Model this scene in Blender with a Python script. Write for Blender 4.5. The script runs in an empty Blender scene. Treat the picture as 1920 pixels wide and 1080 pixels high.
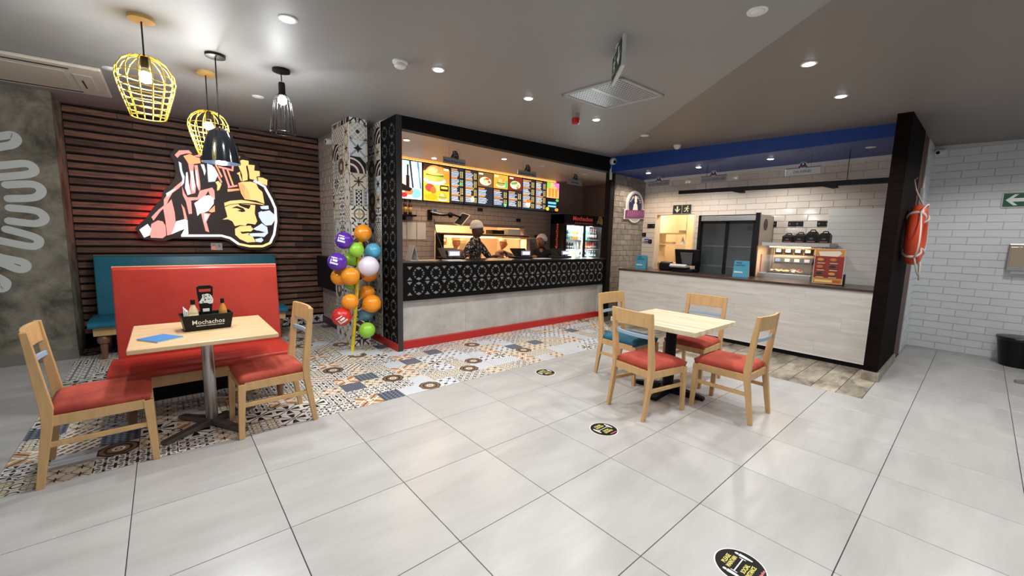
import bpy, bmesh, math, random
from mathutils import Vector, Matrix, Euler
random.seed(7)
sc = bpy.context.scene
COL = sc.collection
PI = math.pi

# ------------------------------------------------------------------ camera, world, main lights, exposure
cam_d = bpy.data.cameras.new('camera'); cam = bpy.data.objects.new('camera', cam_d); COL.objects.link(cam)
cam_d.sensor_width = 36.0; cam_d.lens = 756.465 / 1920 * 36.0; cam_d.clip_start = 0.02; cam_d.clip_end = 200
_R = ((0.7589486861, -0.6506458431, 0.0256296441), (-0.0604790063, -0.1096271205, -0.9921311326), (0.6483357013, 0.7514265642, -0.1225517731))
cam.matrix_world = Matrix(((_R[0][0], -_R[1][0], -_R[2][0], 0.20829), (_R[0][1], -_R[1][1], -_R[2][1], -2.68215),
                           (_R[0][2], -_R[1][2], -_R[2][2], 1.44808), (0, 0, 0, 1)))
sc.camera = cam
world = bpy.data.worlds.new('world'); sc.world = world; world.use_nodes = True
_bg = world.node_tree.nodes['Background']; _bg.inputs[0].default_value = (0.90, 0.95, 1.0, 1); _bg.inputs[1].default_value = 0.38
sc.view_settings.view_transform = 'Standard'; sc.view_settings.look = 'None'
sc.view_settings.exposure = 0.1; sc.view_settings.gamma = 1.0; sc.view_settings.use_curve_mapping = False

def CZ(x, y):                      # height of the (slightly sloping) ceiling above a floor point
    return 2.715 + 0.028 * x + 0.034 * y

# ------------------------------------------------------------------ materials
def lin(c):
    return tuple((v / 12.92 if v <= 0.04045 else ((v + 0.055) / 1.055) ** 2.4) for v in [k / 255 for k in c])
class NV:                          # tiny expression wrapper around Math nodes
    def __init__(s, nt, sock): s.nt, s.s = nt, sock
    def op(s, o, *a):
        n = s.nt.nodes.new('ShaderNodeMath'); n.operation = o
        for i, v in enumerate((s,) + a):
            if isinstance(v, NV): s.nt.links.new(v.s, n.inputs[i])
            else: n.inputs[i].default_value = v
        return NV(s.nt, n.outputs[0])
    def __add__(s, o): return s.op('ADD', o)
    def __sub__(s, o): return s.op('SUBTRACT', o)
    def __mul__(s, o): return s.op('MULTIPLY', o)
    def abs(s): return s.op('ABSOLUTE')
    def lt(s, o): return s.op('LESS_THAN', o)
    def gt(s, o): return s.op('GREATER_THAN', o)
    def mx(s, o): return s.op('MAXIMUM', o)
    def mn(s, o): return s.op('MINIMUM', o)
    def fr(s): return s.op('FRACT')
    def sq(s): return s.op('SQRT')
    def near(s, c, w): return (s - c).abs().lt(w)
def new_mat(name):
    m = bpy.data.materials.new(name); m.use_nodes = True
    return m, m.node_tree, m.node_tree.nodes['Principled BSDF']
def mixc(nt, fac, a, b):
    n = nt.nodes.new('ShaderNodeMix'); n.data_type = 'RGBA'
    for sock, v in ((n.inputs[0], fac), (n.inputs[6], a), (n.inputs[7], b)):
        if isinstance(v, NV): nt.links.new(v.s, sock)
        elif hasattr(v, 'node'): nt.links.new(v, sock)
        elif isinstance(v, (int, float)): sock.default_value = v
        else: sock.default_value = (*v[:3], 1)
    return n.outputs[2]
MATS = {}
def M(name, col, rough=0.5, metal=0.0, var=0.0, scale=6.0, stretch=(1, 1, 1), bump=0.0, bscale=60.0, rnd=0.0, emit=0.0, alpha=1.0, trans=0.0, coat=0.0, col2=None, dist=0.0, spec=None):
    """procedural material: base colour, noise variation towards col2, random tint by object, bump"""
    if name in MATS: return MATS[name]
    m, nt, b = new_mat(name); MATS[name] = m
    c = lin(col)
    b.inputs['Base Color'].default_value = (*c, 1); b.inputs['Roughness'].default_value = rough; b.inputs['Metallic'].default_value = metal
    if spec is not None: b.inputs['Specular IOR Level'].default_value = spec
    out = None; co = None
    if var or bump:
        tc = nt.nodes.new('ShaderNodeTexCoord'); mp = nt.nodes.new('ShaderNodeMapping'); mp.inputs['Scale'].default_value = stretch
        nt.links.new(tc.outputs['Object'], mp.inputs[0]); co = mp.outputs[0]
        oi = nt.nodes.new('ShaderNodeObjectInfo'); ad = nt.nodes.new('ShaderNodeVectorMath'); ad.operation = 'ADD'
        sc_ = nt.nodes.new('ShaderNodeMath'); sc_.operation = 'MULTIPLY'; sc_.inputs[1].default_value = 37.0
        nt.links.new(oi.outputs['Random'], sc_.inputs[0]); nt.links.new(co, ad.inputs[0]); nt.links.new(sc_.outputs[0], ad.inputs[1]); co = ad.outputs[0]
    if var:
        nz = nt.nodes.new('ShaderNodeTexNoise'); nz.inputs['Scale'].default_value = scale; nz.inputs['Detail'].default_value = 6; nz.inputs['Roughness'].default_value = 0.65
        nz.inputs['Distortion'].default_value = dist
        nt.links.new(co, nz.inputs['Vector'])
        f = NV(nt, nz.outputs['Fac']); f = (f - 0.36) * 3.4; cl = f.op('MAXIMUM', 0.0).op('MINIMUM', 1.0)
        c2 = lin(col2) if col2 else tuple(v * (1 - var) for v in c)
        out = mixc(nt, cl, c, c2)
    if rnd:
        oi = nt.nodes.new('ShaderNodeObjectInfo'); hs = nt.nodes.new('ShaderNodeHueSaturation')
        v = NV(nt, oi.outputs['Random']) * (2 * rnd) + (1 - rnd)
        nt.links.new(v.s, hs.inputs['Value'])
        if out is not None: nt.links.new(out, hs.inputs['Color'])
        else: hs.inputs['Color'].default_value = (*c, 1)
        out = hs.outputs[0]
    if out is not None: nt.links.new(out, b.inputs['Base Color'])
    if bump:
        nz = nt.nodes.new('ShaderNodeTexNoise'); nz.inputs['Scale'].default_value = bscale; nz.inputs['Detail'].default_value = 3
        nt.links.new(co, nz.inputs['Vector'])
        bp = nt.nodes.new('ShaderNodeBump'); bp.inputs['Strength'].default_value = bump; bp.inputs['Distance'].default_value = 0.01
        nt.links.new(nz.outputs['Fac'], bp.inputs['Height']); nt.links.new(bp.outputs[0], b.inputs['Normal'])
    if emit:
        b.inputs['Emission Color'].default_value = (*c, 1); b.inputs['Emission Strength'].default_value = emit
    if trans: b.inputs['Transmission Weight'].default_value = trans
    if alpha < 1: b.inputs['Alpha'].default_value = alpha
    if coat: b.inputs['Coat Weight'].default_value = coat
    return m
def print_mat(name, emit=0.0, rough=0.5):
    """flat print: face colours; emit>0 only for lit screens and signs"""
    if name in MATS: return MATS[name]
    m, nt, b = new_mat(name); MATS[name] = m
    a = nt.nodes.new('ShaderNodeAttribute'); a.attribute_name = 'ink'
    nt.links.new(a.outputs['Color'], b.inputs['Base Color']); b.inputs['Roughness'].default_value = rough
    if emit:
        nt.links.new(a.outputs['Color'], b.inputs['Emission Color']); b.inputs['Emission Strength'].default_value = emit
    return m

# ------------------------------------------------------------------ mesh building
class MB:
    def __init__(s): s.v = []; s.f = []; s.m = []; s.c = []; s.uv = None
    def face(s, pts, mi=0, col=None):
        i = len(s.v); s.v += [tuple(p) for p in pts]; s.f.append(list(range(i, i + len(pts)))); s.m.append(mi); s.c.append(col); return s
    def raw(s, vs, fs, mi=0, col=None):
        i = len(s.v); s.v += [tuple(p) for p in vs]
        for f in fs: s.f.append([i + k for k in f]); s.m.append(mi); s.c.append(col)
        return s
    def box(s, x0, x1, y0, y1, z0, z1, mi=0, col=None):
        return s.raw([(x0, y0, z0), (x1, y0, z0), (x1, y1, z0), (x0, y1, z0), (x0, y0, z1), (x1, y0, z1), (x1, y1, z1), (x0, y1, z1)],
                     [(0, 3, 2, 1), (4, 5, 6, 7), (0, 1, 5, 4), (1, 2, 6, 5), (2, 3, 7, 6), (3, 0, 4, 7)], mi, col)
    def prism(s, poly, a, b, fn, mi=0, col=None, sidecol=None):
        """extrude a 2D polygon between depths a and b; fn(u, v, d) -> point"""
        n = len(poly); vs = [fn(u, v, a) for u, v in poly] + [fn(u, v, b) for u, v in poly]
        s.raw(vs, [list(range(n)), list(range(2 * n - 1, n - 1, -1))], mi, col)
        i = len(s.v) - 2 * n
        for k in range(n):
            j = (k + 1) % n
            s.f.append([i + k, i + n + k, i + n + j, i + j]); s.m.append(mi); s.c.append(sidecol or col)
        return s
    def tube(s, path, r, n=8, mi=0, col=None, closed=False, flat=None):
        path = [Vector(p) for p in path]; L = len(path); rs = r if isinstance(r, (list, tuple)) else [r] * L
        i0 = len(s.v); up = None
        for k, p in enumerate(path):
            a = path[k - 1] if (k > 0 or closed) else p; b = path[(k + 1) % L] if (k < L - 1 or closed) else p
            t = (b - a).normalized()
            if up is None:
                up = Vector((0, 0, 1)) if abs(t.z) < 0.9 else Vector((1, 0, 0))
            u = t.cross(up); u = u.normalized() if u.length > 1e-6 else t.orthogonal().normalized()
            w = u.cross(t).normalized(); up = w
            for q in range(n):
                an = 2 * PI * q / n
                s.v.append(tuple(p + (u * math.cos(an) + w * math.sin(an) * (flat or 1)) * rs[k]))
        segs = L if closed else L - 1
        for k in range(segs):
            for q in range(n):
                a = i0 + k * n + q; b = i0 + k * n + (q + 1) % n; k2 = (k + 1) % L
                s.f.append([a, b, i0 + k2 * n + (q + 1) % n, i0 + k2 * n + q]); s.m.append(mi); s.c.append(col)
        if not closed:
            s.f.append([i0 + q for q in range(n)][::-1]); s.m.append(mi); s.c.append(col)
            s.f.append([i0 + (L - 1) * n + q for q in range(n)]); s.m.append(mi); s.c.append(col)
        return s
    def lathe(s, prof, n=24, c=(0, 0, 0), mi=0, col=None, axis='z'):
        i0 = len(s.v); L = len(prof)
        for r, z in prof:
            for q in range(n):
                a = 2 * PI * q / n; p = (r * math.cos(a), r * math.sin(a), z)
                if axis == 'y': p = (p[0], -p[2], p[1])
                elif axis == 'x': p = (p[2], p[0], p[1])
                s.v.append((p[0] + c[0], p[1] + c[1], p[2] + c[2]))
        for k in range(L - 1):
            for q in range(n):
                s.f.append([i0 + k * n + q, i0 + k * n + (q + 1) % n, i0 + (k + 1) * n + (q + 1) % n, i0 + (k + 1) * n + q]); s.m.append(mi); s.c.append(col)
        if prof[0][0] > 1e-5: s.f.append([i0 + q for q in range(n)][::-1]); s.m.append(mi); s.c.append(col)
        if prof[-1][0] > 1e-5: s.f.append([i0 + (L - 1) * n + q for q in range(n)]); s.m.append(mi); s.c.append(col)
        return s
    def ball(s, c, r, n=16, m=10, sc3=(1, 1, 1), mi=0, col=None):
        prof = [(r * math.sin(PI * k / m), -r * math.cos(PI * k / m)) for k in range(m + 1)]
        prof[0] = (1e-6, prof[0][1]); prof[-1] = (1e-6, prof[-1][1])
        i0 = len(s.v); s.lathe(prof, n, (0, 0, 0), mi, col)
        for i in range(i0, len(s.v)):
            v = s.v[i]; s.v[i] = (c[0] + v[0] * sc3[0], c[1] + v[1] * sc3[1], c[2] + v[2] * sc3[2])
        return s
    def mesh(s, name, bevel=0.0, smooth=False, seg=2, off=(0, 0, 0)):
        me = bpy.data.meshes.new(name)
        o = off
        me.from_pydata([(v[0] - o[0], v[1] - o[1], v[2] - o[2]) for v in s.v], [], s.f)
        me.polygons.foreach_set('material_index', s.m)
        if any(c is not None for c in s.c):
            at = me.attributes.new('ink', 'FLOAT_COLOR', 'FACE')
            for k, c in enumerate(s.c):
                cc = lin(c) if c else (0, 0, 0)
                at.data[k].color = (*cc, 1)
        bm = bmesh.new(); bm.from_mesh(me)
        bmesh.ops.remove_doubles(bm, verts=bm.verts, dist=1e-5)
        if s.uv is None and not any(c is not None for c in s.c): bmesh.ops.recalc_face_normals(bm, faces=bm.faces)
        if bevel:
            es = [e for e in bm.edges if len(e.link_faces) == 2 and e.calc_face_angle(0) > 0.5]
            bmesh.ops.bevel(bm, geom=es, offset=bevel, segments=seg, affect='EDGES', profile=0.5, clamp_overlap=True)
        for f in bm.faces: f.smooth = bool(smooth)
        bm.to_mesh(me); bm.free()
        if smooth and smooth is not True:
            me.set_sharp_from_angle(angle=smooth)
        return me
AUTO = math.radians(35)
def add(name, data, mat=None, parent=None, loc=(0, 0, 0), rot=None):
    o = bpy.data.objects.new(name, data)
    COL.objects.link(o); o.location = loc
    if rot: o.rotation_euler = rot
    if mat is not None and data is not None:
        if not data.materials:
            for m in (mat if isinstance(mat, (list, tuple)) else [mat]): data.materials.append(m)
    if parent: o.parent = parent
    return o
def part(mb, name, mat, parent=None, bevel=0.0, smooth=False, seg=2, world=True):
    """link a built mesh; coordinates given in world space when the parent is an unrotated empty (world=True)"""
    off = tuple(parent.matrix_basis.translation) if (parent is not None and world) else (0, 0, 0)
    if parent is not None and world and parent.parent is not None:
        off = tuple(Vector(off) + parent.parent.matrix_basis.translation)
    return add(name, mb.mesh(name, bevel, smooth, seg, off), mat, parent)
def tag(o, label=None, cat=None, group=None, kind=None):
    if label: o['label'] = label
    if cat: o['category'] = cat
    if group: o['group'] = group
    if kind: o['kind'] = kind
    return o
def thing(name, loc, label, cat, group=None, rz=0.0, rot=None):
    o = add(name, None, None, None, loc, rot or (0, 0, rz)); o.empty_display_size = 0.1
    return tag(o, label, cat, group)
def solo(mb, name, mat, label, cat, loc, bevel=0.0, smooth=False, group=None, kind=None, seg=2):
    """a thing that is a single mesh, coordinates in world space, origin at loc"""
    o = add(name, mb.mesh(name, bevel, smooth, seg, loc), mat, None, loc)
    return tag(o, label, cat, group, kind)
def structure(mb, name, mat, bevel=0.0, smooth=False, label=None):
    o = part(mb, name, mat, None, bevel, smooth); o['kind'] = 'structure'
    if label: o['label'] = label
    return o
def copy_tree(o, parent=None):
    c = o.copy(); COL.objects.link(c); c.parent = parent
    for ch in list(o.children): copy_tree(ch, c)
    return c
def text_mesh(s, size, ext=0.0015, bold=0.0, space=1.0, align='CENTER', shear=0.0):
    cu = bpy.data.curves.new('lettering', 'FONT'); cu.body = s; cu.size = size; cu.extrude = ext; cu.offset = bold
    cu.align_x = align; cu.align_y = 'CENTER'; cu.space_character = space; cu.resolution_u = 2; cu.shear = shear
    o = bpy.data.objects.new('t', cu); COL.objects.link(o)
    dg = bpy.context.evaluated_depsgraph_get(); me = bpy.data.meshes.new_from_object(o.evaluated_get(dg))
    bpy.data.objects.remove(o); me.name = 'lettering'
    return me
def frame(origin, ux, uy):         # matrix with local x, y axes given, z = x cross y
    ux = Vector(ux).normalized(); uy = Vector(uy).normalized(); uz = ux.cross(uy).normalized()
    return Matrix(((ux.x, uy.x, uz.x, origin[0]), (ux.y, uy.y, uz.y, origin[1]), (ux.z, uy.z, uz.z, origin[2]), (0, 0, 0, 1)))
def lettering(s, size, mat, parent, mtx, ext=0.0015, bold=0.0, space=1.0, name='lettering', width=None, shear=0.0):
    """text built as geometry on plane mtx (parent-local)"""
    me = text_mesh(s, size, ext, bold, space, shear=shear)
    if width:
        xs = [v.co.x for v in me.vertices]; w = (max(xs) - min(xs)) or 1
        for v in me.vertices: v.co.x *= width / w
    me.materials.clear(); me.materials.append(mat)
    o = bpy.data.objects.new(name, me); COL.objects.link(o); o.parent = parent; o.matrix_basis = mtx
    return o
class Canvas:
    """flat coloured print: polygons laid in thin layers on a plane frame"""
    def __init__(s, step=0.0004): s.mb = MB(); s.k = 0; s.step = step; s.mb.uv = 1
    def poly(s, pts, col):
        s.k += 1
        a = sum(pts[i][0] * pts[(i + 1) % len(pts)][1] - pts[(i + 1) % len(pts)][0] * pts[i][1] for i in range(len(pts)))
        if a < 0: pts = pts[::-1]
        s.mb.face([(x, y, s.k * s.step) for x, y in pts], 0, col)
    def rect(s, x0, y0, x1, y1, col): s.poly([(x0, y0), (x1, y0), (x1, y1), (x0, y1)], col)
    def ell(s, cx, cy, rx, ry, col, n=20, a0=0, a1=2 * PI):
        s.poly([(cx + rx * math.cos(a0 + (a1 - a0) * i / n), cy + ry * math.sin(a0 + (a1 - a0) * i / n)) for i in range(n + (0 if a1 - a0 > 6.2 else 1))], col)
    def line(s, pts, w, col):
        for a, b in zip(pts, pts[1:]):
            dx, dy = b[0] - a[0], b[1] - a[1]; L = math.hypot(dx, dy) or 1; nx, ny = -dy / L * w / 2, dx / L * w / 2
            s.poly([(a[0] + nx, a[1] + ny), (b[0] + nx, b[1] + ny), (b[0] - nx, b[1] - ny), (a[0] - nx, a[1] - ny)], col)
    def obj(s, name, mat, parent, mtx):
        o = add(name, s.mb.mesh(name), mat, parent); o.matrix_basis = mtx; return o
def clip(poly, a, b, c):           # keep a*x + b*y <= c
    out = []
    for i in range(len(poly)):
        p, q = poly[i], poly[(i + 1) % len(poly)]; dp, dq = a * p[0] + b * p[1] - c, a * q[0] + b * q[1] - c
        if dp <= 0: out.append(p)
        if dp * dq < 0:
            t = dp / (dp - dq); out.append((p[0] + t * (q[0] - p[0]), p[1] + t * (q[1] - p[1])))
    return out
def spot(name, loc, energy, col=(1, 1, 1), size=150, blend=0.6, r=0.05, target=None, parent=None):
    l = bpy.data.lights.new(name, 'SPOT'); l.energy = energy; l.color = col; l.spot_size = math.radians(size); l.spot_blend = blend; l.shadow_soft_size = r
    o = bpy.data.objects.new(name, l); COL.objects.link(o); o.location = loc
    if parent: o.parent = parent
    return o
def point(name, loc, energy, col=(1, 1, 1), r=0.04, parent=None):
    l = bpy.data.lights.new(name, 'POINT'); l.energy = energy; l.color = col; l.shadow_soft_size = r
    o = bpy.data.objects.new(name, l); COL.objects.link(o); o.location = loc
    if parent: o.parent = parent
    return o
# ------------------------------------------------------------------ flat artwork outlines, metres on their walls
SIGN_PLATE = [(-0.75, -0.35), (-0.712, -0.449), (-0.684, -0.482), (-0.49, -0.506), (-0.369, -0.458), (-0.325, -0.462), (0.114, -0.468), (0.211, -0.504), (0.308, -0.579), (0.437, -0.612), (0.612, -0.612), (0.732, -0.552), (0.798, -0.416), (0.832, -0.191), (0.822, 0.03), (0.769, 0.183), (0.719, 0.302), (0.724, 0.418), (0.638, 0.469), (0.615, 0.549), (0.559, 0.629), (0.485, 0.658), (0.421, 0.708), (0.333, 0.724), (0.262, 0.77), (0.141, 0.765), (0.034, 0.734), (-0.025, 0.697), (-0.105, 0.684), (-0.17, 0.715), (-0.313, 0.669), (-0.366, 0.584), (-0.326, 0.482), (-0.322, 0.347), (-0.357, 0.248), (-0.456, 0.13), (-0.484, 0.02), (-0.573, -0.094), (-0.631, -0.205)]
SIGN_LINE = [(-0.313, -0.43), (0.116, -0.42), (0.214, -0.451), (0.311, -0.533), (0.439, -0.562), (0.6, -0.561), (0.696, -0.513), (0.753, -0.385), (0.785, -0.193), (0.783, -0.004), (0.739, 0.118), (0.666, 0.278)]
SIGN_SHAPES = [
    ((235, 150, 140), [(-0.318, 0.591), (-0.271, 0.654), (-0.173, 0.67), (-0.141, 0.633), (-0.197, 0.629), (-0.264, 0.599), (-0.293, 0.557)]),
    ((235, 165, 110), [(-0.232, 0.59), (-0.164, 0.625), (-0.104, 0.595), (-0.065, 0.587), (-0.06, 0.525), (-0.138, 0.501), (-0.183, 0.488), (-0.202, 0.533)]),
    ((235, 150, 140), [(-0.132, 0.605), (-0.086, 0.625), (-0.05, 0.665), (-0.014, 0.684), (-0.028, 0.648), (-0.065, 0.601)]),
    ((205, 215, 235), [(-0.285, 0.515), (-0.259, 0.498), (-0.254, 0.396), (-0.234, 0.33), (-0.246, 0.247), (-0.276, 0.202), (-0.259, 0.3), (-0.276, 0.394)]),
    ((235, 150, 140), [(-0.188, 0.487), (-0.132, 0.497), (-0.145, 0.368), (-0.125, 0.217), (-0.136, 0.132), (-0.176, 0.115), (-0.187, 0.225), (-0.174, 0.351)]),
    ((245, 248, 255), [(-0.171, 0.407), (-0.143, 0.41), (-0.136, 0.23), (-0.146, 0.145), (-0.167, 0.171), (-0.171, 0.296)]),
    ((245, 248, 255), [(-0.216, 0.387), (-0.202, 0.389), (-0.197, 0.238), (-0.182, 0.114), (-0.218, 0.097), (-0.238, 0.192), (-0.228, 0.276)]),
    ((235, 150, 140), [(-0.127, 0.488), (-0.093, 0.493), (-0.078, 0.25), (-0.082, 0.179), (-0.1, 0.164), (-0.112, 0.247)]),
    ((245, 248, 255), [(-0.122, 0.427), (-0.103, 0.429), (-0.095, 0.248), (-0.104, 0.191), (-0.116, 0.246)]),
    ((245, 248, 255), [(-0.06, 0.511), (-0.024, 0.509), (-0.011, 0.426), (-0.026, 0.368), (-0.039, 0.437)]),
    ((205, 215, 235), [(0.009, 0.527), (0.063, 0.514), (0.122, 0.4), (0.082, 0.303), (0.01, 0.288), (0.007, 0.401)]),
    ((245, 248, 255), [(0.021, 0.487), (0.05, 0.484), (0.085, 0.374), (0.035, 0.305), (0.02, 0.36)]),
    ((235, 165, 110), [(0.093, 0.525), (0.111, 0.527), (0.169, 0.377), (0.154, 0.361)]),
    ((235, 150, 140), [(0.068, 0.493), (0.086, 0.495), (0.163, 0.304), (0.148, 0.285)]),
    ((235, 150, 140), [(0.164, 0.503), (0.185, 0.5), (0.249, 0.255), (0.226, 0.253)]),
    ((235, 165, 110), [(0.217, 0.484), (0.237, 0.477), (0.293, 0.274), (0.272, 0.272)]),
    ((235, 150, 140), [(0.128, 0.515), (0.297, 0.486), (0.293, 0.464), (0.133, 0.49)]),
    ((235, 150, 140), [(0.281, 0.535), (0.302, 0.532), (0.293, 0.464), (0.277, 0.462)]),
    ((235, 150, 140), [(0.221, 0.252), (0.331, 0.285), (0.334, 0.263), (0.223, 0.23)]),
    ((235, 165, 110), [(0.216, 0.215), (0.347, 0.235), (0.353, 0.213), (0.218, 0.179)]),
    ((240, 205, 130), [(0.332, 0.44), (0.371, 0.466), (0.375, 0.415), (0.391, 0.343), (0.372, 0.349), (0.356, 0.421)]),
    ((235, 150, 140), [(0.319, 0.693), (0.381, 0.673), (0.372, 0.62), (0.397, 0.609), (0.352, 0.596), (0.323, 0.642)]),
    ((240, 205, 130), [(0.346, 0.595), (0.404, 0.632), (0.478, 0.628), (0.479, 0.584), (0.445, 0.549), (0.459, 0.44), (0.456, 0.365), (0.397, 0.341), (0.395, 0.432), (0.362, 0.531)]),
    ((240, 205, 130), [(0.463, 0.574), (0.55, 0.578), (0.54, 0.502), (0.606, 0.503), (0.606, 0.435), (0.563, 0.422), (0.574, 0.371), (0.482, 0.383), (0.477, 0.487)]),
    ((240, 205, 130), [(0.582, 0.417), (0.642, 0.416), (0.698, 0.392), (0.689, 0.311), (0.586, 0.357)]),
    ((245, 248, 255), [(0.541, 0.375), (0.586, 0.357), (0.678, 0.298), (0.666, 0.274), (0.598, 0.313), (0.52, 0.35)]),
    ((240, 205, 130), [(0.345, 0.306), (0.384, 0.331), (0.494, 0.345), (0.558, 0.324), (0.582, 0.258), (0.627, 0.216), (0.637, 0.141), (0.647, 0.049), (0.548, 0.088), (0.411, 0.095), (0.37, 0.178)]),
    ((225, 120, 110), [(0.341, 0.308), (0.384, 0.331), (0.413, 0.286), (0.456, 0.231), (0.482, 0.098), (0.411, 0.098), (0.37, 0.178)]),
    ((240, 205, 130), [(0.17, 0.026), (0.239, 0.06), (0.366, 0.082), (0.455, 0.074), (0.626, 0.044), (0.646, 0.03), (0.546, 0.042), (0.389, 0.042), (0.237, 0.013), (0.173, -0.018)]),
    ((240, 205, 130), [(0.173, -0.03), (0.236, 0.004), (0.376, 0.032), (0.532, 0.022), (0.52, -0.098), (0.546, -0.204), (0.519, -0.252), (0.48, -0.245), (0.428, -0.24), (0.4, -0.272), (0.336, -0.267), (0.278, -0.284), (0.25, -0.218), (0.202, -0.193), (0.137, -0.201), (0.197, -0.164), (0.188, -0.102)]),
    ((62, 36, 28), [(0.319, 0.032), (0.388, 0.027), (0.479, 0.018), (0.453, -0.038), (0.399, -0.022), (0.349, 0.0)]),
    ((62, 36, 28), [(0.246, -0.04), (0.311, -0.005), (0.386, -0.03), (0.412, -0.071), (0.37, -0.088), (0.308, -0.068), (0.359, -0.055), (0.309, -0.035)]),
    ((240, 205, 130), [(0.276, -0.322), (0.335, -0.282), (0.479, -0.269), (0.49, -0.322), (0.37, -0.367), (0.358, -0.349), (0.462, -0.358), (0.421, -0.393), (0.485, -0.43), (0.515, -0.5), (0.415, -0.509), (0.327, -0.464), (0.276, -0.404)]),
    ((62, 36, 28), [(0.332, -0.362), (0.423, -0.35), (0.488, -0.353), (0.556, -0.335), (0.65, -0.364), (0.555, -0.362), (0.448, -0.374), (0.356, -0.389)]),
    ((62, 36, 28), [(0.407, -0.256), (0.454, -0.245), (0.492, -0.268), (0.477, -0.312), (0.466, -0.269)]),
    ((205, 215, 235), [(0.49, -0.317), (0.559, -0.265), (0.601, -0.233), (0.667, -0.285), (0.674, -0.371), (0.622, -0.427), (0.552, -0.421), (0.472, -0.423), (0.434, -0.385), (0.487, -0.376), (0.622, -0.369), (0.555, -0.343)]),
    ((205, 215, 235), [(0.51, -0.461), (0.592, -0.439), (0.611, -0.475), (0.582, -0.506), (0.522, -0.499)]),
    ((205, 215, 235), [(0.595, 0.011), (0.694, 0.028), (0.699, -0.022), (0.637, -0.032), (0.603, -0.023)]),
    ((205, 215, 235), [(0.567, -0.08), (0.609, -0.054), (0.705, -0.04), (0.765, -0.099), (0.769, -0.178), (0.724, -0.251), (0.654, -0.262), (0.608, -0.217), (0.571, -0.141)]),
    ((62, 36, 28), [(0.582, -0.048), (0.637, -0.026), (0.705, -0.04), (0.622, -0.064)]),
    ((245, 248, 255), [(-0.711, -0.366), (-0.631, -0.292), (-0.6, -0.352), (-0.62, -0.433), (-0.673, -0.464)]),
    ((235, 150, 140), [(-0.614, -0.427), (-0.596, -0.291), (-0.531, -0.243), (-0.485, -0.254), (-0.462, -0.306), (-0.462, -0.43), (-0.498, -0.466), (-0.612, -0.463)]),
    ((235, 150, 140), [(-0.47, -0.094), (-0.383, 0.031), (-0.361, -0.135), (-0.357, -0.343), (-0.41, -0.415), (-0.453, -0.432), (-0.458, -0.251)]),
    ((245, 248, 255), [(-0.351, -0.246), (-0.267, -0.216), (-0.237, -0.223), (-0.238, -0.407), (-0.315, -0.429), (-0.274, -0.34), (-0.41, -0.415)]),
    ((240, 205, 130), [(-0.301, -0.232), (-0.239, -0.229), (-0.243, -0.297), (-0.303, -0.306)]),
    ((235, 150, 140), [(-0.59, -0.205), (-0.518, -0.111), (-0.462, -0.053), (-0.458, 0.022), (-0.425, 0.079), (-0.382, 0.14), (-0.319, 0.212), (-0.255, 0.28), (-0.246, 0.253), (-0.299, 0.179), (-0.368, 0.111), (-0.41, 0.026), (-0.441, -0.058), (-0.498, -0.127), (-0.555, -0.221), (-0.573, -0.249)]),
    ((245, 248, 255), [(-0.432, 0.099), (-0.382, 0.14), (-0.321, 0.177), (-0.378, 0.11), (-0.424, 0.052)]),
    ((235, 150, 140), [(-0.289, -0.02), (-0.259, -0.073), (-0.239, -0.212), (-0.267, -0.216), (-0.277, -0.102)]),
    ((235, 150, 140), [(-0.268, 0.203), (-0.248, 0.122), (-0.223, 0.069), (-0.116, 0.078), (-0.089, 0.165), (0.048, 0.22), (0.069, 0.18), (0.069, 0.064), (0.023, 0.089), (0.004, 0.173), (-0.047, 0.083), (-0.095, 0.051), (-0.186, 0.03), (-0.185, -0.139), (-0.219, -0.148), (-0.238, 0.012), (-0.266, 0.093)]),
    ((245, 248, 255), [(-0.155, -0.003), (-0.095, 0.051), (-0.046, 0.098), (0.001, 0.116), (0.058, 0.085), (0.052, 0.005), (-0.016, -0.097), (-0.058, -0.117), (-0.105, -0.134), (-0.13, -0.167), (-0.141, -0.065)]),
    ((235, 165, 110), [(-0.01, -0.097), (0.063, -0.016), (0.061, -0.098), (0.024, -0.112)]),
    ((235, 150, 140), [(-0.09, -0.119), (0.012, -0.127), (-0.039, -0.238), (-0.016, -0.378), (-0.054, -0.362), (-0.076, -0.233)]),
    ((245, 248, 255), [(-0.059, -0.131), (-0.007, -0.143), (-0.047, -0.231), (-0.06, -0.261)]),
    ((240, 205, 130), [(0.087, 0.296), (0.118, 0.314), (0.152, 0.274), (0.124, 0.199), (0.099, 0.182), (0.105, 0.255)]),
]
MURAL = [[(-1.128, 2.261), (-0.952, 2.314), (-0.875, 2.341), (-0.848, 2.298), (-0.882, 2.246), (-0.96, 2.211), (-1.14, 2.127)], [(-1.15, 2.004), (-0.975, 2.032), (-0.804, 2.073), (-0.753, 2.021), (-0.797, 1.969), (-0.984, 1.919), (-1.161, 1.876)], [(-0.948, 1.847), (-0.773, 1.87), (-0.721, 1.81), (-0.775, 1.738), (-0.944, 1.712)], [(-0.945, 1.621), (-0.77, 1.601), (-0.722, 1.524), (-0.788, 1.472), (-0.959, 1.491)], [(-0.984, 1.407), (-0.814, 1.337), (-0.778, 1.284), (-0.831, 1.235), (-1.036, 1.292), (-1.178, 1.336)], [(-1.189, 1.209), (-1.049, 1.127), (-0.907, 1.076), (-0.887, 1.022), (-0.937, 0.999), (-1.053, 1.074), (-1.194, 1.151)], [(-1.206, 1.012), (-1.067, 0.912), (-1.033, 0.857), (-1.076, 0.804), (-1.216, 0.895)]]
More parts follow.
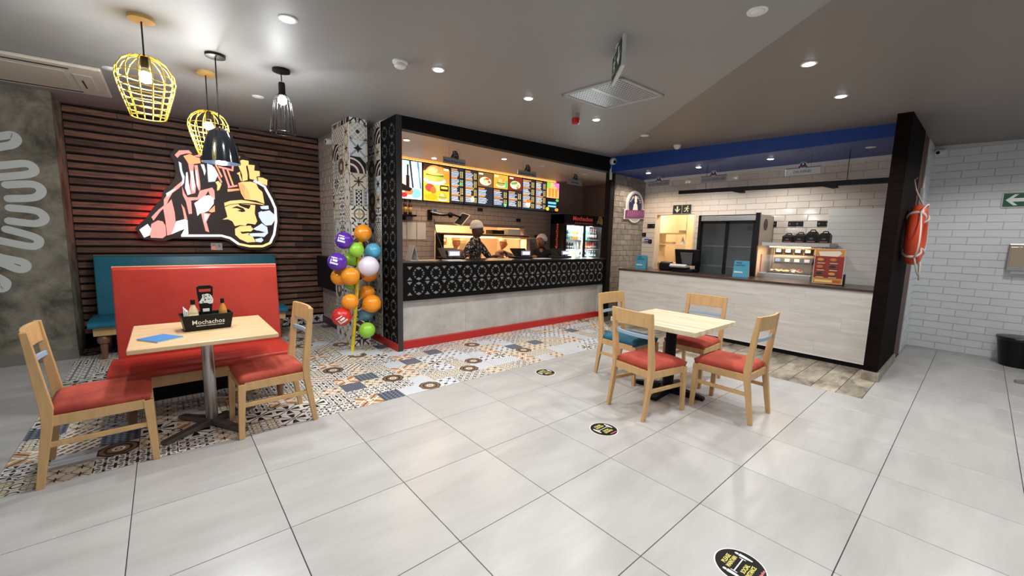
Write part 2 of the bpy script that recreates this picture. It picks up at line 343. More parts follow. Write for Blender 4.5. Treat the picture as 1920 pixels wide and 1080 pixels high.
# ------------------------------------------------------------------ patterned tile materials
def pattern(name, base, fn, rough=0.35, rep=1):
    m, nt, b = new_mat('tile_' + name); MATS['tile_' + name] = m
    uvn = nt.nodes.new('ShaderNodeUVMap'); sp = nt.nodes.new('ShaderNodeSeparateXYZ'); nt.links.new(uvn.outputs[0], sp.inputs[0])
    u, v = NV(nt, sp.outputs[0]), NV(nt, sp.outputs[1])
    if rep > 1: u, v = (u * float(rep)).fr(), (v * float(rep)).fr()
    p, q = u - 0.5, v - 0.5
    k = dict(u=u, v=v, p=p, q=q, a=p.abs(), b=q.abs(), d1=(p + q).abs(), d2=(p - q).abs(), r=(p * p + q * q).sq())
    ac, bc = k['a'].op('MULTIPLY_ADD', -1.0, 0.5), k['b'].op('MULTIPLY_ADD', -1.0, 0.5)
    k['rc'] = (ac * ac + bc * bc).sq(); k['ab'] = k['a'] + k['b']; k['mx'] = k['a'].mx(k['b']); k['mn'] = k['a'].mn(k['b'])
    k['ruv'] = (u * u + v * v).sq()
    out = None
    for mask, col in fn(**k):
        out = mixc(nt, mask, out if out is not None else lin(base), lin(col))
    nt.links.new(out, b.inputs['Base Color']); b.inputs['Roughness'].default_value = rough
    return m
WHT, BLK, CRM = (232, 230, 224), (34, 30, 32), (222, 210, 190)
FINE = [
    ('petals', (46, 40, 42), lambda r, rc, ab, d1, d2, a, b, **k: [((a - 0.25).abs().mx((b - 0.25).abs()).lt(0.18), WHT), (a.near(0.25, 0.1) * b.near(0.25, 0.1) * d1.mn(d2).lt(0.06), BLK), (r.lt(0.15), WHT), (r.lt(0.07), BLK), (rc.lt(0.15), WHT)]),
    ('cream_cross', CRM, lambda d1, d2, ab, a, b, rc, **k: [(d1.mn(d2).lt(0.05), (138, 112, 84)), (a.mn(b).lt(0.04) * ab.lt(0.3), BLK), (rc.lt(0.16), (150, 130, 100)), (rc.lt(0.08), WHT)]),
    ('bones', (228, 226, 220), lambda mn, mx, rc, r, d1, d2, **k: [((mn - (mx * 0.28)).lt(0.01) * mx.near(0.27, 0.16), BLK), (d1.mn(d2).lt(0.035), (60, 58, 66)), (rc.lt(0.17), BLK), (rc.lt(0.09), WHT)]),
    ('rings', (226, 220, 206), lambda r, rc, mn, **k: [(r.near(0.3, 0.045), (112, 104, 84)), (rc.near(0.24, 0.045), BLK), (mn.lt(0.025), (150, 140, 120)), (r.lt(0.12), (204, 178, 120))]),
    ('blue_x', (220, 225, 230), lambda d1, d2, mn, mx, rc, ab, **k: [(d1.mn(d2).lt(0.06), (40, 46, 60)), (d1.mn(d2).lt(0.02), WHT), ((mn - (mx * -0.4)).lt(0.12) * mx.lt(0.26), BLK), (rc.lt(0.16), (160, 172, 190))]),
]
PAT = [
 pattern('pale_stripes', (212, 217, 222), lambda u, v, **k: [(((u + v) * 6.0).fr().lt(0.4), (186, 193, 203))]),
 pattern('slate_weave', (66, 74, 88), lambda u, v, **k: [(((v * 5.0) + ((u * 5.0).fr() - 0.5).abs()).fr().lt(0.42), (118, 128, 144))]),
 pattern('petals', (46, 40, 42), lambda r, rc, ab, d1, d2, a, b, **k: [((a - 0.25).abs().mx((b - 0.25).abs()).lt(0.18), WHT), (a.near(0.25, 0.1) * b.near(0.25, 0.1) * d1.mn(d2).lt(0.06), BLK), (r.lt(0.15), WHT), (r.lt(0.07), BLK), (rc.lt(0.15), WHT)]),
 pattern('cream_cross', CRM, lambda d1, d2, ab, a, b, rc, **k: [(d1.mn(d2).lt(0.05), (138, 112, 84)), (a.mn(b).lt(0.04) * ab.lt(0.3), BLK), (rc.lt(0.16), (150, 130, 100)), (rc.lt(0.08), WHT)]),
 pattern('peach_lattice', (204, 160, 116), lambda d1, d2, ab, r, **k: [(d1.near(0.28, 0.05).mx(d2.near(0.28, 0.05)), WHT), (d1.mn(d2).lt(0.05), (120, 84, 56)), (r.lt(0.12), WHT)]),
 pattern('medallion', (48, 40, 38), lambda r, ab, a, b, **k: [(ab.gt(0.72), (214, 208, 198)), (r.lt(0.46), (128, 100, 76)), (r.lt(0.36), (52, 42, 40)), (r.lt(0.27), (150, 122, 92)), (r.lt(0.17), WHT), (r.lt(0.1), (120, 58, 46)), (r.lt(0.05), WHT)]),
 pattern('bones', (228, 226, 220), lambda mn, mx, rc, r, d1, d2, **k: [((mn - (mx * 0.28)).lt(0.01) * mx.near(0.27, 0.16), BLK), (d1.mn(d2).lt(0.035), (60, 58, 66)), (rc.lt(0.17), BLK), (rc.lt(0.09), WHT)]),
 pattern('brown_diagonal', (226, 217, 204), lambda u, v, r, **k: [(((u - v) * 3.0).fr().lt(0.42), (112, 84, 68)), (((u + v) * 3.0).fr().lt(0.2), (226, 217, 204))]),
 pattern('rings', (226, 220, 206), lambda r, rc, mn, **k: [(r.near(0.3, 0.045), (112, 104, 84)), (rc.near(0.24, 0.045), BLK), (mn.lt(0.025), (150, 140, 120)), (r.lt(0.12), (204, 178, 120))]),
 pattern('black_cross', BLK, lambda a, b, rc, mn, mx, d1, d2, **k: [(mn.lt(0.06), WHT), (mn.lt(0.025) * (mx * 8.0).fr().lt(0.6), BLK), (rc.lt(0.38) * rc.gt(0.12), WHT), (d1.mn(d2).lt(0.05), BLK)]),
 pattern('maroon_arc', (74, 40, 40), lambda ruv, u, v, **k: [(ruv.gt(0.86), BLK), (ruv.near(0.86, 0.05), WHT), (ruv.near(0.5, 0.06), WHT), (ruv.lt(0.3), (30, 26, 28)), ((u + v).gt(1.62), (206, 200, 188))]),
 pattern('star_lattice', (196, 192, 182), lambda d1, d2, ab, r, a, b, **k: [(ab.near(0.5, 0.035), WHT), (d1.near(0.2, 0.035).mx(d2.near(0.2, 0.035)), WHT), (r.lt(0.12), (60, 56, 54)), (ab.gt(0.82), (90, 84, 80))]),
 pattern('blue_x', (220, 225, 230), lambda d1, d2, mn, mx, rc, ab, **k: [(d1.mn(d2).lt(0.06), (40, 46, 60)), (d1.mn(d2).lt(0.02), WHT), ((mn - (mx * -0.4)).lt(0.12) * mx.lt(0.26), BLK), (rc.lt(0.16), (160, 172, 190))]),
 pattern('ladder', (184, 180, 174), lambda a, v, p, **k: [(a.lt(0.2), BLK), (((v * 4.0).fr() - 0.5).abs().op('MULTIPLY_ADD', 0.35, 0.0).op('ADD', a).near(0.14, 0.045), WHT), (a.near(0.24, 0.03), WHT), (a.gt(0.38) * (v * 5.0).fr().lt(0.5), (110, 108, 106))]),
]
PAT += [pattern(n + '_fine', c, fn, rep=2) for n, c, fn in FINE]          # small-scale versions for the floor (14..18)
FLOOR_PATS = [0, 1, 14, 14, 15, 15, 4, 5, 16, 16, 16, 7, 17, 17, 18, 6]
FLOOR_PATS_PALE = [0, 0, 0, 1, 15, 15, 4, 16, 16, 18, 18, 17, 17, 14, 14, 5, 6]
WALL_PATS = [3, 5, 6, 7, 8, 9, 10, 11, 12, 13, 2, 11, 8, 3]

def uv_mesh(name, faces, mats_):
    """faces: list of (points, uvs, material index)"""
    me = bpy.data.meshes.new(name); vs = []; fs = []
    for pts, uv, mi in faces: fs.append(list(range(len(vs), len(vs) + len(pts)))); vs += pts
    me.from_pydata(vs, [], fs); l = me.uv_layers.new(name='UVMap'); k = 0
    for (pts, uv, mi), po in zip(faces, me.polygons):
        po.material_index = mi
        for t in uv: l.data[k].uv = t; k += 1
    for m in mats_: me.materials.append(m)
    return me

# ------------------------------------------------------------------ floor
m_grout = M('grout', (70, 67, 64), 0.9)
m_floor = M('grey_porcelain', (188, 187, 185), 0.3, var=0.5, scale=1.8, stretch=(0.7, 2.6, 1), col2=(172, 171, 169), rnd=0.025, dist=0.3)
m_wood_tile = M('wood_look_tile', (186, 176, 158), 0.4, var=0.6, scale=2.6, stretch=(1.2, 3.0, 1), col2=(104, 96, 82), rnd=0.18, dist=0.4)
floor = structure(MB().box(-3.6, 11, -6.6, 7.5, -0.12, -0.006), 'floor', m_grout)
DA, DB, DC = 1.13, -1.0, 1.13 * 5.22 - 0.62                       # diagonal joint between mosaic and wood-look tile
def tile_poly(name, poly, mat, gap=0.0015):
    cx = sum(p[0] for p in poly) / len(poly); cy = sum(p[1] for p in poly) / len(poly)
    mb = MB(); mb.prism([(x - cx, y - cy) for x, y in poly], 0.0, -0.008, lambda u, v, d: (u, v, d))
    o = add(name, mb.mesh(name, 0.0012, False, 1), mat, floor, (cx, cy, 0)); return o
def rect(x0, y0, x1, y1, g=0.002): return [(x0 + g, y0 + g), (x1 - g, y0 + g), (x1 - g, y1 - g), (x0 + g, y1 - g)]
full = None
for i in range(-5, 15):
    for j in range(-10, 7):
        x0, x1, y0, y1 = i * 0.6, i * 0.6 + 0.6, j * 0.6, j * 0.6 + 0.6
        if y0 >= 0.59 and x1 > -0.59: continue                    # mosaic zone
        if y0 >= 3.74 or x0 >= 8.54: continue
        if y0 < -5.9 and (x0 > 5 or x0 < -1): continue
        polys = []
        xe = min(x1, 8.54)
        if x0 >= 5.99:                                            # right aisle only
            if y0 < -2.07: polys = [rect(x0, y0, xe, min(y1, -2.07))]
        elif x1 > 5.22:
            if x0 < 5.22: polys.append(rect(x0, y0, 5.22, y1))
            if y0 < -2.07: polys.append(rect(max(x0, 5.22), y0, x1, min(y1, -2.07)))
        else: polys = [rect(x0, y0, x1, min(y1, 3.74))]
        for p in polys:
            if p[2][0] - p[0][0] < 0.02 or p[2][1] - p[0][1] < 0.02: continue
            if abs(p[1][0] - p[0][0] - 0.596) < 1e-3 and abs(p[2][1] - p[1][1] - 0.596) < 1e-3:
                if full is None: full = tile_poly('floor_tile', p, m_floor)
                else: add('floor_tile', full.data, None, floor, (x0 + 0.3, y0 + 0.3, 0))
            else: tile_poly('floor_tile', p, m_floor)
for j in range(18):                                              # wood-look planks in front of the right counter
    y0 = -2.07 + j * 0.205; xs = [5.22, 5.22 + (0.45, 0.9, 0.2)[j % 3], 6.62]
    for x0, x1 in zip(xs, xs[1:]):
        p = clip(rect(x0, y0, x1, y0 + 0.205, 0.0025), -DA, -DB, -DC)
        if len(p) > 2: tile_poly('floor_plank', p, m_wood_tile)
rp = random.Random(21)
def mosaic_tile(x0, y0, x1, y1, diag=False, ymax=9):
    """60 cm tile printed with a patchwork of 20 cm motifs"""
    out = rect(x0, y0, x1, min(y1, ymax))
    if diag: out = clip(out, DA, DB, DC)
    if len(out) < 3 or abs(out[1][0] - out[0][0]) < 1e-4: return
    cx, cy = x0 + 0.3, y0 + 0.3; faces = []
    for a in range(3):
        for b in range(3):
            u0, v0 = x0 + a * 0.2, y0 + b * 0.2
            cell = [(max(u0, out[0][0]) if a == 0 else u0, v0), (u0 + 0.2, v0), (u0 + 0.2, v0 + 0.2), (u0, v0 + 0.2)]
            cell = [(u0, v0), (u0 + 0.2, v0), (u0 + 0.2, v0 + 0.2), (u0, v0 + 0.2)]
            for A in ((-1, 0, -(x0 + 0.0016)), (1, 0, x1 - 0.0016), (0, -1, -(y0 + 0.0016)), (0, 1, min(y1, ymax) - 0.0016)):
                cell = clip(cell, *A)
                if len(cell) < 3: break
            if diag and len(cell) > 2: cell = clip(cell, DA, DB, DC)
            if len(cell) < 3: continue
            rot = rp.randrange(4); pi = rp.choice(FLOOR_PATS if x0 < 1.7 else FLOOR_PATS_PALE); uv = []
            for x, y in cell:
                s, t = (x - u0) / 0.2, (y - v0) / 0.2
                for _ in range(rot): s, t = 1 - t, s
                uv.append((s, t))
            faces.append(([(x - cx, y - cy, 0) for x, y in cell], uv, pi))
    n = len(out)
    for k in range(n):
        p, q = out[k], out[(k + 1) % n]
        faces.append(([(p[0] - cx, p[1] - cy, 0), (p[0] - cx, p[1] - cy, -0.008), (q[0] - cx, q[1] - cy, -0.008), (q[0] - cx, q[1] - cy, 0)], [(0, 0)] * 4, 0))
    if faces: add('mosaic_tile', uv_mesh('mosaic_tile', faces, PAT), None, floor, (cx, cy, 0))
for i in range(-1, 11):
    for j in range(1, 7):
        x0, y0 = i * 0.6, j * 0.6
        if y0 > 1.9 and x0 > 2.0: continue
        mosaic_tile(x0, y0, x0 + 0.6, y0 + 0.6, diag=x0 > 4.5, ymax=2.02 if x0 > 2.3 else 4.27)

# ------------------------------------------------------------------ ceiling
m_ceil = M('ceiling_paint', (147, 146, 145), 0.5, spec=0.35)
m_ceil2 = M('ceiling_paint_brown', (128, 121, 117), 0.5, spec=0.35)
def ceil_poly(p, t): return [(x, y, CZ(x, y) + t) for x, y in p]
base = [(-3.6, -6.6), (10.5, -6.6), (10.5, 6.5), (-3.6, 6.5)]
dx, dy = -1.0, -1.1; la, lb = dy, -dx; lc = la * 6.5 + lb * 1.9
mb = MB()
for poly, mi in ((clip(base, -la, -lb, -lc), 0), (clip(base, la, lb, lc), 1)):
    mb.prism(poly, 0.0, 0.12, lambda u, v, d: (u, v, CZ(u, v) + d), mi)
ceiling = structure(mb, 'ceiling', [m_ceil, m_ceil2])

# ------------------------------------------------------------------ walls
m_conc = M('weathered_concrete', (152, 145, 130), 0.8, var=0.6, scale=3.6, col2=(86, 81, 71), dist=0.4, bump=0.12, bscale=18, spec=0.2)
m_slatback = M('slat_backing', (22, 17, 15), 0.9)
m_slat = M('reclaimed_slat', (140, 98, 80), 0.6, var=0.6, scale=5, stretch=(1.0, 14, 14), col2=(80, 54, 45), rnd=0.45, bump=0.15, bscale=30)
m_dark = M('black_paint', (16, 15, 16), 0.5, spec=0.15)
m_white = M('white_paint', (228, 228, 226), 0.5)
m_white_tile = M('white_glazed_tile', (224, 227, 229), 0.14, rnd=0.02)
m_tile_grout = M('tile_grout', (206, 208, 209), 0.8)
m_cream_tile = M('cream_glazed_tile', (222, 212, 200), 0.1, rnd=0.02)
m_cream_grout = M('cream_grout', (208, 198, 186), 0.8)
m_grey_tile = M('grey_glazed_tile', (194, 178, 168), 0.2, rnd=0.03)
m_grey_grout = M('grey_grout', (150, 134, 126), 0.8)
m_stone = M('grey_stone_block', (156, 150, 144), 0.7, var=0.5, scale=7, col2=(122, 117, 112), rnd=0.07, bump=0.25, bscale=40)
m_stone_grout = M('stone_joint', (134, 129, 124), 0.9)
m_mural = M('white_wall_paint', (214, 216, 212), 0.7)
wl = structure(MB().box(-3.3, -0.585, 3.75, 4.45, -0.1, 2.86), 'wall_left', m_conc, label='weathered grey concrete wall with a white painted motif')
mm = MB()
for arm in MURAL:                                                # thick painted strokes with round tips
    P = [Vector((a[0], a[1])) for a in arm]; pts = []
    for k in range(len(P) - 1):
        p0 = P[max(k - 1, 0)]; p3 = P[min(k + 2, len(P) - 1)]
        for t in range(6):
            s = t / 6; pts.append(0.5 * ((2 * P[k]) + (P[k + 1] - p0) * s + (2 * p0 - 5 * P[k] + 4 * P[k + 1] - p3) * s * s + (3 * P[k] - p0 - 3 * P[k + 1] + p3) * s ** 3))
    pts.append(P[-1])
    L, R_ = [], []
    for k, p in enumerate(pts):
        t = (pts[min(k + 1, len(pts) - 1)] - pts[max(k - 1, 0)]).normalized(); n = Vector((-t.y, t.x)) * 0.036
        L.append(p + n); R_.append(p - n)
    for k in range(len(pts) - 1): mm.face([(q.x, 3.7465 - k * 6e-5, q.y) for q in (R_[k], R_[k + 1], L[k + 1], L[k])])
    for e in (pts[0], pts[-1]): mm.face([(e.x + 0.036 * math.cos(a * PI / 6), 3.7475, e.y + 0.036 * math.sin(a * PI / 6)) for a in range(12)])
mu = part(mm, 'mural', m_mural, wl); mu['label'] = 'white painted zigzag motif'
part(MB().box(-3.3, -0.58, 3.738, 3.75, 0, 0.1), 'skirting', M('skirting_grey', (120, 115, 106), 0.6), wl, 0.003)
ws = structure(MB().box(-0.585, 2.2, 4.33, 4.45, -0.1, 2.95), 'wall_back', m_slatback, label='wall clad in dark reclaimed timber slats')
rs = random.Random(5); row = 0; z = 0.16
while z < 2.86:
    x = -0.58
    while x < 2.14:
        L = rs.uniform(0.45, 1.15); x1 = min(x + L, 2.15)
        if x1 - x > 0.03:
            t = rs.uniform(0.018, 0.032); zt = min(z + 0.062, CZ(x, 4.3) - 0.003)
            o = part(MB().box(x, x1 - 0.002, 4.33 - t, 4.33, z, zt), 'slat', m_slat, ws, 0.002, seg=1)
        x = x1
    z += 0.0895; row += 1
for k in range(10):                                              # patterned skirting tiles below the slats
    x0 = 0.14 + k * 0.2
    add('skirting_tile', uv_mesh('skirting_tile', [([(0, 0, 0), (0.198, 0, 0), (0.198, 0, 0.12), (0, 0, 0.12)], [(0, 0.2), (1, 0.2), (1, 0.8), (0, 0.8)], 0), ([(0, 0, .12), (0.198, 0, .12), (0.198, 0.012, 0.12), (0, 0.012, 0.12)], [(0, 0)] * 4, 0)], [PAT[(6, 12, 2, 6)[k % 4]]]), None, ws, (x0, 4.318, 0.0))

rb_ = random.Random(9)
def brick_wall(parent, name, mat, org, ux, uz, nrm, W, H, bw, bh, thick=0.008, gap=0.004, holes=(), bevel=0.003, stagger=0.5, hmax=None):
    """running-bond tiles as separate pieces; org lower corner, ux / uz in-plane axes, nrm outward"""
    org, ux, uz, nrm = Vector(org), Vector(ux), Vector(uz), Vector(nrm); cache = {}
    r = 0
    while r * bh < H - 0.01:
        z0, z1 = r * bh, min((r + 1) * bh, H); x = -bw * stagger * (r % 2); r += 1
        while x < W - 0.005:
            a, b = max(x, 0), min(x + bw, W); x += bw
            if b - a < 0.03: continue
            segs = [(a, b)]
            for (hx0, hx1, hz0, hz1) in holes:
                if z1 - 0.01 > hz0 and z0 + 0.01 < hz1:
                    ns = []
                    for s0, s1 in segs:
                        if s1 <= hx0 or s0 >= hx1: ns.append((s0, s1)); continue
                        if s0 < hx0 - 0.02: ns.append((s0, hx0))
                        if s1 > hx1 + 0.02: ns.append((hx1, s1))
                    segs = ns
            for s0, s1 in segs:
                w, h = round(s1 - s0 - gap, 3), round(z1 - z0 - gap, 3)
                if w < 0.02 or h < 0.01: continue
                if (w, h) not in cache:
                    m_ = MB(); vs = []
                    for d in (0.0, thick):
                        for (p, q) in ((-w / 2, -h / 2), (w / 2, -h / 2), (w / 2, h / 2), (-w / 2, h / 2)):
                            e = 0 if d == 0 else bevel
                            vs.append(ux * (p - math.copysign(e, p)) + uz * (q - math.copysign(e, q)) + nrm * d)
                    m_.raw(vs, [(4, 5, 6, 7), (0, 1, 5, 4), (1, 2, 6, 5), (2, 3, 7, 6), (3, 0, 4, 7)])
                    cache[(w, h)] = m_.mesh(name)
                add(name, cache[(w, h)], mat, parent, org + ux * ((s0 + s1) / 2) + uz * ((z0 + z1) / 2), [rb_.uniform(-0.008, 0.008) for _ in range(3)])
# grey wall return between slat wall and column, behind the balloons
wr = structure(MB().box(2.15, 2.45, 2.95, 4.45, -0.1, 2.95), 'wall_return', m_grey_grout)
brick_wall(wr, 'wall_tile', m_grey_tile, (2.15, 3.1, 0.1), (0, 1, 0), (0, 0, 1), (-1, 0, 0), 1.22, 2.75, 0.2, 0.1)
m_red = M('red_skirting', (176, 34, 30), 0.35)
structure(MB().box(2.128, 2.15, 3.1, 4.32, 0, 0.1), 'baseboard_return', M('dark_red_skirting', (70, 24, 24), 0.4), 0.003)

# tiled column
m_trim = M('white_tile_trim', (222, 222, 220), 0.4)
wwing = structure(MB().box(2.367, 2.42, 1.965, 3.1, -0.1, 2.92), 'wall_wing', m_trim)
wc = structure(MB().box(2.0, 2.22, 2.5, 3.15, -0.1, 2.92), 'wall_column', m_trim, label='column clad in patterned patchwork tiles')
rw = random.Random(11); tcache = {}
def wall_tile(org, ux, nrm, w, h, pi, u0=0.0, parent=None):
    ux, nrm = Vector(ux), Vector(nrm); key = (tuple(ux), w, h, pi, u0)
    if key not in tcache:
        Z = Vector((0, 0, 1)); g = 0.002; t = 0.007
        c = [(g, g), (w - g, g), (w - g, h - g), (g, h - g)]; f = [tuple(ux * a + Z * b + nrm * t) for a, b in c]; k = [tuple(ux * a + Z * b) for a, b in c]
        uvs = [(u0 + a / 0.2, b / 0.2) for a, b in c]
        fs = [(f, uvs, 0)] + [([k[i], k[(i + 1) % 4], f[(i + 1) % 4], f[i]], [(0, 0)] * 4, 0) for i in range(4)]
        tcache[key] = uv_mesh('patterned_tile', fs, [PAT[pi]])
    add('patterned_tile', tcache[key], None, parent or wc, org)
for r in range(15):
    z0 = r * 0.2; h = min(0.2, CZ(2.1, 2.5) - z0)
    if h < 0.02: continue
    for c, w in ((0, 0.2), (1, 0.2), (2, 0.2), (3, 0.05)):        # left face, looking at -X
        wall_tile((2.0, 2.5 + c * 0.2, z0), (0, 1, 0), (-1, 0, 0), w, h, rw.choice(WALL_PATS))
    for c, w in ((0, 0.2), (1, 0.02)):                            # front face
        wall_tile((2.0 + c * 0.2, 2.5, z0), (1, 0, 0), (0, -1, 0), w, h, ((9, 11, 12, 10, 3, 13, 8, 6, 5, 9, 12, 11, 3, 10, 9)[14 - r] if c == 0 else rw.choice(WALL_PATS)))
    for c, w in ((0, 0.2), (1, 0.2)):                             # wing wall behind the column
        wall_tile((2.367, 2.42 + c * 0.2, z0), (0, 1, 0), (-1, 0, 0), w, h, rw.choice(WALL_PATS), 0.0, wwing)
part(MB().box(2.352, 2.367, 2.404, 2.418, 0.1, 2.9), 'corner_trim', m_white, wwing)
structure(MB().box(2.345, 2.365, 1.95, 2.9, 0, 0.1), 'baseboard_column', m_red, 0.003)
# red skirting under the counter belongs to the counter below

# white tiled wall on the right with its short return
w_r = structure(MB().box(8.54, 8.7, -5.8, -1.95, -0.1, 2.95), 'wall_right', m_tile_grout, label='white glazed brick tiled wall')
brick_wall(w_r, 'wall_tile', m_white_tile, (8.54, -2.07, 0.02), (0, -1, 0), (0, 0, 1), (-1, 0, 0), 1.8, 2.8, 0.295, 0.1)
w_r2 = structure(MB().box(7.86, 8.56, -2.07, -1.95, -0.1, 2.95), 'wall_right_return', m_tile_grout)
brick_wall(w_r2, 'wall_tile', m_white_tile, (7.86, -2.07, 0.02), (1, 0, 0), (0, 0, 1), (0, -1, 0), 0.68, 2.83, 0.295, 0.1)
structure(MB().box(7.25, 7.86, -2.06, -1.97, 0, 2.95), 'trim_1', M('brown_timber', (92, 50, 40), 0.5, var=0.5, scale=4, stretch=(1, 8, 1)), 0.004, label='brown timber jamb beside the white wall')
m_fin = M('dark_timber', (26, 18, 16), 0.75, var=0.5, scale=5, stretch=(2, 2, 12), col2=(14, 10, 10), spec=0.04)
fin = structure(MB().box(6.0, 7.24, -2.07, -1.95, 0.1, 3.0), 'wall_fin', m_fin, 0.003, label='dark timber end panel of the right counter')
part(MB().box(5.975, 7.24, -2.09, -1.945, 0, 0.1), 'plinth', M('stone_skirting', (168, 160, 148), 0.5, var=0.5, scale=8, col2=(120, 110, 96)), fin, 0.003)

# ------------------------------------------------------------------ left kitchen shell
HX0, HX1, HZ0, HZ1 = 3.93, 6.1, 1.0, 1.66                         # pass-through opening
mb = MB()
mb.box(2.42, HX0, 3.8, 3.95, -0.1, 3.0); mb.box(HX1, 8.2, 3.8, 3.95, -0.1, 3.0); mb.box(HX0, HX1, 3.8, 3.95, HZ1, 3.0); mb.box(HX0, HX1, 3.8, 3.95, -0.1, HZ0)
wk = structure(mb, 'wall_kitchen', m_grey_grout, label='grey brick tiled kitchen wall with a serving hatch')
brick_wall(wk, 'wall_tile', m_grey_tile, (2.9, 3.8, 1.0), (1, 0, 0), (0, 0, 1), (0, -1, 0), 5.1, 1.06, 0.19, 0.088, holes=[(HX0 - 2.9, HX1 - 2.9, 0, HZ1 - 1.0)])
m_kwall = M('kitchen_brown_wall', (120, 98, 90), 0.55)
structure(MB().box(8.0, 8.2, 2.05, 3.95, -0.1, 3.0), 'wall_kitchen_right', m_kwall)
structure(MB().box(2.42, 2.5, 2.61, 3.79, -0.1, 3.0), 'wall_kitchen_left', m_kwall)
m_kceil = M('kitchen_ceiling_paint', (196, 178, 164), 0.5)
structure(MB().box(2.42, 8.2, 2.06, 3.95, 2.74, 2.78), 'ceiling_kitchen', m_kceil)
# warm back-of-house room behind the hatch
m_warm = M('warm_white_wall', (226, 206, 176), 0.6)
mb = MB(); mb.box(3.4, 6.8, 5.6, 5.7, -0.1, 2.6); mb.box(3.3, 3.4, 3.95, 5.7, -0.1, 2.6); mb.box(6.8, 6.9, 3.95, 5.7, -0.1, 2.6)
structure(mb, 'wall_back_kitchen', m_warm)
structure(MB().box(3.3, 6.9, 3.95, 5.7, 2.6, 2.66), 'ceiling_back_kitchen', m_white)
# dark fascia beam over the order counter
structure(MB().box(2.36, 6.6, 1.95, 2.07, 2.70, 3.05), 'trim_2', m_dark, 0.003, label='black fascia beam over the order counter')
structure(MB().box(6.53, 6.66, 1.93, 2.05, 0, 3.02), 'trim_3', m_dark, 0.003, label='black corner post between the two counters')

# ------------------------------------------------------------------ right kitchen shell
DX0, DX1, DZ = 0.92, 1.69, 1.985                                  # doorway in the cream wall (along Y)
mb = MB()
mb.box(7.8, 7.95, DX1, 2.1, -0.1, 2.95); mb.box(7.8, 7.95, -1.97, DX0, -0.1, 2.95); mb.box(7.8, 7.95, DX0, DX1, DZ, 2.95)
wc2 = structure(mb, 'wall_counter', m_cream_grout, label='cream glazed brick wall behind the right counter')
brick_wall(wc2, 'wall_tile', m_cream_tile, (7.8, 2.0, 0.93), (0, -1, 0), (0, 0, 1), (-1, 0, 0), 3.95, 1.8, 0.3, 0.1, holes=[(2.0 - DX1, 2.0 - DX0, 0, DZ - 0.93)])
wg = structure(MB().box(6.66, 7.8, 2.0, 2.06, -0.1, 3.0), 'wall_stone', m_stone_grout, label='grey stone block side wall with the round plaque')
brick_wall(wg, 'stone_block', m_stone, (6.66, 2.0, 0.0), (1, 0, 0), (0, 0, 1), (0, -1, 0), 1.14, 2.7, 0.24, 0.105, bevel=0.004)
m_blue = M('royal_blue_paint', (12, 62, 146), 0.4)
structure(MB().box(6.5, 6.62, -1.95, 1.98, 2.69, 3.05).box(6.62, 7.78, -1.95, 2.0, 2.70, 2.76), 'ceiling_bulkhead', m_blue, label='royal blue bulkhead over the right counter')
structure(MB().box(7.74, 7.8, -1.95, 2.0, 2.655, 2.70), 'trim_4', m_white)
# small lit store room behind the doorway
mb = MB(); mb.box(9.2, 9.3, -0.2, 2.6, -0.1, 2.7); mb.box(7.95, 9.2, 2.0, 2.1, -0.1, 2.7); mb.box(7.95, 9.2, 0.3, 0.4, -0.1, 2.7)
structure(mb, 'wall_store', m_warm)
structure(MB().box(7.95, 9.3, 0.3, 2.1, 2.5, 2.56), 'ceiling_store', m_white)
# ------------------------------------------------------------------ order counter on the left
m_inlay = M('grey_inlay', (122, 120, 118), 0.5, spec=0.2)
m_grey_panel = M('grey_concrete_panel', (194, 190, 185), 0.45, var=0.5, scale=4, col2=(170, 166, 162), rnd=0.02)
m_board = M('black_board', (9, 9, 10), 0.5, spec=0.12)
def medallion_mesh():
    mb = MB(); fn = lambda u, v, d: (u, -d, v)
    def pr(poly): mb.prism(poly, 0.0, 0.003, fn)
    for s in (1, -1):
        pr([(0, s * 0.086), (0.04, s * 0.066), (0, s * 0.046), (-0.04, s * 0.066)])
        for t in (1, -1):
            pr([(t * 0.05, s * 0.058), (t * 0.066, s * 0.03), (t * 0.038, s * 0.034)])
            pr([(t * 0.076, s * 0.022), (t * 0.08, s * 0.004), (t * 0.048, s * 0.006)])
    return mb.mesh('medallion')
def triangle_mesh():
    return MB().prism([(-0.034, 0.016), (0.034, 0.016), (0, -0.024)], 0.0, 0.003, lambda u, v, d: (u, -d, v)).mesh('inlay_triangle')
MED, TRI = medallion_mesh(), triangle_mesh()
oc = thing('order_counter', (4.5, 2.3, 0), 'long black order counter with fretwork front above a grey panel', 'counter')
part(MB().box(2.43, 6.52, 2.06, 2.1, 0.1, 1.1), 'backing', m_board, oc)
for k, (a, b) in enumerate(((2.43, 3.42), (3.42, 4.46), (4.46, 5.5), (5.5, 6.4))):
    part(MB().box(a, b - 0.002, 2.04, 2.06, 0.1, 0.66), 'front_panel', m_grey_panel, oc, 0.002)
part(MB().box(6.4, 6.52, 1.99, 2.06, 0.1, 0.63), 'end_panel', m_grey_panel, oc, 0.002)
part(MB().box(2.422, 6.528, 2.0, 2.06, 0, 0.1), 'kickboard', m_red, oc, 0.003)
fb = part(MB().box(2.43, 6.528, 1.965, 2.0, 0.63, 1.09), 'fretwork_board', m_board, oc, 0.002)
fl = fb.parent.location
def inlay(me, parent, world_pos, rot=(0, 0, 0), name=None):
    o = add(name or me.name, me, m_inlay, parent); o.location = Vector(world_pos) - oc.location; o.rotation_euler = rot; return o
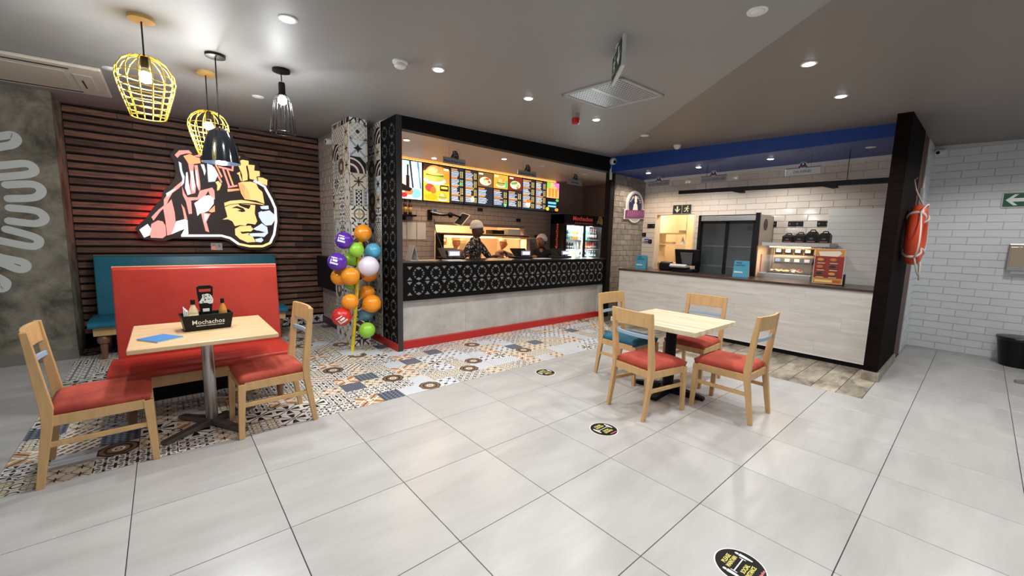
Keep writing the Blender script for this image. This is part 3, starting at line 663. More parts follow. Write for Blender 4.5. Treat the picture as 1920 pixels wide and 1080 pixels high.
for k in range(17):
    x = 2.645 - 0.0 + 0.249 * k - 0.125
    if 2.46 < x < 6.5:
        for z in (0.972, 0.78):
            inlay(TRI, fb, (x, 1.965, z + 0.074)); inlay(TRI, fb, (x, 1.965, z - 0.066), (0, PI, 0))
    x = 2.645 + 0.249 * k
    if x < 6.42:
        for z in (0.972, 0.78): inlay(MED, fb, (x, 1.965, z))
part(MB().box(2.422, 6.528, 1.955, 2.6, 1.09, 1.115), 'worktop', M('black_worktop', (14, 14, 15), 0.3, spec=0.25), oc, 0.004)
# black fretwork side screen at the end of the order counter
sp = thing('fretwork_screen', (2.35, 2.17, 0), 'tall black fretwork panel beside the patterned tile column', 'panel')
bp = part(MB().box(2.352, 2.366, 1.955, 2.404, 0.0, CZ(2.35, 2.1) - 0.005), 'board', m_board, sp, 0.001)
m_dim = M('dim_inlay', (92, 88, 84), 0.3)
for c in range(2):
    for r in range(13):
        o = add('medallion', MED.copy() if (c == 0 and r == 0) else bpy.data.objects['medallion_screen'].data, None, bp); 
        if c == 0 and r == 0:
            o.name = 'medallion_screen'; o.data.materials.clear(); o.data.materials.append(m_dim)
        o.location = (0.002, 2.07 + c * 0.21 - 2.17, 0.14 + r * 0.212); o.rotation_euler = (0, 0, -PI / 2)
bpy.data.objects['medallion_screen'].name = 'medallion'
part(MB().box(2.352, 2.366, 1.945, 1.956, 0.0, CZ(2.35, 2.1) - 0.005), 'edge_strip', M('grey_edging', (58, 56, 56), 0.5, spec=0.2), sp)
part(MB().box(2.367, 2.42, 1.945, 1.965, 0.0, 2.9), 'end_cap', MATS['grey_edging'], wwing)

# ------------------------------------------------------------------ right counter
m_plank = M('pale_oak_laminate', (222, 218, 212), 0.4, var=0.5, scale=1.5, stretch=(1, 1.0, 9), col2=(200, 196, 190), rnd=0.03, dist=0.5)
rc = thing('service_counter', (6.75, -0.2, 0), 'pale wood fronted service counter with a dark brown worktop edge', 'counter')
part(MB().box(6.44, 6.48, -1.945, 1.56, 0.07, 0.93), 'backing', m_board, rc)
for r in range(5):
    y = -1.945; n = 0; L0 = (0.55, 1.1, 0.3, 0.85, 0.7)[r]
    while y < 1.555:
        y1 = min(y + (L0 if n == 0 else 1.22), 1.56); z0 = 0.075 + r * 0.1712
        part(MB().box(6.42, 6.44, y, y1 - 0.0006, z0, z0 + 0.1706), 'plank', m_plank, rc, 0.0006, seg=1); y = y1; n += 1
part(MB().box(6.45, 6.5, -1.945, 1.56, 0, 0.075), 'kickboard', m_dark, rc)
part(MB().box(6.415, 6.425, -1.948, 1.56, 0.062, 0.075), 'edge_trim', m_white, rc)
m_top = M('dark_walnut_worktop', (78, 58, 50), 0.3, var=0.5, scale=3, stretch=(6, 1, 1))
part(MB().box(6.395, 7.05, -1.945, 1.57, 0.93, 0.96), 'worktop', m_top, rc, 0.004)
part(MB().box(6.44, 7.0, 1.53, 1.56, 0.0, 0.93), 'end_panel', M('brown_grey_laminate', (128, 118, 110), 0.5), rc)
# ------------------------------------------------------------------ chairs
m_oak = M('golden_oak', (204, 164, 112), 0.4, var=0.16, scale=4, stretch=(6, 6, 1.2), rnd=0.03)
m_slatblue = M('pale_blue_paint', (150, 172, 192), 0.45)
m_redseat = M('red_velvet', (184, 78, 58), 0.8, var=0.4, scale=5, col2=(150, 52, 40), bump=0.05, bscale=90)
m_blueseat = M('teal_velvet', (22, 102, 130), 0.75, var=0.4, scale=5, col2=(14, 76, 104), bump=0.05, bscale=90)
def cushion(w, d, h, n=14):
    """domed upholstered pad, trapezoid plan: wider at the front (front at +y)"""
    mb = MB(); top = []; N = n
    def P(i, j, z0):
        u = -1 + 2 * i / N; v = -1 + 2 * j / N
        k = 1 - 0.06 * (1 - v) / 2
        cu = max(0.0, 1 - abs(u) ** 5); cv = max(0.0, 1 - abs(v) ** 5)
        x = u * w / 2 * k * (1 - 0.015 * v * v); y = v * d / 2 * (1 - 0.02 * u * u)
        return (x, y, z0 * (0.5 + 0.5 * (cu * cv) ** 0.5))
    vs = [P(i, j, h) for j in range(N + 1) for i in range(N + 1)]
    vb = [(v[0] * 0.96, v[1] * 0.96, -0.004) for v in vs]
    f = []
    for j in range(N):
        for i in range(N):
            a = j * (N + 1) + i; f.append((a, a + 1, a + N + 2, a + N + 1))
    m = len(vs); mb.raw(vs + vb, f + [tuple(x + m for x in q[::-1]) for q in f])
    ring = [i for i in range(N + 1)] + [j * (N + 1) + N for j in range(1, N + 1)] + [N * (N + 1) + i for i in range(N - 1, -1, -1)] + [j * (N + 1) for j in range(N - 1, 0, -1)]
    for a, b in zip(ring, ring[1:] + ring[:1]): mb.f.append([a, a + m, b + m, b]); mb.m.append(0); mb.c.append(None)
    return mb
def bar(mb, p, q, w, t, w2=None, t2=None):
    """tapered square bar between p and q; w along x, t along y"""
    w2, t2 = w2 or w, t2 or t
    mb.raw([(p[0] - w / 2, p[1] - t / 2, p[2]), (p[0] + w / 2, p[1] - t / 2, p[2]), (p[0] + w / 2, p[1] + t / 2, p[2]), (p[0] - w / 2, p[1] + t / 2, p[2]),
            (q[0] - w2 / 2, q[1] - t2 / 2, q[2]), (q[0] + w2 / 2, q[1] - t2 / 2, q[2]), (q[0] + w2 / 2, q[1] + t2 / 2, q[2]), (q[0] - w2 / 2, q[1] + t2 / 2, q[2])],
           [(0, 3, 2, 1), (4, 5, 6, 7), (0, 1, 5, 4), (1, 2, 6, 5), (2, 3, 7, 6), (3, 0, 4, 7)])
    return mb
def curved_rail(z0, z1, y0, y1, sag, t, hw, n=8):
    """rail curved backwards in plan, between the posts; y at bottom y0 and at top y1"""
    mb = MB(); vs = []
    for i in range(n + 1):
        x = -hw + 2 * hw * i / n; s = sag * (1 - (x / hw) ** 2)
        for (z, y) in ((z0, y0), (z1, y1)):
            vs += [(x, y - s - t / 2, z), (x, y - s + t / 2, z)]
    f = []
    for i in range(n):
        a, b = 4 * i, 4 * i + 4
        f += [(a, b, b + 2, a + 2), (a + 1, a + 3, b + 3, b + 1), (a + 2, b + 2, b + 3, a + 3), (a, a + 1, b + 1, b)]
    f += [(0, 2, 3, 1), (4 * n, 4 * n + 1, 4 * n + 3, 4 * n + 2)]
    return mb.raw(vs, f)
HW = 0.195
def make_chair(seat_mat, label):
    """facing +y, origin on the floor under the seat centre"""
    t = thing('dining_chair', (0, 0, 0), label, 'chair', 'oak dining chairs with padded seats')
    for s in (-1, 1):
        b = MB(); bar(b, (s * HW, 0.232, 0.0), (s * HW, 0.215, 0.395), 0.028, 0.034, 0.036, 0.046); part(b, 'leg', m_oak, t, 0.003, world=False)
        mb = MB(); prof = [(-0.272, -0.238, 0.0), (-0.224, -0.178, 0.36), (-0.224, -0.172, 0.44), (-0.262, -0.232, 0.885)]; vs = []
        for (ya, yb, z) in prof:
            w = 0.013 if z == 0 else 0.018
            vs += [(s * HW - w, ya, z), (s * HW + w, ya, z), (s * HW + w, yb, z), (s * HW - w, yb, z)]
        f = [(0, 3, 2, 1), (12, 13, 14, 15)]
        for k in range(3):
            a = 4 * k
            for i in range(4): f.append((a + i, a + (i + 1) % 4, a + 4 + (i + 1) % 4, a + 4 + i))
        part(mb.raw(vs, f), 'leg', m_oak, t, 0.003, world=False)
        part(MB().box(s * HW - 0.013, s * HW + 0.013, -0.2, 0.2, 0.345, 0.405), 'side_rail', m_oak, t, 0.003, world=False)
        part(MB().box(s * HW - 0.010, s * HW + 0.010, -0.215, 0.215, 0.225, 0.255), 'stretcher', m_oak, t, 0.003, world=False)
    part(MB().box(-HW, HW, 0.2, 0.224, 0.345, 0.405), 'front_rail', m_oak, t, 0.003, world=False)
    part(MB().box(-HW, HW, -0.215, -0.19, 0.345, 0.405), 'back_rail', m_oak, t, 0.003, world=False)
    part(curved_rail(0.765, 0.885, -0.233, -0.245, 0.028, 0.02, HW + 0.004), 'backrest', m_oak, t, 0.003, world=False)
    sl = part(curved_rail(0.672, 0.702, -0.222, -0.225, 0.028, 0.014, HW - 0.012), 'back_slat', m_slatblue, t, 0.002, world=False); sl['label'] = 'pale blue painted slat'
    c = part(cushion(0.43, 0.44, 0.068), 'seat', seat_mat, t, 0, True, world=False); c.location = (0, 0.018, 0.402)
    return t
ch = make_chair(m_redseat, 'red seated oak chair drawn up at the left end of the bench table')
def put(o, x, y, rz): o.location = (x, y, 0); o.rotation_euler = (0, 0, rz); return o
# foot centres measured on the floor: rear feet 0.255 behind the origin, front feet 0.232 ahead
put(ch, -0.145, 0.785, -PI / 2 + 0.03)
c2 = copy_tree(ch); c2['label'] = 'red seated oak chair at the right end of the bench table'; put(c2, 0.765, 0.765, PI / 2 + 0.04)
cB = copy_tree(ch); cB['label'] = 'red seated oak chair with its back to the camera at the right table'; put(cB, 3.355, -0.885, -PI / 2 - 0.17)
cC = copy_tree(ch); cC['label'] = 'red seated oak chair on the near right side of the right table'; put(cC, 3.91, -1.355, -0.02)
cD = copy_tree(ch); cD['label'] = 'red seated oak chair between the right table and the pale wood counter'; put(cD, 4.43, -0.77, PI / 2 + 0.02)
cA = make_chair(m_blueseat, 'teal seated oak chair at the far left side of the right table'); put(cA, 3.93, -0.295, PI - 0.03)

# ------------------------------------------------------------------ left table
m_beech = M('pale_beech_top', (218, 188, 146), 0.35, var=0.3, scale=3, stretch=(1, 7, 1), col2=(206, 174, 130))
m_steel = M('brushed_steel', (186, 182, 178), 0.32, metal=0.9)
tb = thing('bistro_table', (0.405, 0.95, 0), 'pale beech table on a steel pedestal in front of the red bench', 'table')
part(MB().box(0.0, 0.795, 0.545, 1.36, 0.7, 0.73), 'tabletop', m_beech, tb, 0.006)
part(MB().lathe([(0.035, 0.05), (0.038, 0.055), (0.038, 0.695), (0.05, 0.7)], 24, (0.405, 0.95, 0)), 'pedestal', m_steel, tb, 0, AUTO)
m_base = M('dark_cast_base', (86, 80, 74), 0.45, metal=0.3)
for a in (0.55, 2.12, 3.69, 5.26):
    mb = MB(); c, s = math.cos(a), math.sin(a)
    for (r0, r1) in ((0.0, 0.33),):
        w0, w1 = 0.03, 0.028; n = Vector((-s, c, 0)); d = Vector((c, s, 0)); o = Vector((0.405, 0.95, 0))
        A = [o + n * w0, o - n * w0, o + d * r1 - n * w1, o + d * r1 + n * w1]
        mb.raw([(p.x, p.y, z) for p, z in zip(A, (0.02, 0.02, 0.0, 0.0))] + [(p.x, p.y, z) for p, z in zip(A, (0.062, 0.062, 0.024, 0.024))], [(0, 3, 2, 1), (4, 5, 6, 7), (0, 1, 5, 4), (1, 2, 6, 5), (2, 3, 7, 6), (3, 0, 4, 7)])
    part(mb, 'foot', m_base, tb, 0.004)
# right table
m_butcher = M('limed_butcher_block', (216, 208, 180), 0.45, var=0.3, scale=4, stretch=(12, 1, 1), col2=(192, 180, 146), rnd=0.2)
t2 = thing('square_table', (3.87, -0.81, 0), 'square pale striped butcher block table with a black pedestal', 'table')
for k in range(14):
    x0 = 3.455 + k * 0.0593
    part(MB().box(x0, x0 + 0.0588, -1.225, -0.395, 0.678, 0.718), 'stave', m_butcher, t2, 0.002, seg=1)
part(MB().lathe([(0.05, 0.03), (0.05, 0.66), (0.16, 0.668), (0.16, 0.677)], 20, (3.87, -0.81, 0)), 'pedestal', m_dark, t2, 0, AUTO)
for a in range(4):
    an = a * PI / 2 + 0.12; d = Vector((math.cos(an), math.sin(an), 0)); n = Vector((-d.y, d.x, 0)); o = Vector((3.87, -0.81, 0))
    A = [o + n * 0.045, o - n * 0.045, o + d * 0.34 - n * 0.03, o + d * 0.34 + n * 0.03]
    part(MB().raw([(p.x, p.y, 0) for p in A] + [(p.x, p.y, z) for p, z in zip(A, (0.085, 0.085, 0.03, 0.03))], [(0, 3, 2, 1), (4, 5, 6, 7), (0, 1, 5, 4), (1, 2, 6, 5), (2, 3, 7, 6), (3, 0, 4, 7)]), 'foot', m_dark, t2, 0.006)

# ------------------------------------------------------------------ upholstered benches
m_redvinyl = M('red_vinyl', (176, 56, 42), 0.32, var=0.25, scale=2.5, col2=(160, 42, 33), bump=0.03, bscale=14)
m_bluevinyl = M('teal_vinyl', (30, 112, 136), 0.35, var=0.25, scale=3, col2=(22, 94, 118))
m_turned = M('turned_wood', (120, 84, 62), 0.4, var=0.3, scale=6)
def bench(name, x0, x1, yf, yb, ztop, mat, label):
    t = thing(name, ((x0 + x1) / 2, (yf + yb) / 2, 0), label, 'bench')
    # padded back, leaning
    lean = 0.075; th = 0.09; mb = MB()
    A = [(yb, 0.43), (yb + lean, ztop - 0.015), (yb + lean + 0.015, ztop), (yb + lean + th - 0.01, ztop), (yb + lean + th, ztop - 0.02), (yb + th, 0.36), (yb, 0.36)]
    mb.prism(A, x0, x1, lambda u, v, d: (d, u, v)); part(mb, 'backrest', mat, t, 0.012, AUTO, 3)
    mb = MB(); A = [(yb + th, 0.2), (yb + lean + th, ztop + 0.004), (yb + lean + th + 0.02, ztop + 0.004), (yb + th + 0.02, 0.2)]
    mb.prism(A, x0 - 0.004, x1 + 0.012, lambda u, v, d: (d, u, v)); part(mb, 'back_frame', m_oak, t, 0.002)
    mb = MB(); N = 24; D = yb + 0.02 - yf; vs = []                       # domed seat with a drooping front edge
    prof = [(0.0, 0.368), (-0.012, 0.395), (-0.004, 0.425), (0.04, 0.44), (0.16, 0.445), (0.34, 0.442), (D, 0.432), (D, 0.365)]
    mb.prism([(yf + a, z) for a, z in prof], x0 - 0.035, x1 + 0.005, lambda u, v, d: (d, u, v)); part(mb, 'seat', mat, t, 0.01, AUTO, 3)
    part(MB().box(x0, x1 - 0.02, yf + 0.05, yf + 0.075, 0.275, 0.366), 'seat_rail', m_oak, t, 0.003)
    for x in (x0 + 0.01, x1 - 0.045): part(MB().box(x, x + 0.022, yf + 0.075, yb + 0.09, 0.275, 0.366), 'seat_rail', m_oak, t, 0.003)
    for x in (x0 + 0.07, x1 - 0.09):
        for y in (yf + 0.11, yb + 0.04):
            part(MB().lathe([(0.016, 0.0), (0.022, 0.01), (0.026, 0.05), (0.032, 0.15), (0.03, 0.175), (0.048, 0.19), (0.054, 0.225), (0.045, 0.255), (0.03, 0.275)], 16, (x, y, 0)), 'leg', m_turned, t, 0, AUTO)
    return t
rb = bench('red_bench', -0.115, 1.01, 1.17, 1.62, 1.14, m_redvinyl, 'red vinyl high backed bench behind the beech table')
part(MB().box(-0.1, 0.98, 1.66, 1.68, 0.03, 0.37), 'back_panel', m_dark, rb)  # black sheet put in for the deep shadow under the seat
bb = bench('blue_bench', -0.43, 1.44, 3.42, 4.0, 1.12, m_bluevinyl, 'long teal vinyl bench against the timber slat wall')
part(MB().box(-0.4, 1.4, 4.06, 4.08, 0.03, 0.37), 'back_panel', m_dark, bb)  # the same black shadow sheet, under the teal seat

# ------------------------------------------------------------------ things on the left table
m_blackpl = M('black_plastic', (14, 13, 14), 0.4, spec=0.25)
m_wht = M('white_print', (236, 236, 232), 0.5)
cd = thing('condiment_caddy', (0.415, 1.0, 0.73), 'black condiment caddy with a tall handle on the beech table', 'caddy', rz=0.08)
mb = MB(); W0, W1, D0, D1, H = 0.133, 0.152, 0.07, 0.085, 0.115
b4 = lambda w, d, z: [(-w, -d, z), (w, -d, z), (w, d, z), (-w, d, z)]
vo = b4(W0, D0, 0) + b4(W1, D1, H); vi = b4(W1 - 0.006, D1 - 0.006, H) + b4(W0 - 0.006, D0 - 0.006, 0.012)
mb.raw(vo + vi, [(0, 3, 2, 1), (0, 1, 5, 4), (1, 2, 6, 5), (2, 3, 7, 6), (3, 0, 4, 7), (4, 5, 9, 8), (5, 6, 10, 9), (6, 7, 11, 10), (7, 4, 8, 11), (8, 9, 13, 12), (9, 10, 14, 13), (10, 11, 15, 14), (11, 8, 12, 15), (12, 13, 14, 15)])
part(mb, 'tray', m_blackpl, cd, 0.002, world=False)
mb = MB(); fn = lambda u, v, d: (u, d, v)                       # upright handle plate with a slot
for poly in ([(-0.032, 0.1), (0.032, 0.1), (0.046, 0.27), (-0.046, 0.27)], [(-0.046, 0.27), (-0.034, 0.27), (-0.036, 0.292), (-0.049, 0.305)], [(0.034, 0.27), (0.046, 0.27), (0.049, 0.305), (0.036, 0.292)], [(-0.049, 0.305), (-0.036, 0.292), (0.036, 0.292), (0.049, 0.305), (0.03, 0.318), (-0.03, 0.318)], [(-0.028, 0.012), (0.028, 0.012), (0.032, 0.1), (-0.032, 0.1)]):
    mb.prism(poly, -0.006, 0.006, fn)
part(mb, 'handle', m_blackpl, cd, 0.001, world=False)
def head_emblem(sc_, cols=((232, 232, 228), (30, 28, 28))):
    """the feathered-head emblem in small, from the sign outlines"""
    cv = Canvas(0.0003); cv.poly([(x * sc_, y * sc_) for x, y in SIGN_PLATE], cols[0])
    for k, (c, p) in enumerate(SIGN_SHAPES):
        if c == (62, 36, 28) or k % 3 == 1: cv.poly([(x * sc_, y * sc_) for x, y in p], cols[1])
    return cv
e = head_emblem(0.055).obj('emblem', print_mat('print'), cd, frame((0.0, -0.0075, 0.215), (1, 0, 0), (0, 0, 1))); e['label'] = 'white feathered head emblem'
slope = Vector((0, -(D1 - D0), H)).normalized()
lettering('Mochachos', 0.045, m_wht, cd, frame((0.0, -0.0815, 0.062), (1, 0, 0), slope), 0.001, 0.0002, width=0.19)
lettering('MEXICAN CHICKEN FIESTA', 0.01, m_wht, cd, frame((0.01, -0.0775, 0.036), (1, 0, 0), slope), 0.0008, 0.0002, width=0.165)
part(MB().box(-0.02, 0.02, -0.008, -0.006, 0.125, 0.148), 'label_patch', m_wht, cd, 0.003, world=False)
def bottle_mb(r, h, neck=0.3):
    return MB().lathe([(r * 0.9, 0.0), (r, 0.006), (r, h * 0.55), (r * 0.95, h * 0.6), (r * 0.42, h * 0.8), (r * 0.38, h * 0.86)], 16)
def sauce(name, x, y, z, r, h, body, cap, label, cat='bottle', group=None, lab=None):
    t = thing(name, (x, y, z), label, cat, group)
    part(bottle_mb(r, h), 'bottle_body', body, t, 0, AUTO, world=False)
    part(MB().lathe([(r * 0.46, h * 0.84), (r * 0.46, h), (r * 0.4, h * 1.01)], 14), 'cap', cap, t, 0, AUTO, world=False)
    if lab: part(MB().lathe([(r * 1.01, h * 0.14), (r * 1.01, h * 0.5)], 16), 'paper_label', lab, t, 0, True, world=False)
    return t
m_cream = M('cream_sauce', (220, 196, 158), 0.3); m_amber = M('amber_sauce', (206, 142, 60), 0.3)
sauce('sauce_bottle', 0.34, 0.985, 0.743, 0.03, 0.205, m_cream, m_blackpl, 'cream sauce bottle with a black cap left of the caddy handle', lab=M('kraft_label', (206, 178, 140), 0.6))
sauce('sauce_bottle', 0.515, 1.0, 0.743, 0.026, 0.2, m_amber, m_blackpl, 'amber sauce bottle with a black cap right of the caddy handle')
nk = thing('paper_napkin', (0.295, 0.96, 0.745), 'folded white paper napkins standing in the black caddy', 'napkin')
for k in range(3): part(MB().box(-0.012 + k * 0.009, -0.006 + k * 0.009, -0.04, 0.04, 0, 0.155 - k * 0.012), 'sheet', m_wht, nk, 0.001, world=False)
fo = thing('blue_folder', (0.153, 0.78, 0.731), 'blue covered booklet lying on the beech table', 'booklet', rz=0.6)
part(MB().box(-0.078, 0.078, -0.09, 0.09, 0.0, 0.006), 'pages', m_wht, fo, 0, world=False)
part(MB().box(-0.08, 0.08, -0.092, 0.092, 0.006, 0.009), 'cover', M('blue_cover', (62, 132, 190), 0.4), fo, 0.0008, world=False)
m_stick = M('white_stick', (236, 234, 230), 0.4)
# ------------------------------------------------------------------ ceiling fixtures (each lamp carries its own light)
NEUTRAL = (1.0, 0.985, 0.965); WARM = (1.0, 0.62, 0.34); WARM2 = (1.0, 0.80, 0.60); COOL = (0.92, 0.97, 1.0)
m_lens_on = M('lit_lamp_lens', (255, 250, 240), 0.3, emit=22); m_lens_off = M('unlit_lamp_lens', (226, 224, 220), 0.3)
m_bezel = M('white_bezel', (224, 223, 220), 0.4)
def downlight(x, y, z, label, on=True, P=100, col=NEUTRAL, group='recessed ceiling downlights', size=150, r=0.052):
    t = thing('downlight', (x, y, z), label, 'downlight', group)
    part(MB().lathe([(r * 0.72, 0.0), (r * 0.74, -0.006), (r, -0.005), (r * 1.03, 0.0)], 24), 'bezel', m_bezel, t, 0, AUTO, world=False)
    part(MB().lathe([(r * 0.78, -0.004), (r * 0.6, -0.009), (r * 0.3, -0.011), (0.001, -0.0115)], 24), 'lens', m_lens_on if on else m_lens_off, t, 0, True, world=False)
    if on: spot('lamp', (0, 0, -0.02), P, col, size, 0.5, 0.05, parent=t)
    return t
def dl(x, y, label, on=True, P=100, **k): return downlight(x, y, CZ(x, y) - 0.001, label, on, P, **k)
MAINP = 74
dl(0.869, 0.251, 'lit ceiling downlight above the beech table near the photo top', P=MAINP)
dl(1.971, 0.338, 'lit ceiling downlight beside the round smoke detector', P=MAINP)
dl(3.004, 0.384, 'lit ceiling downlight left of the perforated air vent', P=MAINP)
dl(4.118, 0.425, 'lit ceiling downlight just right of the red alarm', P=MAINP)
dl(3.852, -1.703, 'brightest lit ceiling downlight right of the hanging exit sign', P=MAINP * 1.35)
dl(4.921, -1.69, 'lit ceiling downlight nearest the dark timber end panel', P=MAINP * 1.35)
dl(2.784, -1.718, 'unlit round downlight at the top right of the ceiling', False)
dl(5.258, 0.491, 'small unlit downlight at the joint of the two ceiling colours', False)
dl(1.034, 2.34, 'small unlit downlight left of the black wire pendant', False)
dl(-0.05, 2.32, 'small unlit downlight beside the ceiling air conditioner', False)
for k, (x, y) in enumerate(((1.7, -1.72), (0.6, -1.72), (5.6, -3.2), (3.2, -3.6), (1.2, -3.6), (7.2, -3.0))):  # unseen downlights outside the view, added to brighten the room
    z = CZ(x, y) - 0.001
    part(MB().lathe([(0.038, 0.0), (0.039, -0.006), (0.052, -0.005), (0.054, 0.0)], 24, (x, y, z)), 'added_bezel', m_bezel, ceiling, 0, AUTO)
    part(MB().lathe([(0.001, -0.006), (0.038, -0.006)], 24, (x, y, z)), 'added_lens', m_lens_on, ceiling, 0, True)
    spot('lamp', (x, y, z - 0.014), MAINP, NEUTRAL, 150, 0.5, 0.05)
for (x, y, l, on) in ((2.80, 2.60, 'warm downlight nearest the fretwork screen in the order kitchen', 1), (4.54, 2.62, 'warm downlight at the middle of the order kitchen', 1), (3.71, 3.45, 'warm downlight right above the burger menu screen', 1),
                      (5.40, 2.61, 'unlit downlight right of the middle one in the order kitchen', 0), (6.60, 2.62, 'unlit downlight at the drinks fridge end of the order kitchen', 0)):
    downlight(x, y, 2.739, l, bool(on), 34, (1.0, 0.70, 0.46), 'downlights over the order kitchen')
for (y, l, on) in ((1.48, 'lit downlight in the blue bulkhead nearest the stone wall', 1), (0.558, 'lit downlight in the blue bulkhead above the doorway', 1), (-0.498, 'lit downlight in the blue bulkhead near the deliveries sign', 1), (-1.611, 'unlit downlight in the blue bulkhead nearest the dark panel', 0)):
    downlight(7.03, y, 2.699, l, bool(on), 56, WARM2 if y > 1 else (1.0, 0.95, 0.9), 'downlights in the blue bulkhead')

# pendants
m_yellow = M('yellow_wire', (226, 190, 60), 0.4); m_blackwire = M('black_wire', (26, 26, 28), 0.35, metal=0.4)
m_cord = M('black_cord', (30, 28, 28), 0.6); m_rosewood = M('pine_ceiling_rose', (208, 170, 104), 0.5)
m_bulb = M('glowing_bulb', (255, 250, 240), 0.3, emit=40)
def pendant(x, y, label, rose, ztop, kind):
    zc = CZ(x, y); t = thing('pendant_lamp', (x, y, zc), label, 'pendant lamp', 'pendant lamps over the benches')
    part(MB().lathe([(0.066, 0.0), (0.066, -0.022), (0.03, -0.027), (0.001, -0.027)], 24), 'ceiling_rose', rose, t, 0, AUTO, world=False)
    part(MB().tube([(0, 0, -0.02), (0, 0, ztop - zc + 0.01)], 0.0045, 8), 'cord', m_cord, t, 0, True, world=False)
    z0 = ztop - zc
    if kind == 'cage':
        prof = [(0.012, 0.0), (0.07, -0.012), (0.115, -0.045), (0.142, -0.095), (0.147, -0.14), (0.135, -0.2), (0.118, -0.26), (0.098, -0.33), (0.086, -0.368)]
        mb = MB(); n = 14
        for k in range(n):
            a = 2 * PI * k / n; mb.tube([(r * math.cos(a), r * math.sin(a), z0 + z) for r, z in prof], 0.0034, 5)
        for r, z in ((0.142, -0.12), (0.139, -0.165), (0.133, -0.205), (0.122, -0.245), (0.112, -0.285), (0.1, -0.325), (0.086, -0.368), (0.014, 0.0)):
            mb.tube([(r * math.cos(2 * PI * k / 28), r * math.sin(2 * PI * k / 28), z0 + z) for k in range(28)], 0.0034, 5, closed=True)
        part(mb, 'wire_shade', m_yellow, t, 0, True, world=False)
        part(MB().lathe([(0.02, z0 + 0.005), (0.022, z0 - 0.06), (0.018, z0 - 0.07)], 14), 'lamp_holder', m_blackpl, t, 0, AUTO, world=False)
        zb = z0 - 0.125; P = 30
    elif kind == 'bell':
        part(MB().lathe([(0.02, z0 + 0.0), (0.03, z0 - 0.005), (0.07, z0 - 0.03), (0.095, z0 - 0.09), (0.112, z0 - 0.17), (0.128, z0 - 0.265), (0.125, z0 - 0.265), (0.108, z0 - 0.17), (0.09, z0 - 0.09), (0.06, z0 - 0.035), (0.02, z0 - 0.01)], 32), 'shade', M('black_enamel', (16, 20, 26), 0.12, coat=0.5), t, 0, AUTO, world=False)
        zb = z0 - 0.22; P = 26
    else:
        part(MB().lathe([(0.022, z0 + 0.0), (0.026, z0 - 0.01), (0.026, z0 - 0.1), (0.02, z0 - 0.105)], 16), 'lamp_holder', m_blackpl, t, 0, AUTO, world=False)
        mb = MB(); n = 16
        for k in range(n):
            a = 2 * PI * k / n; mb.tube([(r * math.cos(a), r * math.sin(a), z0 + z) for r, z in ((0.026, -0.09), (0.05, -0.115), (0.066, -0.15), (0.098, -0.405))], 0.0024, 5)
        for r, z in ((0.066, -0.15), (0.098, -0.405)): mb.tube([(r * math.cos(2 * PI * k / 28), r * math.sin(2 * PI * k / 28), z0 + z) for k in range(28)], 0.0024, 5, closed=True)
        part(mb, 'wire_shade', m_blackwire, t, 0, True, world=False)
        zb = z0 - 0.14; P = 14
    part(MB().ball((0, 0, zb), 0.036), 'bulb', m_bulb, t, 0, True, world=False)
    point('lamp', (0, 0, zb - 0.05), P, COOL, 0.03, t)
    return t
pendant(0.185, 0.882, 'yellow wire cage pendant nearest the camera', m_rosewood, 2.52, 'cage')
pendant(0.567, 1.827, 'yellow wire cage pendant partly behind the black bell lamp', m_rosewood, 2.474, 'cage')
pendant(0.59, 1.283, 'black bell shaped pendant in front of the illuminated head sign', m_blackpl, 2.238, 'bell')
pendant(1.033, 1.274, 'black open wire pendant right of the head sign', m_blackpl, 2.682, 'open')

# perforated air vent
cx, cy = 3.47, -0.265
vt = thing('air_vent', (cx, cy, CZ(cx, cy)), 'square perforated metal air vent in the ceiling', 'vent', rot=(0.034, -0.028, 0))
h = 0.335
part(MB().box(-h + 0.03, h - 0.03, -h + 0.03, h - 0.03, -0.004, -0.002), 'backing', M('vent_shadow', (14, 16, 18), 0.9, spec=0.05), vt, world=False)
m_al = M('satin_aluminium', (188, 192, 194), 0.35, metal=0.6)
for a in (0, 1, 2, 3):
    b = MB().box(-h, h, h - 0.036, h, -0.014, 0.0); o = part(b, 'frame_side', M('vent_frame', (168, 168, 168), 0.5), vt, 0.003, world=False); o.rotation_euler = (0, 0, a * PI / 2)
part(MB().box(-h + 0.036, h - 0.036, -0.018, 0.018, -0.012, -0.002), 'middle_bar', m_al, vt, 0.002, world=False)
mb = MB(); n = 18; s = 2 * (h - 0.036) / n
for k in range(n + 1):
    p = -(h - 0.036) + k * s
    mb.box(p - 0.0085, p + 0.0085, -h + 0.036, h - 0.036, -0.0085, -0.0065); mb.box(-h + 0.036, h - 0.036, p - 0.0085, p + 0.0085, -0.0088, -0.0064)
g = part(mb, 'perforated_plate', m_al, vt, world=False); g['kind'] = 'stuff'

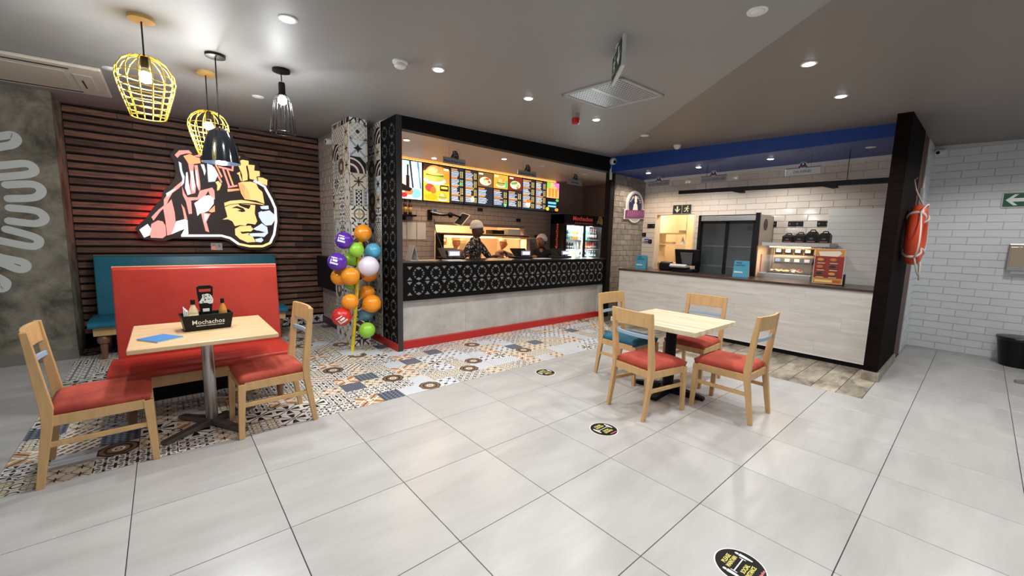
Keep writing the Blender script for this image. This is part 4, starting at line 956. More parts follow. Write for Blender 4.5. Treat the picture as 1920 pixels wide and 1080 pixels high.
# hanging exit sign
m_green = M('dark_green_sign', (26, 58, 46), 0.35); m_alu = M('sign_housing', (200, 202, 200), 0.4)
ex = thing('exit_sign', (2.62, -0.93, CZ(2.62, -0.93)), 'slim hanging exit sign in front of the perforated vent', 'sign', rz=math.atan2(0.258, 0.25))
part(MB().box(-0.18, 0.18, -0.012, 0.012, -0.2, -0.006), 'housing', m_alu, ex, 0.003, world=False)
part(MB().box(-0.04, 0.04, -0.02, 0.02, -0.006, 0.0), 'ceiling_plate', m_alu, ex, world=False)
def exit_print(cv, x0, w, h, kind, fg=(236, 238, 232), bg=(24, 54, 42)):
    cv.rect(x0, -h / 2, x0 + w, h / 2, bg)
    c = x0 + w / 2; s = min(w, h)
    if kind == 'run':
        cv.ell(c + 0.12 * s, 0.3 * s, 0.075 * s, 0.075 * s, fg, 12)
        cv.poly([(c - 0.02 * s, 0.2 * s), (c + 0.13 * s, 0.2 * s), (c + 0.06 * s, -0.08 * s), (c - 0.1 * s, -0.05 * s)], fg)
        cv.line([(c, -0.05 * s), (c + 0.17 * s, -0.14 * s), (c + 0.13 * s, -0.34 * s)], 0.075 * s, fg); cv.line([(c - 0.04 * s, -0.05 * s), (c - 0.12 * s, -0.24 * s), (c - 0.3 * s, -0.24 * s)], 0.075 * s, fg)
        cv.line([(c - 0.02 * s, 0.17 * s), (c - 0.2 * s, 0.12 * s), (c - 0.24 * s, -0.02 * s)], 0.06 * s, fg); cv.line([(c + 0.1 * s, 0.15 * s), (c + 0.22 * s, 0.03 * s), (c + 0.32 * s, 0.08 * s)], 0.06 * s, fg)
    else:
        A = [(0, -0.36), (0.3, -0.04), (0.3, 0.1), (0.09, -0.1), (0.09, 0.36), (-0.09, 0.36), (-0.09, -0.1), (-0.3, 0.1), (-0.3, -0.04)]
        if kind == 'left': A = [(y, x) for x, y in A]
        cv.poly([(c + x * s, y * s) for x, y in A[:3]] + [(c + A[3][0] * s, A[3][1] * s), (c + A[4][0] * s, A[4][1] * s), (c + A[5][0] * s, A[5][1] * s), (c + A[6][0] * s, A[6][1] * s)] + [(c + x * s, y * s) for x, y in A[7:]], fg)
for sgn in (1, -1):
    cv = Canvas(); exit_print(cv, -0.168, 0.164, 0.165, 'run' if sgn > 0 else 'down'); exit_print(cv, 0.004, 0.164, 0.165, 'down' if sgn > 0 else 'run')
    cv.obj('sign_face', print_mat('print'), ex, frame((0, sgn * 0.0123, -0.103), (-sgn, 0, 0), (0, 0, 1)))

# smoke detector, red alarm, motion sensor, cameras, air conditioner
sd = thing('smoke_detector', (1.672, 0.401, CZ(1.672, 0.401)), 'white round smoke detector on the ceiling', 'smoke detector')
part(MB().lathe([(0.058, 0.0), (0.058, -0.014), (0.05, -0.018)], 24), 'base', m_bezel, sd, 0, AUTO, world=False)
part(MB().lathe([(0.044, -0.018), (0.044, -0.04), (0.03, -0.05), (0.001, -0.05)], 24), 'sensor_cap', m_bezel, sd, 0, AUTO, world=False)
ra = thing('alarm_beacon', (3.759, 0.425, CZ(3.759, 0.425)), 'small red alarm sounder hanging from the ceiling', 'alarm')
part(MB().lathe([(0.042, 0.0), (0.042, -0.045), (0.038, -0.05)], 20), 'base', M('grey_base', (150, 140, 138), 0.5), ra, 0, AUTO, world=False)
part(MB().lathe([(0.042, -0.05), (0.046, -0.06), (0.042, -0.105), (0.02, -0.115), (0.001, -0.115)], 20), 'sounder', M('alarm_red', (190, 30, 40), 0.3), ra, 0, AUTO, world=False)
part(MB().ball((0.015, -0.03, -0.108), 0.011), 'strobe', m_wht, ra, 0, True, world=False)
ms = thing('motion_sensor', (6.176, 0.504, CZ(6.176, 0.504)), 'white dome motion sensor in front of the blue bulkhead', 'sensor')
part(MB().lathe([(0.055, 0.0), (0.055, -0.02), (0.05, -0.024)], 20), 'base', m_bezel, ms, 0, AUTO, world=False)
part(MB().ball((0, 0, -0.024), 0.045, sc3=(1, 1, 0.9)), 'dome', m_bezel, ms, 0, True, world=False)
def cctv(loc, rz, tilt, label):
    t = thing('security_camera', loc, label, 'camera', 'white security cameras', rz=rz)
    part(MB().lathe([(0.04, 0.0), (0.04, 0.02), (0.03, 0.03)], 18, axis='y'), 'mount', m_bezel, t, 0, AUTO, world=False)
    part(MB().tube([(0, -0.02, 0), (0, -0.06, -0.01)], 0.014, 10), 'arm', m_bezel, t, 0, True, world=False)
    b = part(MB().lathe([(0.001, -0.03), (0.036, -0.025), (0.04, 0.0), (0.04, 0.06), (0.034, 0.075), (0.001, 0.075)], 20, axis='y'), 'housing', m_bezel, t, 0, AUTO, world=False); b.location = (0, -0.07, -0.015); b.rotation_euler = (tilt, 0, 0)
    add('lens', MB().lathe([(0.001, 0.077), (0.022, 0.076)], 16, axis='y').mesh('lens'), m_blackpl, b)
    return t
cctv((2.142, 3.45, 2.74), -PI / 2 + 0.1, 0.15, 'white camera on the grey wall beside the tile column')
cctv((8.53, -2.16, 2.80), -PI / 2 - 0.3, 0.2, 'white camera high on the white tiled wall')
dc = thing('dome_camera', (6.5, 1.925, 2.88), 'white ball camera on the black corner post', 'camera')
part(MB().lathe([(0.05, 0.0), (0.05, 0.03), (0.04, 0.035)], 20, axis='y'), 'mount', m_bezel, dc, 0, AUTO, world=False)
bl = part(MB().ball((0, 0, 0), 0.062), 'ball', m_bezel, dc, 0, True, world=False); bl.location = (-0.01, -0.055, 0.0)
add('lens', MB().lathe([(0.026, 0.052), (0.028, 0.06), (0.001, 0.062)], 16, axis='y').mesh('lens'), m_blackpl, bl).rotation_euler = (0.35, 0, -0.55)
jb = thing('junction_box', (6.5, 1.94, 2.56), 'small white junction box below the ball camera', 'junction box')
part(MB().box(-0.03, 0.03, -0.03, -0.012, 0.0, 0.19), 'box', m_bezel, jb, 0.006, world=False)
part(MB().tube([(0, -0.02, 0.19), (0.005, -0.03, 0.25), (0, -0.03, 0.3)], 0.006, 8), 'cable', m_bezel, jb, 0, True, world=False)
ax0, ax1, ay0, ay1 = -1.12, -0.11, 2.37, 3.46; acx, acy = (ax0 + ax1) / 2, (ay0 + ay1) / 2
m_ac = M('ivory_plastic', (206, 196, 182), 0.45)
ac = thing('air_conditioner', (acx, acy, CZ(acx, acy)), 'ivory ceiling cassette air conditioner at the far left', 'air conditioner', rot=(0.034, -0.028, 0))
hx, hy = (ax1 - ax0) / 2, (ay1 - ay0) / 2
part(MB().box(-hx, hx, -hy, hy, -0.03, 0.0), 'panel', m_ac, ac, 0.012, world=False)
part(MB().box(-hx + 0.24, hx - 0.24, -hy + 0.2, hy - 0.2, -0.036, -0.03), 'intake_grille', M('ivory_grille', (196, 186, 172), 0.5), ac, 0.006, world=False)
m_slot = M('dark_slot', (36, 32, 30), 0.7)
part(MB().box(-hx + 0.1, hx - 0.2, -hy + 0.085, -hy + 0.11, -0.034, -0.03), 'air_slot', m_slot, ac, world=False)
part(MB().box(-hx + 0.1, hx - 0.2, hy - 0.11, hy - 0.085, -0.034, -0.03), 'air_slot', m_slot, ac, world=False)
part(MB().box(hx - 0.2, hx - 0.08, -hy + 0.25, hy - 0.25, -0.035, -0.03), 'louver', m_ac, ac, 0.004, world=False)
part(MB().box(hx - 0.16, hx - 0.148, -0.1, 0.22, -0.037, -0.034), 'air_slot', m_slot, ac, world=False)
# ------------------------------------------------------------------ order kitchen: menu screens
m_screen = print_mat('lit_screen', emit=1.25, rough=0.2)
def burger(cv, x, y, s):
    cv.ell(x, y - 0.30 * s, 0.62 * s, 0.2 * s, (240, 234, 220), 18)
    cv.ell(x, y - 0.2 * s, 0.52 * s, 0.16 * s, (206, 150, 84), 18); cv.ell(x, y - 0.08 * s, 0.56 * s, 0.12 * s, (120, 170, 60), 18)
    cv.rect(x - 0.48 * s, y - 0.08 * s, x + 0.48 * s, y + 0.02 * s, (110, 58, 34)); cv.ell(x, y + 0.03 * s, 0.52 * s, 0.07 * s, (236, 196, 90), 18)
    cv.ell(x, y + 0.06 * s, 0.5 * s, 0.36 * s, (222, 150, 84), 20, 0, PI); cv.ell(x - 0.1 * s, y + 0.2 * s, 0.26 * s, 0.15 * s, (240, 190, 130), 16)
def menu_col(cv, x0, x1, y0, y1, r, prices=True, rows=None):
    cv.rect(x0, y0, x1, y1, (44, 44, 52)); y = y1 - 0.03; w = x1 - x0; n = 0
    while y > y0 + 0.025:
        if n % 6 == 0: cv.rect(x0 + 0.02, y - 0.013, x0 + w * r.uniform(0.45, 0.75), y + 0.009, (240, 140, 60)); y -= 0.032
        else:
            L = r.uniform(0.4, 0.62); cv.rect(x0 + 0.02, y - 0.006, x0 + 0.02 + w * L, y + 0.006, r.choice(((214, 226, 240), (196, 208, 226), (232, 236, 240))))
            if prices:
                cv.rect(x0 + w * 0.74, y - 0.006, x0 + w * 0.82, y + 0.006, (240, 210, 110)); cv.rect(x0 + w * 0.87, y - 0.006, x0 + w * 0.95, y + 0.006, (240, 210, 110))
            y -= 0.0235
        n += 1
def menu_screen(x0, x1, label, draw):
    t = thing('menu_screen', (x0, 3.788, 2.05), label, 'screen', 'menu screens over the order counter'); w = x1 - x0
    part(MB().box(0.0, w, -0.055, -0.012, 0, 0.65), 'case', m_blackpl, t, 0.004, world=False)
    part(MB().box(w / 2 - 0.2, w / 2 + 0.2, -0.012, 0.0, 0.15, 0.5), 'bracket', m_dark, t, world=False)
    cv = Canvas(0.0003); draw(cv, w - 0.024, 0.626); cv.obj('display', m_screen, t, frame((0.012, -0.0552, 0.012), (1, 0, 0), (0, 0, 1)))
    return t
rm = random.Random(3)
def s0(cv, w, h):
    cv.rect(0, 0, w, h, (238, 206, 172)); cv.poly([(0.55 * w, h), (w, h), (w, 0.2 * h), (0.8 * w, 0.1 * h), (0.7 * w, 0.5 * h)], (196, 220, 232))
    cv.poly([(0.3 * w, h), (0.68 * w, h), (0.66 * w, 0.5 * h), (0.52 * w, 0.25 * h), (0.4 * w, 0.5 * h)], (232, 178, 132))
    for k, x in enumerate((0.8, 0.86, 0.93)): cv.line([(x * w, h), ((x + 0.05) * w, 0.3 * h)], 0.03, ((40, 40, 46), (240, 244, 246), (70, 120, 150))[k])
    cv.rect(0, 0, w, 0.18 * h, (236, 226, 222)); cv.ell(0.9 * w, 0.16 * h, 0.1, 0.08, (120, 190, 226)); cv.ell(0.78 * w, 0.2 * h, 0.08, 0.06, (226, 120, 70)); cv.ell(0.7 * w, 0.1 * h, 0.06, 0.04, (206, 40, 60))
    cv.poly([(0.5 * w, 0.42 * h), (0.66 * w, 0.4 * h), (0.84 * w, 0.28 * h), (0.8 * w, 0.2 * h), (0.55 * w, 0.22 * h), (0.4 * w, 0.3 * h)], (30, 26, 26))
    cv.rect(0.735 * w, 0.3 * h, 0.79 * w, 0.62 * h, (40, 22, 20)); cv.rect(0.75 * w, 0.6 * h, 0.775 * w, 0.9 * h, (34, 22, 22))
def s1(cv, w, h):
    a = 0.47 * w; cv.rect(0, 0, a, h, (246, 178, 52)); cv.rect(0, 0.5 * h, a, h, (214, 140, 50)); cv.poly([(0, 0.8 * h), (0, h), (a, h), (a, 0.9 * h), (0.3 * w, 0.97 * h)], (60, 42, 34))
    burger(cv, 0.2 * w, 0.74 * h, 0.17 * w * 1.9); cv.rect(0.36 * w, 0.87 * h, 0.45 * w, 0.93 * h, (250, 236, 200)); cv.rect(0.37 * w, 0.78 * h, 0.45 * w, 0.84 * h, (240, 150, 60))
    cv.ell(0.11 * w, 0.36 * h, 0.09, 0.07, (190, 60, 60)); cv.ell(0.17 * w, 0.3 * h, 0.06, 0.06, (222, 100, 50)); cv.rect(0.22 * w, 0.28 * h, 0.27 * w, 0.45 * h, (150, 190, 110)); burger(cv, 0.34 * w, 0.15 * h, 0.16); cv.ell(0.13 * w, 0.12 * h, 0.13, 0.05, (250, 160, 30))
    cv.rect(0.29 * w, 0.3 * h, 0.45 * w, 0.46 * h, (44, 34, 30)); cv.rect(0.31 * w, 0.36 * h, 0.43 * w, 0.42 * h, (244, 200, 90))
    menu_col(cv, 0.48 * w, 0.735 * w, 0, h, rm); menu_col(cv, 0.745 * w, w, 0, h, rm); cv.ell(0.9 * w, 0.14 * h, 0.04, 0.05, (240, 236, 226)); cv.ell(0.66 * w, 0.55 * h, 0.022, 0.03, (90, 200, 120))
def s2(cv, w, h):
    for k, (c, d) in enumerate((((120, 90, 50), (226, 214, 130)), ((240, 170, 60), (210, 140, 70)), ((120, 50, 34), (230, 170, 110)))):
        x0, x1 = k * w / 3 + 0.004, (k + 1) * w / 3 - 0.004
        menu_col(cv, x0, x1, 0, 0.56 * h, rm, k > 0); cv.rect(x0, 0.57 * h, x1, h, c); cx = (x0 + x1) / 2
        if k == 1: burger(cv, cx, 0.77 * h, 0.2); cv.rect(x1 - 0.07, 0.6 * h, x1 - 0.02, 0.84 * h, (70, 200, 110))
        else:
            cv.ell(cx, 0.74 * h, 0.14, 0.08, (238, 228, 206)); 
            for q in range(7): cv.ell(cx + rm.uniform(-0.1, 0.1), 0.74 * h + rm.uniform(-0.05, 0.05), 0.035, 0.025, rm.choice((d, (120, 160, 60), (206, 90, 50), (240, 210, 140))), 12)
        cv.rect(x0 + 0.02, h - 0.05, x0 + 0.12, h - 0.02, (245, 235, 210))
    cv.ell(0.6 * w, 0.06 * h, 0.03, 0.03, (90, 210, 170))
def s3(cv, w, h):
    menu_col(cv, 0, 0.33 * w, 0, h, rm); menu_col(cv, 0.335 * w, 0.63 * w, 0, h, rm)
    cv.ell(0.14 * w, 0.17 * h, 0.06, 0.06, (236, 226, 206)); cv.ell(0.14 * w, 0.27 * h, 0.07, 0.035, (226, 120, 50))
    x0 = 0.64 * w; cv.rect(x0, 0.47 * h, w, h, (244, 186, 126)); cv.poly([(w, h), (0.82 * w, h), (w, 0.7 * h)], (230, 120, 190)); cv.poly([(x0, h), (0.76 * w, h), (0.72 * w, 0.74 * h), (x0, 0.8 * h)], (150, 200, 70))
    for q in (0.72, 0.82, 0.92): cv.poly([(q * w - 0.04, 0.8 * h), (q * w + 0.04, 0.8 * h), (q * w + 0.03, 0.5 * h), (q * w - 0.03, 0.5 * h)], (246, 140, 40))
    cv.rect(x0, 0, w, 0.46 * h, (26, 26, 30)); cv.rect(x0 + 0.05, 0.26 * h, w - 0.08, 0.33 * h, (120, 210, 230)); cv.rect(x0 + 0.05, 0.15 * h, w - 0.08, 0.21 * h, (120, 210, 230)); cv.ell(x0 + 0.04, 0.08 * h, 0.05, 0.04, (220, 200, 60)); cv.ell(w - 0.06, 0.07 * h, 0.06, 0.035, (240, 150, 60)); cv.ell(w - 0.05, 0.4 * h, 0.05, 0.03, (110, 190, 90))
menu_screen(2.52, 3.648, 'leftmost menu screen showing a hand and a sauce bottle', s0)
menu_screen(3.655, 4.79, 'menu screen with the large burger picture', s1)
menu_screen(4.797, 5.935, 'menu screen with three food pictures above price lists', s2)
menu_screen(5.942, 7.045, 'rightmost menu screen ending in an orange drinks picture', s3)

cvl = thing('cove_light', (4.8, 3.77, 2.704), 'warm light strip above the menu screens', 'light strip')
part(MB().box(-2.2, 2.2, -0.02, 0.025, 0.0, 0.008), 'channel', m_al, cvl, world=False); part(MB().box(-2.2, 2.2, -0.012, 0.018, 0.008, 0.014), 'led_strip', M('amber_led', (255, 170, 90), 0.4, emit=7), cvl, world=False)
# ------------------------------------------------------------------ hanging signs over both counters
m_signgrey = M('grey_acrylic_sign', (150, 154, 160), 0.3); m_signwhite = M('white_acrylic_sign', (214, 216, 218), 0.3); m_ink = M('black_ink', (24, 24, 28), 0.5); m_navy = M('navy_print', (32, 30, 84), 0.4); m_purple = M('purple_print', (120, 52, 110), 0.4)
def hang_sign(loc, rz, w, h, s, label, style, ztop):
    t = thing('hanging_sign', loc, label, 'sign', 'hanging counter signs', rz=rz)
    part(MB().box(-w / 2, w / 2, -0.004, 0.004, 0, h), 'panel', m_signgrey if style != 'fish2' else m_signwhite, t, 0.002, world=False)
    lettering(s, h * 0.5, m_ink, t, frame((0, -0.0042, h * 0.42), (1, 0, 0), (0, 0, 1)), 0.0006, 0.0008 if style == 'head' else 0.0, width=w * 0.9 if len(s) > 11 else w * 0.5)
    if style == 'head':
        e = head_emblem(0.085, ((30, 28, 28), (176, 176, 176))).obj('emblem', print_mat('print'), t, frame((0, -0.006, h + 0.04), (1, 0, 0), (0, 0, 1))); 
        part(MB().prism([(x * 0.085, y * 0.085 + h + 0.04) for x, y in SIGN_PLATE], -0.0055, 0.004, lambda u, v, d: (u, d, v)), 'emblem_plate', m_ink, t, world=False)
    else:
        part(MB().lathe([(0.001, -0.006), (0.045, -0.006), (0.045, 0.006)], 24, (0, 0, h + 0.03), axis='y'), 'emblem_plate', m_wht, t, world=False)
        part(MB().lathe([(0.001, 0.0065), (0.036, 0.0065), (0.036, 0.007), (0.001, 0.007)], 24, (0, 0, h + 0.032), axis='y'), 'emblem', m_navy, t, world=False)
        part(MB().box(-0.05, 0.05, -0.009, -0.006, h + 0.0, h + 0.024), 'banner', m_purple, t, world=False)
        part(MB().ball((0, -0.008, h + 0.045), 0.012, 10, 8, (1, 0.2, 1)), 'figure', m_wht, t, world=False)
        part(MB().box(-w / 2, w / 2, -0.005, 0.005, h - 0.008, h), 'top_rail', m_ink, t, world=False)
    for x in (-0.09, 0.09): part(MB().tube([(x, 0, h), (x, 0, ztop - loc[2])], 0.0012, 5), 'wire', m_cord, t, world=False)
    return t
hang_sign((3.505, 2.5, 2.495), 0, 0.385, 0.09, 'Place Order Here', 'grey hanging sign reading Place Order Here over the order counter', 'head', 2.74)
hang_sign((4.95, 2.5, 2.497), 0, 0.42, 0.085, 'Collect Order Here', 'grey hanging sign in front of the third menu screen', 'head', 2.74)
hang_sign((6.18, 2.5, 2.478), 0, 0.42, 0.1, 'Deliveries', 'grey hanging sign nearest the drinks fridge', 'head', 2.74)
hang_sign((7.0, 1.245, 2.44), -PI / 2, 0.41, 0.09, 'PLACE ORDER HERE', 'pale hanging sign nearest the stone side wall', 'fish', 2.70)
hang_sign((7.0, 0.29, 2.425), -PI / 2, 0.41, 0.11, 'COLLECT ORDER HERE', 'pale hanging sign above the glass door fridge', 'fish', 2.70)
hang_sign((7.0, -0.92, 2.425), -PI / 2, 0.41, 0.1, 'DELIVERIES', 'white hanging sign reading DELIVERIES', 'fish2', 2.70)

# ------------------------------------------------------------------ serving hatch with heated pass
m_cream_steel = M('cream_enamel', (232, 210, 176), 0.35); m_warmsteel = M('kitchen_steel', (200, 190, 176), 0.28, metal=0.8)
hp = thing('heated_pass', (5.0, 3.72, 1.0), 'warm lit stainless serving hatch behind the cashier', 'serving hatch')
part(MB().box(3.94, 6.09, 3.64, 3.98, 1.505, 1.52), 'upper_shelf', m_cream_steel, hp, 0.004)
part(MB().box(3.94, 6.09, 3.63, 3.79, 1.475, 1.505), 'shelf_trim', M('brown_trim', (96, 66, 48), 0.4), hp, 0.003)
part(MB().box(5.25, 6.22, 3.5, 3.79, 1.44, 1.468), 'ledge', m_cream_steel, hp, 0.004)
part(MB().box(3.93, 4.0, 3.6, 3.79, 0.9, 1.5), 'post', m_blackpl, hp, 0.004)
part(MB().box(6.0, 6.1, 3.6, 3.79, 0.9, 1.44), 'post', m_cream_steel, hp, 0.004)
part(MB().box(3.95, 6.1, 3.5, 4.0, 0.99, 1.03), 'pass_shelf', m_warmsteel, hp, 0.004)
part(MB().tube([(4.1, 3.7, 1.45), (5.9, 3.7, 1.45)], 0.014, 8), 'heat_lamp', M('heat_lamp_glow', (255, 190, 110), 0.4, emit=9), hp, 0, True)
l = bpy.data.lights.new('heat_light', 'AREA'); l.shape = 'RECTANGLE'; l.size = 1.9; l.size_y = 0.1; l.energy = 16; l.color = (1.0, 0.66, 0.4)
lo = bpy.data.objects.new('heat_light', l); COL.objects.link(lo); lo.location = (5.0, 3.72, 1.43)
bl_ = thing('kitchen_lamp', (5.0, 4.9, 2.599), 'warm ceiling lamp of the room behind the hatch', 'lamp')
part(MB().box(-0.5, 0.5, -0.1, 0.1, -0.05, 0.0), 'housing', m_bezel, bl_, 0.006, world=False); part(MB().box(-0.48, 0.48, -0.08, 0.08, -0.056, -0.05), 'diffuser', M('warm_diffuser', (255, 214, 160), 0.4, emit=10), bl_, world=False)
l = bpy.data.lights.new('lamp', 'AREA'); l.shape = 'RECTANGLE'; l.size = 0.95; l.size_y = 0.15; l.energy = 85; l.color = (1.0, 0.62, 0.34)
lo = bpy.data.objects.new('lamp', l); COL.objects.link(lo); lo.parent = bl_; lo.location = (0, 0, -0.06)
for k, (x, z, w, h, mt, lab, nm) in enumerate(((5.15, 1.53, 0.3, 0.07, m_ink, 'dark flat tray on the hatch shelf', 'shelf_tray'), (5.55, 1.53, 0.36, 0.1, m_wht, 'white box at the right end of the hatch shelf', 'shelf_box'))):
    solo(MB().box(x, x + w, 3.68, 3.9, 1.5205, z + h), nm, mt, lab, 'tray' if k == 0 else 'box', (x, 3.8, 1.5205), 0.004)
ex2 = thing('extractor_unit', (5.6, 5.45, 1.0), 'grey wall unit seen through the hatch', 'appliance'); part(MB().box(-0.12, 0.12, -0.05, 0.14, 0.1, 0.38), 'case', M('beige_grey', (176, 166, 140), 0.4), ex2, 0.02, world=False); part(MB().box(-0.09, 0.09, -0.056, -0.05, 0.14, 0.3), 'door', M('beige_grey2', (150, 140, 118), 0.4), ex2, 0.004, world=False)
wa = thing('wall_alarm', (5.2, 5.595, 1.36), 'small red call point seen through the hatch', 'alarm'); part(MB().box(-0.06, 0.06, -0.03, 0.0, -0.05, 0.06), 'case', M('alarm_orange', (220, 84, 40), 0.4), wa, 0.006, world=False); part(MB().box(-0.03, 0.03, -0.034, -0.03, -0.025, 0.035), 'plate', m_wht, wa, world=False)
tbk = thing('prep_table', (5.0, 4.75, 0), 'steel preparation table behind the hatch', 'table')
part(MB().box(-1.2, 1.2, -0.25, 0.25, 0.94, 0.98), 'worktop', m_warmsteel, tbk, 0.004, world=False)
for x in (-1.15, 1.15):
    for y in (-0.2, 0.2): part(MB().tube([(x, y, 0), (x, y, 0.94)], 0.02, 8), 'leg', m_warmsteel, tbk, 0, True, world=False)

# ------------------------------------------------------------------ small things on the kitchen wall
for k, x in enumerate((3.2, 3.385, 3.57)):
    o = solo(MB().box(x, x + 0.172, 3.784, 3.7875, 1.385, 1.675), 'paper_notice', m_wht, ('left white paper sheet under the two bottles', 'middle white paper sheet on the tiled wall', 'right white paper sheet beside the tablet arm')[k], 'paper', (x, 3.7875, 1.385), group='paper sheets on the kitchen wall')
sh = thing('wall_shelf', (3.3, 3.79, 1.77), 'short black wall shelf carrying two sauce bottles', 'shelf')
part(MB().box(-0.35, 0.205, -0.12, 0.0, 0, 0.03), 'board', m_blackpl, sh, 0.003, world=False); part(MB().box(0.0, 0.02, -0.1, 0.0, -0.06, 0.0), 'bracket', m_blackpl, sh, world=False)
m_brownglass = M('brown_glass', (70, 34, 20), 0.15); m_ylabel = M('yellow_label', (214, 178, 96), 0.5)
sauce('sauce_bottle', 3.325, 3.73, 1.8, 0.03, 0.25, m_brownglass, m_blackpl, 'left sauce bottle on the black wall shelf', group='bottles on the wall shelf', lab=m_ylabel)
sauce('sauce_bottle', 3.415, 3.73, 1.8, 0.03, 0.25, m_brownglass, m_blackpl, 'right sauce bottle on the black wall shelf', group='bottles on the wall shelf', lab=m_ylabel)
for k, (x, z) in enumerate(((4.86, 1.948), (5.86, 1.795), (6.4, 1.47))):
    t = thing('socket_plate', (x, 3.79, z), ('navy socket plate under the third menu screen', 'navy socket plate above the serving hatch', 'dark socket plate right of the serving hatch')[k], 'socket', 'socket plates on the kitchen wall')
    part(MB().box(0, 0.12, -0.012, 0.0, 0, 0.065), 'plate', M('navy_plate', (30, 34, 58), 0.4), t, 0.003, world=False)
    for x2 in (0.03, 0.075): part(MB().box(x2, x2 + 0.015, -0.014, -0.012, 0.02, 0.045), 'slot', m_slot, t, world=False)
ta = thing('tablet_arm', (3.83, 3.79, 1.85), 'black wall arm holding a tilted tablet beside the hatch', 'tablet')
part(MB().box(-0.06, 0.02, -0.04, 0.0, -0.12, 0.06), 'wall_mount', m_blackpl, ta, 0.006, world=False)
part(MB().tube([(0, -0.05, -0.02), (0.18, -0.14, -0.03), (0.34, -0.2, -0.01), (0.5, -0.22, -0.05)], 0.018, 8), 'arm', m_blackpl, ta, 0, True, world=False)
part(MB().tube([(-0.02, -0.05, 0.03), (0.2, -0.12, -0.02), (0.05, -0.1, -0.1)], 0.008, 6), 'white_cable', m_stick, ta, 0, True, world=False)
part(MB().ball((0.3, -0.19, -0.02), 0.05, 12, 8), 'joint', m_blackpl, ta, 0, True, world=False)
tp = part(MB().box(-0.14, 0.14, -0.1, 0.1, -0.008, 0.008), 'tablet', m_wht, ta, 0.004, world=False); tp.location = (0.5, -0.26, -0.09); tp.rotation_euler = (0.35, -0.82, 0.0)
add('screen', MB().box(-0.125, 0.125, -0.085, 0.085, 0.008, 0.0095).mesh('screen'), m_blackpl, tp)
part(MB().tube([(0.04, -0.06, -0.1), (0.05, -0.1, -0.3), (-0.05, -0.5, -0.6), (-0.3, -1.2, -0.73)], 0.008, 6), 'power_cable', m_cord, ta, 0, True, world=False)
part(MB().box(0.06, 0.12, -0.014, -0.004, 0.0, 0.07), 'blue_tag', M('blue_plastic', (40, 110, 180), 0.4), ta, 0, world=False)

# ------------------------------------------------------------------ tills on the order counter
m_till = M('till_black', (16, 16, 18), 0.4, spec=0.3); m_disp = M('lit_display', (206, 216, 250), 0.3, emit=1.4); m_dispf = M('display_frame', (170, 176, 196), 0.4)
def till(x, y, label, disp=True):
    t = thing('cash_till', (x, y, 1.115), label, 'till', 'tills on the order counter')
    part(MB().box(-0.16, 0.16, -0.1, 0.2, 0, 0.03), 'base', m_till, t, 0.006, world=False)
    part(MB().prism([(-0.03, 0.03), (0.06, 0.03), (0.1, 0.12), (0.07, 0.13)], -0.05, 0.05, lambda u, v, d: (d, u, v)), 'stand', m_till, t, 0.003, world=False)
    mb = MB(); mb.prism([(0.0, 0.035), (0.02, 0.03), (0.15, 0.15), (0.13, 0.165)], -0.17, 0.17, lambda u, v, d: (d, u, v)); part(mb, 'monitor', m_till, t, 0.004, world=False)
    if disp:
        d = part(MB().box(-0.1, 0.1, -0.02, 0.0, -0.04, 0.04), 'customer_display', m_dispf, t, 0.006, world=False); d.location = (-0.02, -0.09, 0.09)
        add('display_glass', MB().box(-0.08, 0.08, -0.0215, -0.02, -0.025, 0.025).mesh('display_glass'), m_disp, d)
        part(MB().tube([(-0.02, -0.08, 0.02), (-0.02, -0.08, 0.06)], 0.012, 8), 'display_post', m_till, t, 0, True, world=False)
    return t
till(3.42, 2.42, 'till with lit customer display in front of the cashier in the white beanie')
till(4.83, 2.42, 'till with lit customer display at the middle of the order counter')
till(5.82, 2.42, 'till nearest the drinks fridge')
for k, (x, y, l) in enumerate(((3.32, 2.2, 'white receipt paper in front of the first till'), (2.92, 2.28, 'brown paper sheet near the fretwork screen'), (5.05, 2.18, 'white paper in front of the middle till'))):
    solo(MB().box(x - 0.15, x + 0.15, y - 0.08, y + 0.08, 1.1155, 1.1215), 'counter_paper', m_wht if k != 1 else M('kraft_paper', (206, 182, 150), 0.6), l, 'paper', (x, y, 1.1155), 0.001, group='papers on the order counter')
cf = thing('card_stand', (2.72, 2.3, 1.115), 'white folded card standing at the left end of the order counter', 'card'); part(MB().prism([(-0.06, 0.0), (-0.055, 0.0), (0.0, 0.2), (0.055, 0.0), (0.06, 0.0), (0.003, 0.21), (-0.003, 0.21)], -0.08, 0.08, lambda u, v, d: (u, d, v)), 'card', M('grey_card', (190, 188, 186), 0.5), cf, world=False)
part(MB().box(-0.06, 0.06, -0.08, 0.08, 0.0, 0.003), 'card_base', m_wht, cf, 0, world=False)

# ------------------------------------------------------------------ drinks fridge
m_glass = M('clear_pane', (225, 235, 238), 0.03, alpha=0.10)
fx0, fx1, fy0, fy1 = 6.6, 7.95, 3.1, 3.5
fr = thing('drinks_fridge', ((fx0 + fx1) / 2, 3.3, 0), 'tall black two door drinks fridge lit from inside', 'fridge'); F0 = fr.location
m_fin2 = M('fridge_liner', (206, 214, 214), 0.4)
part(MB().box(fx0, fx0 + 0.05, fy0, fy1, 0, 1.98), 'side_panel', m_till, fr, 0.003); part(MB().box(fx1 - 0.05, fx1, fy0, fy1, 0, 1.98), 'side_panel', m_till, fr, 0.003)
part(MB().box(fx0 + 0.05, fx1 - 0.05, fy1 - 0.04, fy1, 0.1, 1.78), 'liner', m_fin2, fr); part(MB().box(fx0 + 0.05, fx1 - 0.05, fy0 + 0.03, fy1, 0.0, 0.4), 'plinth', m_till, fr)
hd = part(MB().box(fx0, fx1, fy0 - 0.02, fy1, 1.775, 1.98), 'header', m_till, fr, 0.004)
